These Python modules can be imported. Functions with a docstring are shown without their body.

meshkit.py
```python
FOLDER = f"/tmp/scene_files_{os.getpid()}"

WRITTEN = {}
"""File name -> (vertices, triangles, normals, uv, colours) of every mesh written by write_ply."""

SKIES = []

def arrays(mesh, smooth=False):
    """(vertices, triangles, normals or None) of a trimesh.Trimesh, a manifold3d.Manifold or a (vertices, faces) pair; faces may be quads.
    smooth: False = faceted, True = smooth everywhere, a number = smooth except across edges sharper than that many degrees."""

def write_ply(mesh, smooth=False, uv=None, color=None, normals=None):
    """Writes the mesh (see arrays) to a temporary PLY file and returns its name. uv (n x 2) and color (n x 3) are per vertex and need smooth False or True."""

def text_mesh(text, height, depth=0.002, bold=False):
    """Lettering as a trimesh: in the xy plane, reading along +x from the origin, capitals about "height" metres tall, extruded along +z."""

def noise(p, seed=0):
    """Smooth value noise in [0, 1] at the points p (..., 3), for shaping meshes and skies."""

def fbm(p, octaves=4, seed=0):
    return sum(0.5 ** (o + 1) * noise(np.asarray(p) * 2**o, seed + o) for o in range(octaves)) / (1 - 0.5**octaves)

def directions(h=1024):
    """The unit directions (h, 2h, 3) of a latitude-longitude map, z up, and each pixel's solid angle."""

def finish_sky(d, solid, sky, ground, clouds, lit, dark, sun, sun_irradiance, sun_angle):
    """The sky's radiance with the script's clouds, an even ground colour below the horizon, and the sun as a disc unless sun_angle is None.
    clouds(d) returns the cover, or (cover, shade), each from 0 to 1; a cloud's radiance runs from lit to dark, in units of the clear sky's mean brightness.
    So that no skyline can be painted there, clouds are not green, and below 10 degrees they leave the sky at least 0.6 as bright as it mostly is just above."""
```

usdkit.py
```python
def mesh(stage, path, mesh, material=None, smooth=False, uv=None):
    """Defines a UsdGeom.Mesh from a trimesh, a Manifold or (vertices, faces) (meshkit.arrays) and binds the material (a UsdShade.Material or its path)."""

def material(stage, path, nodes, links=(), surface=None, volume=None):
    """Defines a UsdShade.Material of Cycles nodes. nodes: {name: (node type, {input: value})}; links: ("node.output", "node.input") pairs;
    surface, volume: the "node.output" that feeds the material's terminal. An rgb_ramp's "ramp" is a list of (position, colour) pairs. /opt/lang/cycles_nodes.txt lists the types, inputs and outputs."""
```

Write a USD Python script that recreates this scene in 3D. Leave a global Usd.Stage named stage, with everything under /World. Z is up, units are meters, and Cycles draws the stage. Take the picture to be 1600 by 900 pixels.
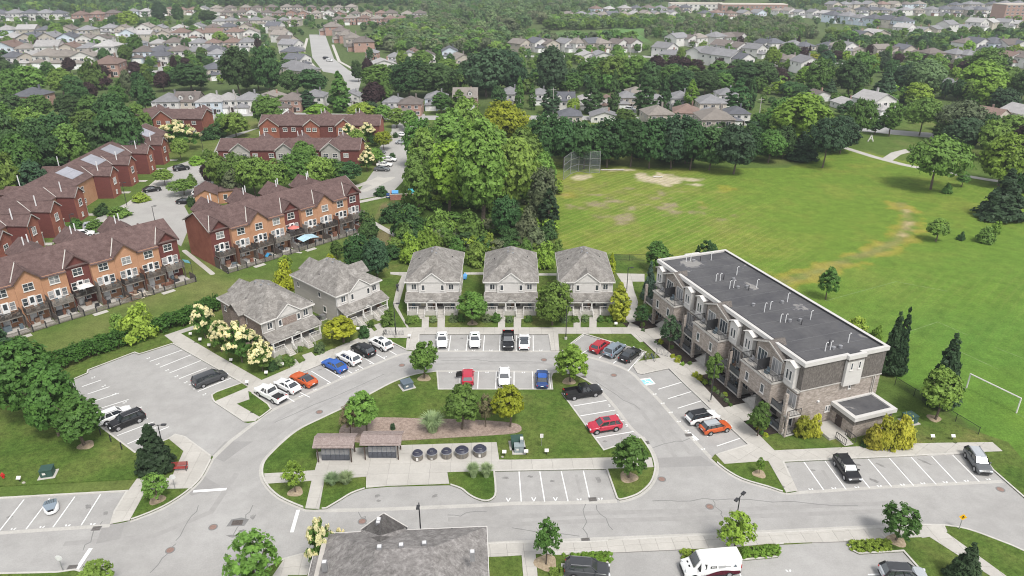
import math, random, numpy as np, trimesh, shapely, shapely.affinity, usdkit, meshkit, manifold3d
from shapely.geometry import Polygon, LineString, Point, MultiPolygon, box as sbox
from shapely.ops import unary_union
from pxr import Usd, UsdGeom, Gf, Sdf, UsdShade, UsdLux, Vt
random.seed(7)
RNG = np.random.default_rng(7)
stage = Usd.Stage.CreateInMemory()
UsdGeom.SetStageUpAxis(stage, 'Z'); UsdGeom.SetStageMetersPerUnit(stage, 1.0)
UsdGeom.Xform.Define(stage, '/World')
# ---------------------------------------------------------------- camera, sky, sun, exposure
F = 1150.0; PITCH = math.atan(523 / F); CAM_Z = math.cos(PITCH) / .01549
cam = UsdGeom.Camera.Define(stage, '/World/camera')
cam.CreateHorizontalApertureAttr(36.0); cam.CreateVerticalApertureAttr(20.25); cam.CreateFocalLengthAttr(36.0 * F / 1600)
cam.CreateClippingRangeAttr(Gf.Vec2f(1.0, 8000.0))
cam.AddTranslateOp().Set(Gf.Vec3d(0, 0, CAM_Z)); cam.AddRotateXOp().Set(90 - math.degrees(PITCH))
cam.CreateExposureAttr(0.88)
SUN_EL, SUN_AZ = math.radians(57), math.radians(150)   # azimuth clockwise from +y
usdkit.material(stage, '/World/Looks/sky', {"s": ("sky_texture", {"sky_type": "single_scattering", "sun_disc": False, "sun_elevation": SUN_EL, "sun_rotation": SUN_AZ, "aerosol_density": 2.5, "ozone_density": 1.0}),
    "h": ("hsv", {"saturation": .22}), "b": ("background_shader", {"strength": .12})}, [("s.color", "h.color"), ("h.color", "b.color")], surface="b.background")
dome = UsdLux.DomeLight.Define(stage, '/World/sky_light'); UsdShade.MaterialBindingAPI.Apply(dome.GetPrim()).Bind(UsdShade.Material.Get(stage, '/World/Looks/sky'))
sun = UsdLux.DistantLight.Define(stage, '/World/sun'); sun.CreateIntensityAttr(.4); sun.CreateAngleAttr(14.0); sun.CreateNormalizeAttr(True); sun.CreateColorAttr(Gf.Vec3f(1, .96, .9))
sun.AddRotateZOp().Set(-math.degrees(SUN_AZ)); sun.AddRotateXOp().Set(-(90 - math.degrees(SUN_EL)))

# ---------------------------------------------------------------- survey: a point of the aerial survey to its place on the plane z
def G(px, py, z=0.0):
    u = (px - 800) / F; v = (py - 450) / F
    d = (u, math.cos(PITCH) - v * math.sin(PITCH), -math.sin(PITCH) - v * math.cos(PITCH))
    t = (CAM_Z - z) / -d[2]
    return np.array([d[0] * t, d[1] * t])
def HT(px, py0, py1):
    y = G(px, py0)[1]; v = (py1 - 450) / F
    return CAM_Z + y * (-math.sin(PITCH) - v * math.cos(PITCH)) / (math.cos(PITCH) - v * math.sin(PITCH))
def PX(x, y, z=0.0):
    c, s = math.cos(PITCH), math.sin(PITCH); dz = z - CAM_Z
    Z = y * c - dz * s
    return 800 + F * x / Z, 450 + F * (-y * s - dz * c) / Z
def MPP(px, py):  # metres per survey unit across, at that ground point
    return 1 / (.01549 * (py + 73))
def GP(pts, z=0.0):
    return [tuple(G(*p, z)) for p in pts]
def poly(pts):
    return Polygon(GP(pts)).buffer(0)
def ang(a, b):
    a, b = G(*a), G(*b); return math.atan2(b[1] - a[1], b[0] - a[0])
def lin(r, g, b):
    f = lambda c: c / 12.92 if c <= .04045 else ((c + .055) / 1.055) ** 2.4
    return (f(r / 255), f(g / 255), f(b / 255))

# ---------------------------------------------------------------- mesh building
class MB:
    def __init__(s): s.v = []; s.f = []; s.n = 0
    def add(s, v, f):
        v = np.asarray(v, float).reshape(-1, 3); f = np.asarray(f, int)
        if f.shape[1] == 4: f = np.vstack([f[:, [0, 1, 2]], f[:, [0, 2, 3]]])
        s.v.append(v); s.f.append(f + s.n); s.n += len(v); return s
    def box(s, x0, y0, z0, x1, y1, z1):
        v = [(x, y, z) for z in (z0, z1) for x, y in ((x0, y0), (x1, y0), (x1, y1), (x0, y1))]
        return s.add(v, [(3, 2, 1, 0), (4, 5, 6, 7), (0, 1, 5, 4), (1, 2, 6, 5), (2, 3, 7, 6), (3, 0, 4, 7)])
    def cbox(s, cx, cy, z0, w, d, h, a=0):
        c, n = math.cos(a), math.sin(a); v = []
        for z in (z0, z0 + h):
            for x, y in ((-w / 2, -d / 2), (w / 2, -d / 2), (w / 2, d / 2), (-w / 2, d / 2)): v.append((cx + x * c - y * n, cy + x * n + y * c, z))
        return s.add(v, [(3, 2, 1, 0), (4, 5, 6, 7), (0, 1, 5, 4), (1, 2, 6, 5), (2, 3, 7, 6), (3, 0, 4, 7)])
    def bar(s, a, b, w, h=None):   # square bar between two points
        a, b = np.array(a, float), np.array(b, float); t = b - a; t /= np.linalg.norm(t) + 1e-9
        u = np.cross(t, (0, 0, 1.) if abs(t[2]) < .95 else (1., 0, 0)); u /= np.linalg.norm(u); w2 = np.cross(u, t)
        h = h or w; v = [p + sx * u * w / 2 + sz * w2 * h / 2 for p in (a, b) for sx, sz in ((-1, -1), (1, -1), (1, 1), (-1, 1))]
        return s.add(v, [(3, 2, 1, 0), (4, 5, 6, 7), (0, 1, 5, 4), (1, 2, 6, 5), (2, 3, 7, 6), (3, 0, 4, 7)])
    def tube(s, pts, radii, n=6):
        p = np.asarray(pts, float); r = np.broadcast_to(radii, (len(p),)); t = np.gradient(p, axis=0); t /= np.linalg.norm(t, axis=1, keepdims=True) + 1e-9
        a = np.cross(t, np.where(np.abs(t[:, 2:]) < .9, [0, 0, 1.], [1., 0, 0])); a /= np.linalg.norm(a, axis=1, keepdims=True) + 1e-9; b = np.cross(t, a)
        q = np.arange(n) * 2 * math.pi / n
        v = p[:, None] + r[:, None, None] * (np.cos(q)[None, :, None] * a[:, None] + np.sin(q)[None, :, None] * b[:, None])
        k = len(p); f = [(i * n + j, i * n + (j + 1) % n, (i + 1) * n + (j + 1) % n, (i + 1) * n + j) for i in range(k - 1) for j in range(n)]
        s.add(v.reshape(-1, 3), f)
        s.add(v[0], [(0, i + 1, i) for i in range(1, n - 1)]); s.add(v[-1], [(0, i, i + 1) for i in range(1, n - 1)]); return s
    def cyl(s, x, y, z0, z1, r0, r1=None, n=16):
        r1 = r0 if r1 is None else r1; q = np.arange(n) * 2 * math.pi / n
        lo = np.c_[x + r0 * np.cos(q), y + r0 * np.sin(q), np.full(n, z0)]; hi = np.c_[x + r1 * np.cos(q), y + r1 * np.sin(q), np.full(n, z1)]
        v = np.vstack([lo, hi, [(x, y, z0), (x, y, z1)]])
        f = [(i, (i + 1) % n, n + (i + 1) % n) for i in range(n)] + [(i, n + (i + 1) % n, n + i) for i in range(n)] + [(2 * n, (i + 1) % n, i) for i in range(n)] + [(2 * n + 1, n + i, n + (i + 1) % n) for i in range(n)]
        return s.add(v, f)
    def prism(s, pts, z0, z1):      # pts: ground polygon, counter-clockwise or not
        for pg in ([pts] if not isinstance(pts, (Polygon, MultiPolygon)) else [pts]):
            m = extrude(pg if isinstance(pg, (Polygon, MultiPolygon)) else Polygon(pg), z0, z1)
            if m is not None: s.add(*m)
        return s
    def slab(s, quad, th):   # four (or three) corners of a top face, thickness th downward
        q = np.asarray(quad, float); n = len(q); lo = q - (0, 0, th); v = np.vstack([q, lo])
        f = [(0, i, i + 1) for i in range(1, n - 1)] + [(n, n + i + 1, n + i) for i in range(1, n - 1)]
        for i in range(n): j = (i + 1) % n; f += [(i, n + i, n + j), (i, n + j, j)]
        return s.add(v, f)
    def ball(s, c, r, n=2):
        m = trimesh.creation.icosphere(n); return s.add(np.asarray(m.vertices) * np.asarray(r) + c, m.faces)
    def arr(s): return (np.vstack(s.v), np.vstack(s.f))
    def xf(s, m):
        s.v = [v @ np.asarray(m)[:3, :3].T + np.asarray(m)[:3, 3] for v in s.v]; return s
def extrude(pg, z0, z1):
    if pg.is_empty: return None
    rings = []
    for g in (pg.geoms if hasattr(pg, 'geoms') else [pg]):
        if g.geom_type != 'Polygon' or g.area < 1e-4: continue
        rings.append(np.asarray(g.exterior.coords)[:-1]); rings += [np.asarray(r.coords)[:-1] for r in g.interiors]
    if not rings: return None
    m = manifold3d.Manifold.extrude(manifold3d.CrossSection(rings, manifold3d.FillRule.EvenOdd), z1 - z0).translate((0, 0, z0)).to_mesh()
    return m.vert_properties[:, :3], m.tri_verts
def leaves(mb, cen, out, n_per, rad, size, rng, droop=0., aspect=1.6):
    """n_per small leaf faces about each clump centre, facing mostly outward."""
    k = len(cen); N = k * n_per
    d = rng.normal(size=(N, 3)); d /= np.linalg.norm(d, axis=1, keepdims=True); d[:, 2] = np.where(d[:, 2] < -.3, -d[:, 2] * .5, d[:, 2])
    c = np.repeat(cen, n_per, 0) + d * np.repeat(np.broadcast_to(rad, (k,)), n_per)[:, None] * (rng.random((N, 1)) ** .45)
    nrm = d * .9 + np.repeat(out, n_per, 0) * .8 + rng.normal(size=(N, 3)) * .55 + (0, 0, .25); nrm /= np.linalg.norm(nrm, axis=1, keepdims=True)
    t = np.cross(nrm, rng.normal(size=(N, 3))); t /= np.linalg.norm(t, axis=1, keepdims=True) + 1e-9; b = np.cross(nrm, t); b[:, 2] -= droop
    s = size * (.65 + .7 * rng.random((N, 1)))
    v = np.stack([c - t * s * aspect / 2, c + b * s / 2, c + t * s * aspect / 2, c - b * s / 2], 1).reshape(-1, 3)
    i = np.arange(N)[:, None] * 4; mb.add(v, np.hstack([i, i + 1, i + 2, i + 3])); return mb
O1 = 'first second third fourth fifth sixth seventh eighth ninth tenth eleventh twelfth thirteenth fourteenth fifteenth sixteenth seventeenth eighteenth nineteenth'.split(); ORD = O1 + [a + b for a, c in (('twenty', 'twentieth'), ('thirty', 'thirtieth'), ('forty', 'fortieth')) for b in [None] + O1[:9] for a, b in [(c, '') if b is None else (a, '-' + b)]]
NAMES = {}
def numbered(parent, name):
    k = (parent, name); n = NAMES.get(k, 0); NAMES[k] = n + 1
    return f'{parent}/{name}' + (f'_{n:03d}' if n else '')
def tag(p, label=None, cat=None, group=None, kind=None):
    p = p.GetPrim() if hasattr(p, 'GetPrim') else p
    for k, v in (('label', label), ('category', cat), ('group', group), ('kind', kind)):
        if v: p.SetCustomDataByKey(k, v)
    return p
def matrix(x=0, y=0, z=0, rz=0, s=(1, 1, 1)):
    c, n = math.cos(rz), math.sin(rz)
    return Gf.Matrix4d(c * s[0], n * s[0], 0, 0, -n * s[1], c * s[1], 0, 0, 0, 0, s[2], 0, x, y, z, 1)
def thing(name, label, cat, x=0, y=0, z=0, rz=0, group=None, s=(1, 1, 1)):
    p = UsdGeom.Xform.Define(stage, numbered('/World', name)); p.MakeMatrixXform().Set(matrix(x, y, z, rz, s))
    tag(p, label, cat, group); return str(p.GetPath())
def bind(m, mat):
    if mat: UsdShade.MaterialBindingAPI.Apply(m.GetPrim()); m.GetPrim().CreateRelationship('material:binding').SetTargets(['/World/Looks/' + mat])
def part(parent, name, mb, mat, label=None, kind=None, smooth=False):
    if isinstance(mb, MB):
        if not mb.v: return None
        mb = mb.arr()
    m = usdkit.mesh(stage, numbered(parent, name), mb, None, smooth); bind(m, mat)
    tag(m, label, kind=kind); return str(m.GetPath())
def top(name, mb, mat, label=None, cat=None, group=None, kind=None, smooth=False):
    m = usdkit.mesh(stage, numbered('/World', name), mb.arr() if isinstance(mb, MB) else mb, None, smooth); bind(m, mat)
    tag(m, label, cat, group, kind); return str(m.GetPath())
def proto(name):
    p = stage.CreateClassPrim('/World/prototype_' + name); p.SetTypeName('Xform'); return str(p.GetPath())
def copy(pro, name, label, cat, x, y, z=0, rz=0, s=(1, 1, 1), group=None, leafmat=None):
    p = UsdGeom.Xform.Define(stage, numbered('/World', name)); p.GetPrim().GetReferences().AddInternalReference(pro); p.GetPrim().SetInstanceable(True)
    p.MakeMatrixXform().Set(matrix(x, y, z, rz, s)); tag(p, label, cat, group)
    bind(p, leafmat)
    return str(p.GetPath())

# ---------------------------------------------------------------- materials
def MAT(name, stops, scale=1.0, detail=4, rough=.85, spec=.3, second=None, rand=0, hue=0, stretch=None, bump=0, bscale=None, metal=0, coat=0, dist=0, attr=None, trans=0, obj=False):
    """stops: one colour or a ramp driven by noise; second=(scale, amount) is a finer brightness noise; rand varies brightness from copy to copy."""
    n = {"g": ("geometry", {}), "p": ("principled_bsdf", {"roughness": rough, "specular_ior_level": spec, "metallic": metal, "coat_weight": coat})}; l = []
    pos = "g.position"
    if obj: n["tc"] = ("texture_coordinate", {}); pos = "tc.object"
    if stretch: n["m"] = ("mapping", {"scale": stretch}); l.append((pos, "m.vector")); pos = "m.vector"
    if attr: n["a"] = ("attribute", {"attribute": "displayColor"}); col = "a.color"
    elif len(stops) == 1: n["c"] = ("mix", {"fac": 0., "color1": stops[0][1] if np.ndim(stops[0][-1]) else stops[0], "color2": (0, 0, 0)}); col = "c.color"
    else:
        n["n"] = ("noise_texture", {"scale": scale, "detail": detail, "roughness": .6, "distortion": dist}); n["r"] = ("rgb_ramp", {"ramp": stops}); l += [(pos, "n.vector"), ("n.fac", "r.fac")]; col = "r.color"
    k = 0
    for sc, am in (second if isinstance(second, list) else [second] if second else []):
        a, b, c = f"n2{k}", f"mr{k}", f"mx{k}"; k += 1
        n[a] = ("noise_texture", {"scale": sc, "detail": 3, "roughness": .65}); n[b] = ("map_range", {"from_min": .25, "from_max": .75, "to_min": 1 - am, "to_max": 1 + am}); n[c] = ("mix", {"mix_type": "multiply", "fac": 1.})
        l += [(pos, a + ".vector"), (a + ".fac", b + ".value"), (col, c + ".color1"), (b + ".result", c + ".color2")]; col = c + ".color"
    if rand or hue:
        n["o"] = ("object_info", {}); n["mv"] = ("map_range", {"from_min": 0., "from_max": 1., "to_min": 1 - rand, "to_max": 1 + rand}); n["mh"] = ("map_range", {"from_min": 0., "from_max": 1., "to_min": .5 - hue, "to_max": .5 + hue})
        n["w"] = ("white_noise_texture", {"dimensions": "1D"}); n["hs"] = ("hsv", {"saturation": 1.})
        l += [("o.random", "mv.value"), ("o.random", "w.w"), ("w.value", "mh.value"), ("mv.result", "hs.value"), ("mh.result", "hs.hue"), (col, "hs.color")]; col = "hs.color"
    l.append((col, "p.base_color")); out = "p.BSDF"
    if bump:
        n["bn"] = ("noise_texture", {"scale": bscale or scale * 4, "detail": 4}); n["bp"] = ("bump", {"strength": bump, "distance": .05}); l += [(pos, "bn.vector"), ("bn.fac", "bp.height"), ("bp.normal", "p.normal")]
    if trans:
        n["t"] = ("translucent_bsdf", {}); n["mc"] = ("mix_closure", {"fac": trans}); l += [(col, "t.color"), ("p.BSDF", "mc.closure1"), ("t.BSDF", "mc.closure2")]; out = "mc.closure"
    usdkit.material(stage, '/World/Looks/' + name, n, l, surface=out)
def D(c, k): return tuple(min(1, x * k) for x in c)
def two(c, a=.85, b=1.15): return [(.3, D(c, a)), (.7, D(c, b))]
def leaf(name, c, rand=.24, hue=.018):
    c = np.array(c) * (1.24, 1.24, 1.16); MAT(name, [(.28, tuple(c * .72)), (.5, tuple(c)), (.72, tuple(c * np.array((1.35, 1.28, 1.2))))], scale=.55, detail=3, rough=.6, spec=.25, rand=rand, hue=hue, trans=.28, second=(3.5, .25))
# ================================================================ SETTING: ground, roads, pavements, lawns
MAT('asphalt', [(.3, (.285, .277, .266)), (.5, (.318, .31, .298)), (.72, (.345, .337, .325))], scale=.13, detail=7, rough=.9, second=[(7, .08), (.5, .09), (.04, .06)])
MAT('oil', [(.3, (.16, .155, .15)), (.7, (.25, .243, .235))], scale=2.2, detail=5, rough=.8)
MAT('tyre_mark', [(.3, (.272, .264, .254)), (.7, (.318, .309, .298))], scale=1.2, detail=5, rough=.85)
MAT('old_asphalt', [(.3, (.21, .205, .2)), (.7, (.27, .265, .26))], scale=.2, detail=6, rough=.9, second=(5, .08))
MAT('patch_asphalt', [(.3, (.25, .243, .235)), (.7, (.285, .277, .268))], scale=.4, detail=6, rough=.9, second=(5, .08))
MAT('tar', [(.3, (.15, .148, .145)), (.7, (.2, .197, .193))], scale=1, rough=.7)
MAT('concrete', [(.3, (.375, .357, .327)), (.7, (.45, .43, .395))], scale=.3, detail=6, rough=.9, second=(4, .06), rand=.035)
MAT('kerb', [(.3, (.42, .405, .375)), (.7, (.49, .473, .44))], scale=.5, detail=6, rough=.9, second=(4, .08))
MAT('gutter', [(.3, (.375, .36, .335)), (.7, (.44, .424, .395))], scale=.5, detail=6, rough=.9, second=(4, .08))
MAT('joint', [(.16, .155, .15)], rough=.95)
MAT('lawn', [(.27, (.046, .09, .016)), (.44, (.07, .115, .022)), (.60, (.10, .13, .032)), (.78, (.18, .165, .06))], scale=.12, detail=7, rough=.95, spec=.1, second=[(.5, .14), (1.6, .34), (6, .34)], bump=.8, bscale=9)
usdkit.material(stage, '/World/Looks/ground_mat', {"g": ("geometry", {}), "a": ("attribute", {"attribute": "displayColor"}), "s": ("attribute", {"attribute": "stripe"}), "m": ("mapping", {"rotation": (0, 0, math.radians(-136))}), "w": ("wave_texture", {"scale": .2, "distortion": 2.5, "detail": 4, "detail_scale": .35}),
    "r": ("rgb_ramp", {"ramp": [(.62, (0, 0, 0)), (.95, (1, 1, 1))]}), "ml": ("math", {"math_type": "multiply"}), "n1": ("noise_texture", {"scale": .45, "detail": 5, "roughness": .65}), "n2": ("noise_texture", {"scale": 3.2, "detail": 4, "roughness": .7}), "q1": ("map_range", {"from_min": .3, "from_max": .7, "to_min": .8, "to_max": 1.2}), "q2": ("map_range", {"from_min": .3, "from_max": .7, "to_min": .72, "to_max": 1.28}),
    "x1": ("mix", {"mix_type": "multiply", "fac": 1.}), "x2": ("mix", {"mix_type": "multiply", "fac": 1.}), "x3": ("mix", {"color2": (.24, .25, .075)}), "p": ("principled_bsdf", {"roughness": .95, "specular_ior_level": .1}), "b": ("bump", {"strength": .6, "distance": .06})},
    [("g.position", "m.vector"), ("m.vector", "w.vector"), ("w.fac", "r.fac"), ("r.color", "ml.value1"), ("s.fac", "ml.value2"), ("g.position", "n1.vector"), ("g.position", "n2.vector"), ("n1.fac", "q1.value"), ("n2.fac", "q2.value"), ("a.color", "x3.color1"), ("ml.value", "x3.fac"), ("x3.color", "x1.color1"), ("q1.result", "x1.color2"), ("x1.color", "x2.color1"), ("q2.result", "x2.color2"), ("x2.color", "p.base_color"), ("n2.fac", "b.height"), ("b.normal", "p.normal")], surface="p.BSDF")
MAT('mulch', [(.3, (.21, .155, .125)), (.7, (.36, .285, .24))], scale=2.5, detail=6, rough=1, second=(9, .3), bump=1, bscale=14)
MAT('dark_soil', [(.3, (.018, .014, .012)), (.7, (.045, .034, .028))], scale=3, rough=1, second=(9, .4), bump=1, bscale=14)
MAT('line_white', [(.3, (.62, .62, .61)), (.7, (.8, .8, .79))], scale=2.5, detail=6, rough=.8)
MAT('line_blue', [(.25, .55, .85)], rough=.8)
MAT('iron', [(.3, (.05, .045, .04)), (.7, (.12, .1, .09))], scale=6, rough=.7)
MAT('rust_iron', [(.3, (.19, .12, .1)), (.7, (.27, .18, .15))], scale=4, rough=.8)
# one terrain sheet; its own colours (grass kinds, bare earth, clover) are stored per vertex
FIELD = poly([(845, 252), (1010, 262), (1230, 262), (1330, 232), (1460, 262), (1600, 300), (1900, 330), (2100, 900), (1700, 830), (1562, 700), (1535, 676), (1385, 580), (1300, 590), (1020, 412), (985, 400), (870, 388), (858, 330)])
MEADOW = poly([(850, 66), (900, 48), (1010, 46), (1010, 58), (960, 64), (880, 72)])
def vnoise(x, y, s, seed, oct=4):
    p = np.c_[x * s + seed * 17.3, y * s - seed * 9.1, np.full(len(x), seed * 3.7)]
    return meshkit.fbm(p, octaves=oct) if 'octaves' in meshkit.fbm.__code__.co_varnames else meshkit.fbm(p)
def ground_sheet():
    def axis(lo, hi, step, far_lo, far_hi):
        a = list(np.arange(lo, hi + step, step)); d = step
        while a[-1] < far_hi: d *= 1.18; a.append(a[-1] + d)
        d = step
        while a[0] > far_lo: d *= 1.18; a.insert(0, a[0] - d)
        return np.array(a)
    X = axis(-130, 190, .8, -2600, 2600); Y = axis(60, 270, .8, -60, 3400)
    gx, gy = np.meshgrid(X, Y); x, y = gx.ravel(), gy.ravel(); n = len(x)
    n1, n2, n3 = vnoise(x, y, .02, 1), vnoise(x, y, .09, 2), vnoise(x, y, .35, 3)
    nz = lambda a: (a - a.mean()) / (a.std() + 1e-9)
    n1, n2, n3 = nz(n1), nz(n2), nz(n3)
    mix = lambda a, b, t: a + (np.asarray(b) - a) * np.clip(t, 0, 1)[:, None]
    c = np.tile((.08, .125, .027), (n, 1)).astype(float)
    c = mix(c, (.14, .155, .05), .14 + .25 * n1 + .25 * n2)
    far = np.clip((y - 280) / 60, 0, 1); c = mix(c, (.075, .105, .04), far * .8)
    f = shapely.contains_xy(FIELD, x, y).astype(float)
    fld = np.tile((.112, .178, .025), (n, 1)).astype(float)
    fld = mix(fld, (.172, .195, .037), .33 + .22 * n1 + .22 * n2 + .12 * n3)
    low = np.clip((150 - y + (x - 60) * .45) / 55, 0, 1)           # lusher grass of the lower pitch
    fld = mix(fld, (.078, .165, .026), low * (.85 + .12 * n2))
    st = np.sin((x * -.72 + y * .69) * 2 * math.pi / 7.0)
    fld *= (1 + .075 * (st * (.6 + .4 * np.clip(n1, -1, 1))))[:, None]
    def spot(px, py, rx, ry, soft=.35):
        gx0, gy0 = G(px, py); ex = abs(G(px + rx, py)[0] - gx0); ey = abs(G(px, py - ry)[1] - G(px, py + ry)[1]) / 2
        r = np.hypot((x - gx0) / ex, (y - gy0) / ey); return np.clip((1 - r) / soft + .5 * n3 + .3 * n2, 0, 1) * (r < 1.5)
    ring = lambda px, py, rx, ry: spot(px, py, rx, ry)
    fld = mix(fld, (.16, .155, .06), spot(1000, 325, 135, 38, .9) * .5)                     # worn outfield
    fld = mix(fld, (.24, .2, .13), spot(1000, 322, 100, 22, .8) * np.clip(n3 * .8, 0, 1) * .9)
    for a in ((1040, 281, 62, 9), (1012, 277, 28, 9), (908, 277, 15, 5), (1085, 288, 30, 4), (965, 265.5, 32, 2.0)):
        fld = mix(fld, (.43, .37, .27), spot(*a, .5) * .9)
    for a in ((890, 306, 12, 7), (1128, 291, 14, 7), (1110, 318, 22, 9)): fld = mix(fld, (.27, .225, .03), spot(*a, .9) * .5)
    arc = LineString(GP([(1408, 318), (1422, 340), (1418, 358), (1405, 374), (1380, 388), (1345, 400), (1310, 412), (1270, 428), (1225, 440), (1180, 446)]))
    near = (x > 40) & (x < 110) & (y > 110) & (y < 240); dd = np.full(n, 99.); dd[near] = shapely.distance(shapely.points(x[near], y[near]), arc)
    fld = mix(fld, (.21, .185, .075), np.clip(1.25 - dd / 2.3 + .35 * n3, 0, 1) * .65)
    fld = mix(fld, (.30, .235, .03), np.clip(1 - np.abs(dd - 2.2) / 1.4 + .6 * n3, 0, 1) * (dd < 9) * .42)
    fld = mix(fld, (.36, .29, .16), np.clip(1 - dd / 1.5, 0, 1) * np.clip(.5 + n3, 0, 1) * ((x - G(1432, 350)[0]) ** 2 + (y - G(1432, 350)[1]) ** 2 < 130))
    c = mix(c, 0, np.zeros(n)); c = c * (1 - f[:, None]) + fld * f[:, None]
    m = shapely.contains_xy(MEADOW, x, y); c[m] = (.10, .19, .06)
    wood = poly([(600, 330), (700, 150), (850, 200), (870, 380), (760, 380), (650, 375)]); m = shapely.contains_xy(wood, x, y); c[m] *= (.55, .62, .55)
    strip = poly([(560, 380), (610, 300), (640, 345), (600, 390)]); m = shapely.contains_xy(strip, x, y); c = mix(c, (.16, .13, .07), m * np.clip(.35 + .5 * n2, 0, .8))
    nx, ny = len(X), len(Y); i, j = np.meshgrid(np.arange(nx - 1), np.arange(ny - 1)); a = (j * nx + i).ravel()
    fq = np.c_[a, a + 1, a + nx + 1, a + nx]
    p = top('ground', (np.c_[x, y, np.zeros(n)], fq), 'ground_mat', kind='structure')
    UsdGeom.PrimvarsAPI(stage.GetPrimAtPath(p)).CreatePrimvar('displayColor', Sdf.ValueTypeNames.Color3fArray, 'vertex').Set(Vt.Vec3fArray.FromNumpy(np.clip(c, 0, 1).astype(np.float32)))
    sv = f * np.clip((1 - .75 * low) * .3 * (.6 + .5 * n1), 0, .45) * np.clip((y - 90) / 25, .2, 1); UsdGeom.PrimvarsAPI(stage.GetPrimAtPath(p)).CreatePrimvar('stripe', Sdf.ValueTypeNames.FloatArray, 'vertex').Set(Vt.FloatArray.FromNumpy(sv.astype(np.float32)))
ground_sheet()

def smooth_line(pts, n=6):   # rounded polyline through survey points (Catmull-Rom)
    p = np.array(pts, float); out = []
    for i in range(len(p) - 1):
        a, b, c, d = p[max(i - 1, 0)], p[i], p[i + 1], p[min(i + 2, len(p) - 1)]
        for k in range(n):
            t = k / n; out.append(.5 * (2 * b + (c - a) * t + (2 * a - 5 * b + 4 * c - d) * t * t + (3 * b - a - 3 * c + d) * t ** 3))
    return [tuple(q) for q in out] + [tuple(p[-1])]
SITE = poly([(-420, 1150), (-420, 640), (75, 592), (270, 500), (330, 470), (560, 395), (800, 392), (990, 400), (1015, 425), (1120, 560), (1240, 660), (1420, 640), (1575, 692), (1640, 770), (2000, 960), (2000, 1150)])
lot_left = poly([(75, 605), (110, 596), (138, 584)] + [(139, 579), (210, 552), (217, 554.5), (226, 552), (270, 538), (377, 599), (338, 613), (330, 618), (331, 624), (334, 629), (368, 651), (381, 660), (400, 664), (420, 700), (340, 720), (331, 713), (290, 683), (274, 679), (263, 686), (226, 702), (212, 707)])
outer = [(-300, 792), (0, 780), (197, 769), (178, 800), (172, 820)] + smooth_line([(172, 820), (203, 814), (247, 797), (276, 781), (299, 764), (316, 746), (332, 716)], 4) + [(345, 700), (385, 662)] + \
    [(399, 659), (412, 650), (425, 640), (420, 632), (396, 615), (476, 581), (540, 554), (600, 530), (634, 547.5), (645, 549), (655, 548), (655.5, 523.7), (857, 523.7), (861, 549), (880, 549), (897, 551), (905, 552), (893, 538), (903, 530), (912.7, 523), (960, 537), (1008, 551), (989, 573), (996, 584), (1003, 586), (1016, 583), (1045, 577), (1065, 597), (1168, 695.5), (1117, 711)] + \
    smooth_line([(1112, 717), (1132, 734), (1160, 750), (1200, 762), (1227, 770.5), (1246, 768)], 3) + [(1225, 723), (1502, 710), (1530, 708.5), (1550, 735), (1600, 779), (1800, 950), (2000, 1100), (2000, 1150), (-300, 1150)]
loop = poly(outer)
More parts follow.
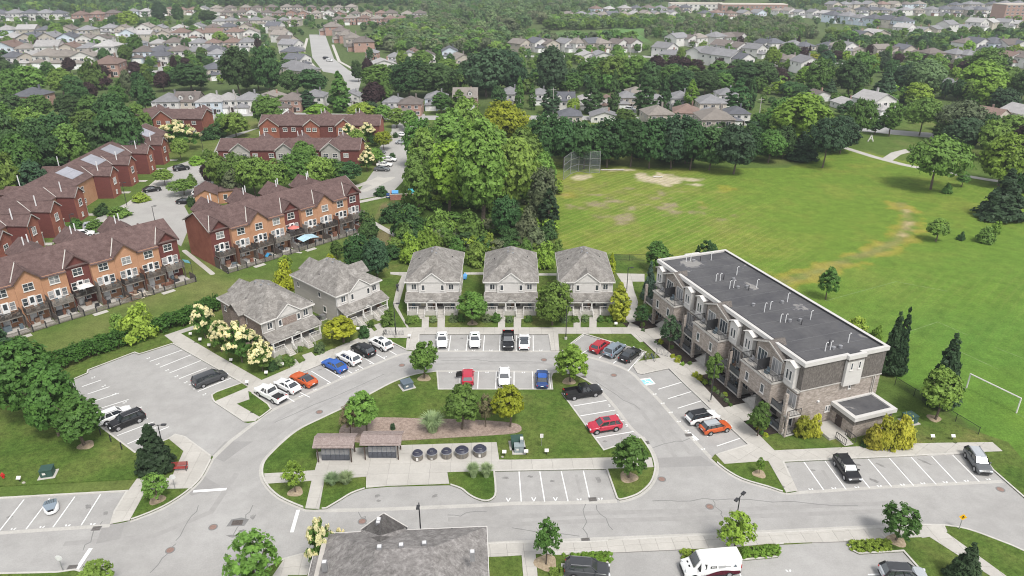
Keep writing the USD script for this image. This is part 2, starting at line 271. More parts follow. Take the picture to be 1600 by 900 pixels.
island_out = smooth_line([(477, 796), (435, 777), (412, 752), (410, 727), (427, 705), (462, 674.5), (500, 655), (540, 636), (580, 615), (615, 597), (650, 585), (684, 580.5)], 4) + \
    [(686.5, 608.5), (862, 608.5), (860, 590), (862, 584), (866, 582.5)] + smooth_line([(868, 582), (895, 585), (912, 592), (930, 603)], 3) + [(880, 616), (944, 703), (1001, 684)] + \
    smooth_line([(1002, 683), (1012, 697), (1020, 711), (1025, 732), (1018, 755), (1000, 772), (980, 780), (968, 782.5)], 4) + [(963, 780), (947, 734), (773.5, 737.5)] + \
    smooth_line([(773.5, 738), (776, 770), (770, 781), (758, 784.5), (742, 780), (730, 773), (720, 765), (702, 758.5)], 3) + [(607, 761), (572, 764)] + smooth_line([(571, 764.5), (550, 772), (532, 783), (510, 796)], 3) + [(490, 797)]
island = poly(island_out)
south_up = [(-300, 912), (0, 896), (90, 894), (118, 890), (140, 896), (200, 930), (400, 900), (420, 884), (445, 873), (475, 865), (490, 862), (800, 848), (917, 847), (1122, 835), (1200, 833), (1375, 824), (1437, 820)] + smooth_line([(1475, 820.5), (1512, 827), (1562, 845), (1600, 861), (1700, 910)], 4) + [(1900, 1040)]
south = poly(south_up + [(1900, 1150), (-300, 1150)])
south_lots = unary_union([poly([(862, 866), (955, 866), (960, 877), (940, 885), (880, 884), (876, 960), (1072, 960), (1066, 875), (1061, 860), (1061, 856), (950, 863)]), poly([(955, 863), (1062, 857), (1066, 875), (1160, 877), (1215, 872), (1222, 862), (1215, 852), (1323, 846), (1328, 860), (1342, 867), (1411, 863), (1435, 890), (1470, 960), (950, 960)])])
road_area = loop.difference(island).difference(south)
ASPHALT = unary_union([lot_left, road_area, south_lots])
ISL_STRIP = poly([(334, 627), (331, 621), (336, 615), (345, 612), (377, 600), (388, 604), (340, 627)])
# pavements
walk = {}
walk['footpath_west'] = poly([(-300, 781), (0, 761), (219, 749), (268, 748), (287, 706), (263, 686), (274, 679), (290, 683), (331, 713), (316, 746), (299, 764), (229, 766), (203, 814), (172, 820), (178, 800), (197, 769), (0, 780), (-300, 793)])
walk['footpath_lot'] = poly([(257, 525), (302, 510), (309, 514), (283, 522), (340, 556), (409, 595), (465, 571), (475, 565), (575, 523), (600, 512), (625, 513), (655, 512.5), (980, 512.5), (993, 522.5), (872, 522.5), (874, 549), (861, 549), (857, 523.5), (655.5, 523.5), (652, 549), (634, 547.5), (636, 529), (605, 529), (600, 530), (476, 581), (396, 615), (388, 612), (390, 625), (370, 632), (405, 652), (399, 659), (381, 660), (334, 629), (388, 606), (377, 599), (271, 536)])
walk['footpath_east'] = poly([(980, 512.5), (984, 505), (996, 510), (1017, 527.5), (1070, 572), (1137, 645), (1155, 654), (1185, 680), (1210, 705), (1320, 700), (1425, 694), (1550, 692), (1566, 706), (1530, 707.5), (1503, 710), (1225, 722), (1246, 768), (1228, 770.5), (1200, 721), (1132, 726), (1118, 711), (1168, 695.5), (1065, 597), (1045, 577), (1016, 583), (1003, 586), (996, 584), (989, 573), (1000, 565), (1032, 560), (993, 522.5)])
walk['footpath_houses'] = unary_union([poly([(636, 513), (617, 482), (614, 477), (620, 450), (628, 431.5), (610, 429.5), (610, 426), (640, 426), (633, 440), (631, 450), (622, 481), (639, 513)]), poly([(725, 426.5), (756, 426.5), (756, 430), (725, 430)]), poly([(842, 428), (872, 428), (872, 431.5), (842, 431.5)]),
    poly([(963, 428), (1007, 429), (1007, 441), (988, 441), (990, 452), (997, 473), (993, 503), (984, 506), (977, 500), (985, 478), (975, 447), (966, 433)])])
walk['mail_pad'] = poly([(496, 722), (494, 708), (550, 701.5), (622, 697), (776, 692), (780, 719.5), (800, 719.7), (960, 716), (1018, 716), (1021, 731), (947, 733.5), (773, 737), (699, 739), (702, 757), (607, 760.5), (572, 763.5), (572, 746), (507, 751), (499, 796.5), (477, 795.5), (487, 752.5), (415, 757), (413, 741), (447, 739.5), (492, 736)])
walk['footpath_south'] = poly(south_up[5:] + [(1900, 1060), (1700, 930), (1600, 876), (1500, 838)][0:0] + [(1900, 1060)]) if 0 else unary_union([
    poly([(445, 873.5), (475, 865.5), (490, 862.5), (800, 848.5), (917, 847.5), (1122, 835.5), (1200, 833.5), (1375, 824.5), (1437, 820.5), (1475, 821), (1480, 832), (1450, 840), (1425, 841), (1325, 847), (1200, 851), (1150, 856), (950, 865), (837, 867), (800, 870), (486, 884), (480, 900), (450, 900), (440, 940), (400, 940)]),
    poly([(815, 868), (837, 867), (845, 960), (822, 960)]), poly([(1450, 839), (1475, 831), (1570, 900), (1650, 960), (1620, 960), (1545, 900)]), poly([(1437, 820.5), (1475, 821), (1475, 836), (1440, 842)])])
HOUSE_STEPS = []   # front walks of the three houses facing the square
for x0 in (640, 759, 877):
    for a, b in ((19, 30), (43.5, 55)):
        HOUSE_STEPS.append(poly([(x0 + a, 513), (x0 + b, 513), (x0 + b + .6, 496), (x0 + a + .4, 496)]))
walk['footpath_houses'] = unary_union([walk['footpath_houses']] + HOUSE_STEPS + [poly([(454, 575), (468, 569.5), (462, 562), (448, 568)]), poly([(478, 564), (493, 558), (487, 551), (472, 556)]), poly([(572, 525), (585, 519), (578, 511), (566, 516)]), poly([(590, 517), (603, 513), (596, 505), (584, 509)])])
WALKS = unary_union(list(walk.values()))
CO = G(1258, 571, 10.5); CA = math.radians(19.6)
def condo_xy(u, v): return CO[0] + .25 + u * math.cos(CA) - v * math.sin(CA), CO[1] + .45 + u * math.sin(CA) + v * math.cos(CA)
def crect(u0, u1, v0, v1): return Polygon([condo_xy(u0, v0), condo_xy(u1, v0), condo_xy(u1, v1), condo_xy(u0, v1)])
CPADS = unary_union([crect(-7.5, .5, 37.3 - m * 12.43 - 6.2 - 2.2, 37.3 - m * 12.43 - 6.2 + 1.6) for m in range(3)]); CB = crect(-7, .3, .2, 36).difference(CPADS).difference(WALKS)
CPADS = CPADS.difference(WALKS.buffer(.03))
BEDS = {'mulch_bed': (poly(smooth_line([(530, 683), (532, 670), (548, 659), (585, 653.5), (655, 655), (735, 657), (800, 662), (815, 670), (806, 678), (760, 682), (700, 685.5), (625, 690), (560, 693), (530, 683)], 4)), 'mulch'),
    'planting_bed': (CB, 'dark_soil')}
LAWN = SITE.difference(ASPHALT).union(ISL_STRIP).difference(WALKS.buffer(.02)).difference(CB).difference(CPADS)
ASPHALT = ASPHALT.difference(ISL_STRIP)
top('asphalt_road', MB().add(*extrude(ASPHALT.buffer(.3), -.05, .03)), 'asphalt', kind='structure')
top('lawn', MB().add(*extrude(LAWN, -.05, .13)), 'lawn', kind='structure')
for k, (pg, m) in BEDS.items(): top(k, MB().add(*extrude(pg, 0, .16)), m, kind='structure')
# kerbs: raised where grass or paving meets the asphalt, one run of stone each
kerb = ASPHALT.buffer(.22, join_style=2).difference(ASPHALT).intersection(SITE)
flush = unary_union([poly([(381, 655), (404, 655), (336, 722), (326, 716)]), poly([(640, 540), (652, 540), (652, 552), (630, 552)]), poly([(858, 536), (878, 536), (878, 552), (858, 552)]), poly([(985, 570), (1005, 570), (1005, 590), (985, 590)]), poly([(1100, 700), (1122, 705), (1120, 725), (1104, 722)]), poly([(1223, 745), (1250, 745), (1250, 775), (1223, 775)]), poly([(165, 805), (205, 805), (205, 825), (165, 825)]), poly([(570, 752), (704, 752), (704, 766), (570, 766)]), poly([(474, 790), (503, 790), (503, 800), (474, 800)]), poly([(950, 845), (1064, 845), (1064, 870), (950, 870)]), poly([(1224, 838), (1318, 838), (1318, 856), (1224, 856)])])
top('kerb', MB().add(*extrude(kerb.difference(flush), 0, .165)), 'kerb', kind='structure')
# pavements of single slabs
def slabs(name, pg, pitch=1.6, a=None):
    base = UsdGeom.Xform.Define(stage, numbered('/World', name)); tag(base, kind='structure'); base = str(base.GetPath())
    part(base, 'joint_base', MB().add(*extrude(pg, -.02, .1)), 'joint')
    for g in (pg.geoms if hasattr(pg, 'geoms') else [pg]):
        mr = np.array(g.minimum_rotated_rectangle.exterior.coords); e = mr[1] - mr[0]; e2 = mr[2] - mr[1]
        if a is None: th = math.atan2(*(e if np.hypot(*e) > np.hypot(*e2) else e2)[::-1])
        else: th = a
        r = shapely.affinity.rotate(g, -th, origin=(0, 0), use_radians=True); x0, y0, x1, y1 = r.bounds
        ny = max(1, int(round((y1 - y0) / 2.4))) if (y1 - y0) < 8 else int((y1 - y0) / 2.0); py = (y1 - y0) / ny
        nx = max(1, int(round((x1 - x0) / pitch))); px = (x1 - x0) / nx
        for i in range(nx):
            for j in range(ny):
                c = r.intersection(sbox(x0 + i * px + .012, y0 + j * py + .012, x0 + (i + 1) * px - .012, y0 + (j + 1) * py - .012))
                if c.is_empty or c.area < .12: continue
                m = extrude(shapely.affinity.rotate(c, th, origin=(0, 0), use_radians=True), .1, .145 + .004 * random.random())
                if m is not None: part(base, 'paving_slab', m, 'concrete')
slabs('footpath', walk['footpath_west'].difference(sbox(-90, 0, -46, 200)), 1.7, math.radians(4)); slabs('footpath', walk['footpath_lot'], 2.0, math.radians(0)); slabs('footpath', walk['footpath_east'], 2.2, math.radians(-52)); slabs('footpath', walk['footpath_houses'], 1.6)
slabs('footpath', CPADS, 2.0); slabs('mail_pad', walk['mail_pad'], 2.6, math.radians(2)); slabs('footpath', walk['footpath_south'], 1.8, math.radians(5))
# flush concrete gutters along the carriageway
def strip(pts, w, closed=False): return LineString(GP(pts)).buffer(w / 2, cap_style=2)
gut = unary_union([strip([(-300, 845), (0, 833), (172, 821.5)], .55), strip([(332, 717), (360, 690), (401, 658.5)], .6), strip(smooth_line([(399, 660), (425, 641.5), (506, 604.5), (554, 583), (602, 563), (625, 554.5), (640, 551.5), (655, 549.5), (690, 549), (868, 549.3), (890, 552), (919, 558), (960, 570), (987, 583), (1007, 603), (1031, 627), (1076, 679), (1112, 717)], 3), .55),
    strip([(650, 585.5), (684, 580.2), (770, 580.2), (870, 581.8)], .5), strip(smooth_line([(912, 591), (938, 611), (961, 636), (985, 668), (1003, 684)], 3), .5), strip([(477, 797), (510, 798), (575, 797), (650, 794), (750, 790), (800, 787), (900, 785.5), (964, 783.5)], .6), strip([(1227, 771.5), (1375, 761.5), (1470, 757), (1566, 752.5)], .55),
    strip(smooth_line([(203, 815), (247, 798), (276, 782), (299, 765), (316, 747), (332, 717)], 3), .5), strip(smooth_line([(477, 797), (435, 778), (411, 752), (409, 727), (426, 704.5), (461, 674), (500, 654.5), (540, 635.5), (580, 614.5), (615, 596.5), (650, 584.5)], 3), .45), strip(smooth_line([(1004, 683), (1014, 697), (1022, 711), (1027, 732), (1020, 755), (1002, 773), (981, 781.5), (968, 784)], 3), .45), strip(smooth_line([(1111, 717), (1131, 734.5), (1159, 751), (1200, 763), (1227, 771.5)], 3), .45),
    strip([(475, 864.5), (800, 847.5), (1122, 834.5), (1437, 819.5)], .45)]).intersection(SITE)
top('gutter', MB().add(*extrude(gut, .03, .038)), 'gutter', kind='structure')
fl = unary_union([LineString(GP(p)).buffer(.09) for p in ([(1465, 503), (1511, 523)], [(1465, 503), (1415, 520), (1395, 530)], [(1555, 543), (1615, 566)], [(1480, 540), (1560, 577)], [(1290, 470), (1400, 440), (1480, 455)], [(1510, 607), (1480, 595), (1430, 610)], [(1588, 646), (1640, 672)])])
MAT('faint_line', [(.4, (.10, .175, .035)), (.7, (.20, .26, .11))], scale=1.2, detail=6, rough=.95)
top('pitch_line', MB().add(*extrude(fl, -.02, .006)), 'faint_line', kind='structure')
# repaired strips, cracks and seams of the asphalt
pa = unary_union([poly([(330, 713), (352, 690), (412, 652), (430, 668), (380, 700), (350, 722)]).intersection(poly([(300, 690), (420, 690), (420, 730), (300, 730)])), poly([(1020, 716), (1095, 713), (1118, 728), (1026, 731)]), poly([(265, 752), (320, 745), (345, 760), (300, 775)]).difference(SITE.difference(ASPHALT)), poly([(160, 822), (196, 815), (188, 842), (150, 850)])]).intersection(ASPHALT)
top('road_patch', MB().add(*extrude(pa, .03, .0335)), 'patch_asphalt', kind='structure')
def wob(a, b, n=7, amp=.18):
    a, b = G(*a), G(*b); t = np.linspace(0, 1, n)[:, None]; p = a + (b - a) * t; p[1:-1] += RNG.normal(0, amp, (n - 2, 2)); return LineString(p)
cr = unary_union([wob(a, b).buffer(.045) for a, b in (((1020, 783), (1140, 780)), ((1140, 780), (1340, 790)), ((915, 788), (918, 845)), ((932, 790), (957, 828)), ((1114, 782), (1132, 812)), ((275, 845), (310, 790)), ((235, 895), (275, 850)), ((395, 790), (365, 835)), ((300, 745), (330, 724)), ((1020, 700), (1078, 685)), ((690, 563), (850, 566)), ((430, 660), (600, 585)), ((700, 805), (760, 800)), ((560, 800), (575, 820)), ((800, 825), (905, 838)), ((930, 595), (1000, 640)), ((130, 860), (160, 815)))])
top('tar_seam', MB().add(*extrude(cr.intersection(ASPHALT), .03, .036)), 'tar', kind='structure')
# oil spots and tyre marks in the bays and lanes
def blob(px, py, r, sq=.6, a=0.):
    x, y = G(px, py); t = np.linspace(0, 2 * math.pi, 15)[:-1]; q = r * (1 + RNG.normal(0, .22, 14)); return shapely.affinity.rotate(Polygon(np.c_[x + q * np.cos(t), y + sq * q * np.sin(t)]).buffer(.02), a)
oil = [blob(px, py, r, s, a) for px, py, r, s, a in ((1366, 751, .55, .5, -40), (1338, 726, .5, .35, -20), (1445, 722, .7, .25, -45), (1375, 727, .7, .25, -45), (1270, 735, .4, .4, 0), (721, 529, .3, .6, 0), (790, 747, .4, .5, 0), (829, 745, .35, .5, 0), (935, 750, .3, 1.5, 10), (863, 752, .3, .5, 0), (165, 802, .25, 1.2, 30), (138, 792, .3, 1.4, 30), (15, 808, .3, .6, 0), (590, 775, .3, .8, 0), (680, 775, .35, .7, 0), (592, 783, .25, .7, 0), (378, 830, .35, .6, 0), (955, 660, .25, .6, 0), (945, 690, .3, .6, 0), (500, 578, .3, .5, 30), (1060, 620, .3, .5, 0), (1230, 730, .3, .5, 0), (362, 838, .5, .4, 0), (395, 808, .3, 1.2, 0), (1095, 850, .3, .5, 0), (890, 570, .3, .5, 0))]
top('oil_stain', MB().add(*extrude(unary_union(oil).intersection(ASPHALT), .03, .0345)), 'oil', kind='structure')
tyre = unary_union([LineString(GP(p)).buffer(w, cap_style=2) for p, w in (([(700, 812), (900, 803), (1150, 796), (1400, 786)], .35), ([(700, 825), (900, 815), (1150, 808), (1420, 797)], .35), ([(420, 690), (470, 650), (560, 606), (640, 572), (700, 568), (850, 568), (930, 590), (1000, 640), (1060, 720)], .3), ([(405, 675), (450, 645), (540, 600), (635, 563), (700, 559), (860, 559), (945, 583), (1020, 637), (1080, 710)], .3), ([(1285, 735), (1296, 752)], .2), ([(1400, 725), (1415, 745)], .2), ([(150, 785), (136, 808)], .18), ([(170, 785), (156, 808)], .18), ([(900, 742), (907, 770)], .18), ([(100, 850), (240, 838), (330, 800), (370, 740)], .35))])
top('tyre_mark', MB().add(*extrude(tyre.intersection(ASPHALT), .03, .0325)), 'tyre_mark', kind='structure')
# painted bay lines
lines = []
def ln(a, b, w=.13): lines.append(LineString(GP([a, b])).buffer(w / 2, cap_style=2))
for i, x in enumerate((704.5, 731, 757, 781.5, 807, 833)): ln((x + (731 - 704) * 0, 524.3), (x - 3.5 + i * .75, 548.6))
for x, d in ((719.5, -1.5), (747.6, -1.3), (775.5, -1.2), (803.3, -.3), (831.7, 1.2), (857.5, 3.2)): ln((x, 580.8), (x + d, 608.3))
for a, b in (((811, 737), (814.5, 784)), ((843.5, 737), (851, 784)), ((877, 737), (887.5, 783.5)), ((911.5, 736), (922, 783))): ln(a, b)
for a, b in (((894, 537), (912.5, 523.3)), ((903, 557), (928, 540)), ((936, 560), (957, 544)), ((958, 568), (980, 551)), ((981, 580), (1006, 551))): ln(a, b)
for i in range(1, 8): ln((1016 + (1065 - 1016) * i / 7 + i * 8.3 - 9 + 6, 608.5 + (i - 1) * 14.8 + 0), (1065 + (i - 1) * 15.2, 597.5 + (i - 1) * 14.6))
for i, (a, b) in enumerate((((896.5, 634.5), (948, 626)), ((907, 650), (961.5, 641)), ((919, 667), (975, 657)), ((931, 684.5), (990, 674.5)))): ln(a, b)
for a, b in (((234, 565), (285, 547)), ((250, 574), (299, 554.5)), ((265, 583), (314, 563.5)), ((280, 592), (323, 575)), ((295, 602), (345, 583)), ((309, 612), (361, 591)), ((128, 604.5), (158, 594)), ((137, 616), (171, 604.5)), ((141, 629), (186, 614.5)), ((158, 638), (201, 624.5)), ((170, 656), (222, 636)), ((183, 681), (240, 659.5)), ((199, 694), (236, 678)), ((247, 674), (264, 667))): ln(a, b)
for i in range(7): ln((520 + 0 * i + (i - 1) * 17 + 3.5 - 20, 565 - (i - 1) * 7.2 + 8), (553 + (i - 1) * 17.3 - 20, 584.5 - (i - 1) * 7.2 + 6))
for a, b in (((448, 603), (484, 621)), ((429, 609), (460, 628))): ln(a, b)
for i, (a, b) in enumerate((((1256, 722), (1287, 766)), ((1289, 720.5), (1322, 765)), ((1322.5, 719), (1359, 763)), ((1356.5, 717.5), (1393, 760.5)), ((1389.5, 716), (1427.5, 759)), ((1423.5, 714.5), (1462.5, 757)), ((1455.5, 713), (1495, 755)), ((1488.5, 711.5), (1530, 753)))): ln(a, b)
for a, b in (((-40, 870), (0, 829)), ((0, 829), (37.5, 781)), ((41, 827), (77.5, 779)), ((83, 824), (117, 776.5)), ((127, 821), (157, 773)), ((-45, 833), (-4, 783))): ln(a, b)
ln((302, 768), (354, 764.5), .42); ln((456, 832), (466, 797), .4); ln((120, 890), (142, 857), .42); ln((1076, 676), (1090, 688), .5); ln((880, 905), (883, 886)); ln((1395, 905), (1390, 897)); ln((1356, 898), (1385, 897)); ln((1155, 895), (1160, 905))
lines = unary_union(lines).intersection(ASPHALT)
top('bay_markings', MB().add(*extrude(lines, .03, .0405)), 'line_white', kind='structure')
# bay numbers and visitor letters, painted flat on the asphalt
def paint_text(t, px, py, h, a):
    m = meshkit.text_mesh(t, h, .004, True); m.vertices[:, 0] -= m.bounds[:, 0].mean(); x, y = G(px, py); c, n = math.cos(a), math.sin(a)
    v = m.vertices; return np.c_[x + v[:, 0] * c - v[:, 1] * n, y + v[:, 0] * n + v[:, 1] * c, v[:, 2] + .037], m.faces
tx = MB()
for px, py in ((794, 784), (834, 783.3), (868, 782.8)): tx.add(*paint_text('V', px, py, .62, -.02))
top('visitor_letters', tx, 'line_white', kind='structure')
num = MB()
def blot(px, py, n=2, a=0., w=.26, h=.34):
    x, y = G(px, py); c, s = math.cos(a), math.sin(a)
    for k in range(n):   # worn two-figure bay numbers: too worn to read
        o = (k - (n - 1) / 2) * .36
        for dx, dy, ww, hh in ((0, .0, .2, .1), (.03 if k else -.04, .08, .14, .12), (-.04 if k else .03, -.1, .16, .1)): num.cbox(x + (o + dx) * c - dy * s, y + (o + dx) * s + dy * c, .0305, ww, hh, .0085, a)
for p in ((905, 780.5), (938, 779.5), (21, 826.5), (66, 823.5), (106, 821), (145, 819), (1267, 764.5), (1303, 763), (1339, 761.5), (1374, 759.5), (1410, 757.5), (1442, 755.5), (1477, 753.5), (1510, 751.5), (1544, 749), (713, 547), (740, 547.5), (767, 547.5), (795, 547.5), (822, 547.5), (845, 547.5), (704, 582), (733, 582), (761, 582), (790, 582), (818, 582), (846, 583), (1002, 1000)): blot(*p, a=.05)
for i in range(7): blot(1023 + i * 12.6, 616 + i * 14.3, a=math.radians(12))
for p in ((952, 634), (965, 649), (979, 665)): blot(*p, a=math.radians(100))
for i in range(7): blot(232 + i * 14.6, 560 + i * 9.4, a=math.radians(60))
for i in range(7): blot(146 + i * 16.4, 590 + i * 13, a=math.radians(60))
for i in range(7): blot(470 + i * 22, 619 - i * 10.2, a=math.radians(37))
for p in ((1146, 853 + 40), (1232, 892)): blot(*p, a=.05)
top('bay_numbers', num, 'line_white', kind='structure')
q = [(1002, 594), (1015, 592.5), (1021, 599), (1007, 601)]
hb = MB(); hb.prism(poly(q), .03, .0385); hp = thing('accessible_bay_marking', 'blue and white painted wheelchair symbol on the asphalt of the accessible bay', 'road marking')
hx, hy = G(1011, 597); ha = math.radians(12)
part(hp, 'border', MB().prism(shapely.affinity.scale(poly(q), 1.35, 1.5), .03, .0375), 'line_white'); part(hp, 'panel', MB().prism(poly(q), .03, .0425), 'line_blue')
sy = MB(); R = lambda dx, dy: (hx + dx * math.cos(ha) - dy * math.sin(ha), hy + dx * math.sin(ha) + dy * math.cos(ha))
sy.prism(Point(R(0, -.1)).buffer(.42).difference(Point(R(0, -.1)).buffer(.3)).difference(Polygon([R(-.6, .0), R(.1, .0), R(.1, .8), R(-.6, .8)])), .03, .0465)
sy.prism(unary_union([LineString([R(-.12, .55), R(-.05, .05), R(.35, .02), R(.5, -.4)]).buffer(.075), Point(R(-.14, .72)).buffer(.13)]), .03, .0475); part(hp, 'symbol', sy, 'line_white')
# manholes and catch basins
for px, py, d in ((1236 / 4 + 800, 792, 'road between the lamp post and the van'), (1034, 749, 'east leg of the loop road'), (959, 586.5, 'bend beside the accessible bay'), (850, 562.5, 'top of the loop road by the maple'), (499, 644, 'west leg of the loop road'), (628, 571, 'bend below the white hatchback'), (333, 824, 'junction by the crosswalk bar'), (266, 860, 'junction at the lower left'), (566, 815, 'road behind the south house'), (1563, 765, 'right end of the south road')):
    x, y = G(px, py); p = thing('manhole_cover', f'round iron manhole cover set in the {d}', 'manhole cover', x, y)
    part(p, 'frame', MB().cyl(0, 0, .03, .044, .52), 'tar'); part(p, 'lid', MB().cyl(0, 0, .03, .05, .38), 'rust_iron')
for px, py, d in ((926, 780.5, 'end of the visitor bays'), (151, 826, 'gutter of the left bays'), (113, 887, 'kerb at the lower left'), (1009, 692, 'kerb by the island tree'), (1076, 680, 'gutter beside the orange car'), (915, 844.5, 'south kerb of the road'), (911, 589, 'kerb behind the black pickup')):
    x, y = G(px, py); p = thing('drain_grate', f'square dark drain grate at the {d}', 'drain grate', x, y, 0, math.radians(5))
    part(p, 'frame', MB().box(-.5, -.35, .03, .5, .35, .048), 'tar'); b = MB()
    for k in range(6): b.box(-.42, -.3 + k * .11, .03, .42, -.3 + k * .11 + .06, .056)
    part(p, 'grate', b, 'iron')
x, y = G(371, 817); p = thing('drain_grate', 'dark drain grate in a black stained patch in the wide junction', 'drain grate', x, y, 0, .1); part(p, 'stain', MB().prism(Polygon([(-1.1, -.5), (.9, -.6), (1.2, .4), (.3, .8), (-.8, .6)]), .03, .042), 'tar'); part(p, 'frame', MB().box(-.6, -.4, .03, .6, .4, .05), 'iron')
# ================================================================ BUILDINGS
MAT('shingle_grey', [(.28, (.135, .125, .114)), (.5, (.208, .195, .18)), (.72, (.30, .284, .265))], scale=1.1, detail=6, rough=.95, spec=.15, second=[(4.5, .28), (.25, .1)], bump=.5, bscale=7, dist=.6)
MAT('shingle_south', [(.28, (.135, .126, .12)), (.5, (.20, .188, .18)), (.72, (.285, .27, .26))], scale=1.6, detail=6, rough=.95, spec=.15, second=[(5, .3), (.2, .16)], bump=.5, bscale=9, dist=.6)
MAT('shingle_brown', [(.3, (.088, .056, .052)), (.7, (.14, .095, .088))], scale=1.2, detail=6, rough=.95, spec=.15, second=[(4, .25), (.15, .12)], bump=.4, bscale=8)
MAT('roof_seam_mat', two((.15, .15, .152)), scale=1); MAT('parapet_white', two((.50, .485, .465), .95, 1.04), scale=.8, rough=.6)
MAT('membrane', [(.3, (.060, .060, .066)), (.62, (.082, .082, .09)), (.56, (.092, .091, .094)), (.66, (.23, .222, .212))], scale=.22, detail=7, rough=.9, spec=.2, second=(2, .1), dist=.4)
MAT('trim_white', two((.60, .58, .555), .95, 1.04), scale=.8, rough=.6)
MAT('siding_white', two((.50, .482, .46), .93, 1.05), scale=.5, rough=.7, second=(3, .04), stretch=(1, 1, 6))
MAT('siding_beige', two((.42, .395, .36), .93, 1.06), scale=.5, rough=.75, second=(3, .04), stretch=(1, 1, 6))
MAT('siding_grey', two((.33, .315, .295), .93, 1.06), scale=.5, rough=.75, second=(3, .04), stretch=(1, 1, 6))
MAT('brick_brown', [(.3, (.15, .115, .098)), (.5, (.23, .18, .155)), (.7, (.33, .275, .24))], scale=2.6, detail=6, rough=.95, stretch=(1, 1, 2.6), second=(9, .2))
MAT('stone_tan', [(.28, (.18, .15, .128)), (.5, (.29, .25, .218)), (.72, (.41, .365, .33))], scale=1.8, detail=6, rough=.95, stretch=(1, 1, 2.4), second=(8, .18))
MAT('shake_dark', [(.3, (.08, .07, .063)), (.5, (.12, .107, .097)), (.7, (.17, .153, .14))], scale=3, detail=6, rough=.95, stretch=(1.6, 1.6, .8), second=(10, .25))
MAT('glass_dark', [(.35, (.02, .024, .028)), (.65, (.07, .08, .09))], scale=.35, detail=2, rough=.12, spec=.6)
MAT('glass_blind', [(.35, (.12, .125, .13)), (.65, (.36, .36, .36))], scale=.5, detail=2, rough=.2, spec=.6)
MAT('door_dark', two((.035, .025, .022)), rough=.5); MAT('door_cream', two((.55, .51, .40)), rough=.5); MAT('door_white', two((.68, .68, .67)), rough=.5)
MAT('metal_dark', two((.025, .025, .027)), rough=.5, spec=.5); MAT('metal_grey', two((.33, .33, .34)), rough=.4, spec=.5, metal=.6); MAT('metal_white', two((.62, .62, .62), .9, 1.05), rough=.45)
MAT('rail_glass', two((.09, .095, .10)), scale=.3, rough=.2, spec=.6)
MAT('deck_grey', two((.30, .29, .275)), scale=1, rough=.9, second=(4, .15)); MAT('soffit', two((.42, .40, .37)), rough=.9)
MAT('interior_dark', two((.045, .042, .04)), rough=.95)
MAT('clutter_a', two((.10, .13, .15)), scale=3, rough=.8); MAT('clutter_b', two((.20, .13, .09)), scale=3, rough=.8)

class Wall:
    """A vertical wall plane of a thing: boxes by distance along it, height and distance out of it."""
    def __init__(s, x, y, a): s.o = np.array([x, y]); s.u = np.array([math.cos(a), math.sin(a)]); s.n = np.array([math.sin(a), -math.cos(a)])
    def box(s, mb, u0, u1, z0, z1, d0, d1):
        v = []
        for z in (z0, z1):
            for u, d in ((u0, d1), (u1, d1), (u1, d0), (u0, d0)): p = s.o + s.u * u + s.n * d; v.append((p[0], p[1], z))
        return mb.add(v, [(3, 2, 1, 0), (4, 5, 6, 7), (0, 1, 5, 4), (1, 2, 6, 5), (2, 3, 7, 6), (3, 0, 4, 7)])
    def at(s, u, d, z): p = s.o + s.u * u + s.n * d; return (p[0], p[1], z)
def window(par, w, u0, u1, z0, z1, d=0., nx=2, ny=1, frame='trim_white', pane='glass_dark', fw=.1, name='window', sill=True):
    f = MB(); w.box(f, u0, u1, z0, z0 + fw, d, d + .07); w.box(f, u0, u1, z1 - fw, z1, d, d + .07); w.box(f, u0, u0 + fw, z0 + fw, z1 - fw, d, d + .07); w.box(f, u1 - fw, u1, z0 + fw, z1 - fw, d, d + .07)
    for i in range(1, nx): u = u0 + (u1 - u0) * i / nx; w.box(f, u - fw * .32, u + fw * .32, z0 + fw, z1 - fw, d, d + .06)
    for i in range(1, ny): z = z0 + (z1 - z0) * i / ny; w.box(f, u0 + fw, u1 - fw, z - fw * .32, z + fw * .32, d, d + .058)
    if sill: w.box(f, u0 - .06, u1 + .06, z0 - .07, z0 - .002, d, d + .12)
    p = part(par, name, f, frame); g = MB(); w.box(g, u0 + fw * .8, u1 - fw * .8, z0 + fw * .8, z1 - fw * .8, d, d + .03); part(p, 'pane', g, pane); return p
def railing(mb, a, b, z, h=1.0, n=None, post=.06, bal=.03):
    a, b = np.array(a, float), np.array(b, float); L = np.hypot(*(b - a)); n = n or max(2, int(L / .28))
    mb.bar((*a, z + h), (*b, z + h), .07); mb.bar((*a, z + .1), (*b, z + .1), .05)
    for i in range(n + 1): p = a + (b - a) * i / n; mb.bar((*p, z + (.1 if 0 < i < n else 0)), (*p, z + h), post if i in (0, n) else bal)
    return mb
def hip_roof(x0, x1, y0, y1, ze, zr, ya, yb, th=.14):
    xm = (x0 + x1) / 2; m = MB(); A, B, C, Dd = (x0, y0, ze), (x1, y0, ze), (x1, y1, ze), (x0, y1, ze); R1, R2 = (xm, ya, zr), (xm, yb, zr)
    for q in ((A, B, R1), (B, C, R2, R1), (C, Dd, R2), (Dd, A, R1, R2)): m.slab(q, th)
    return m

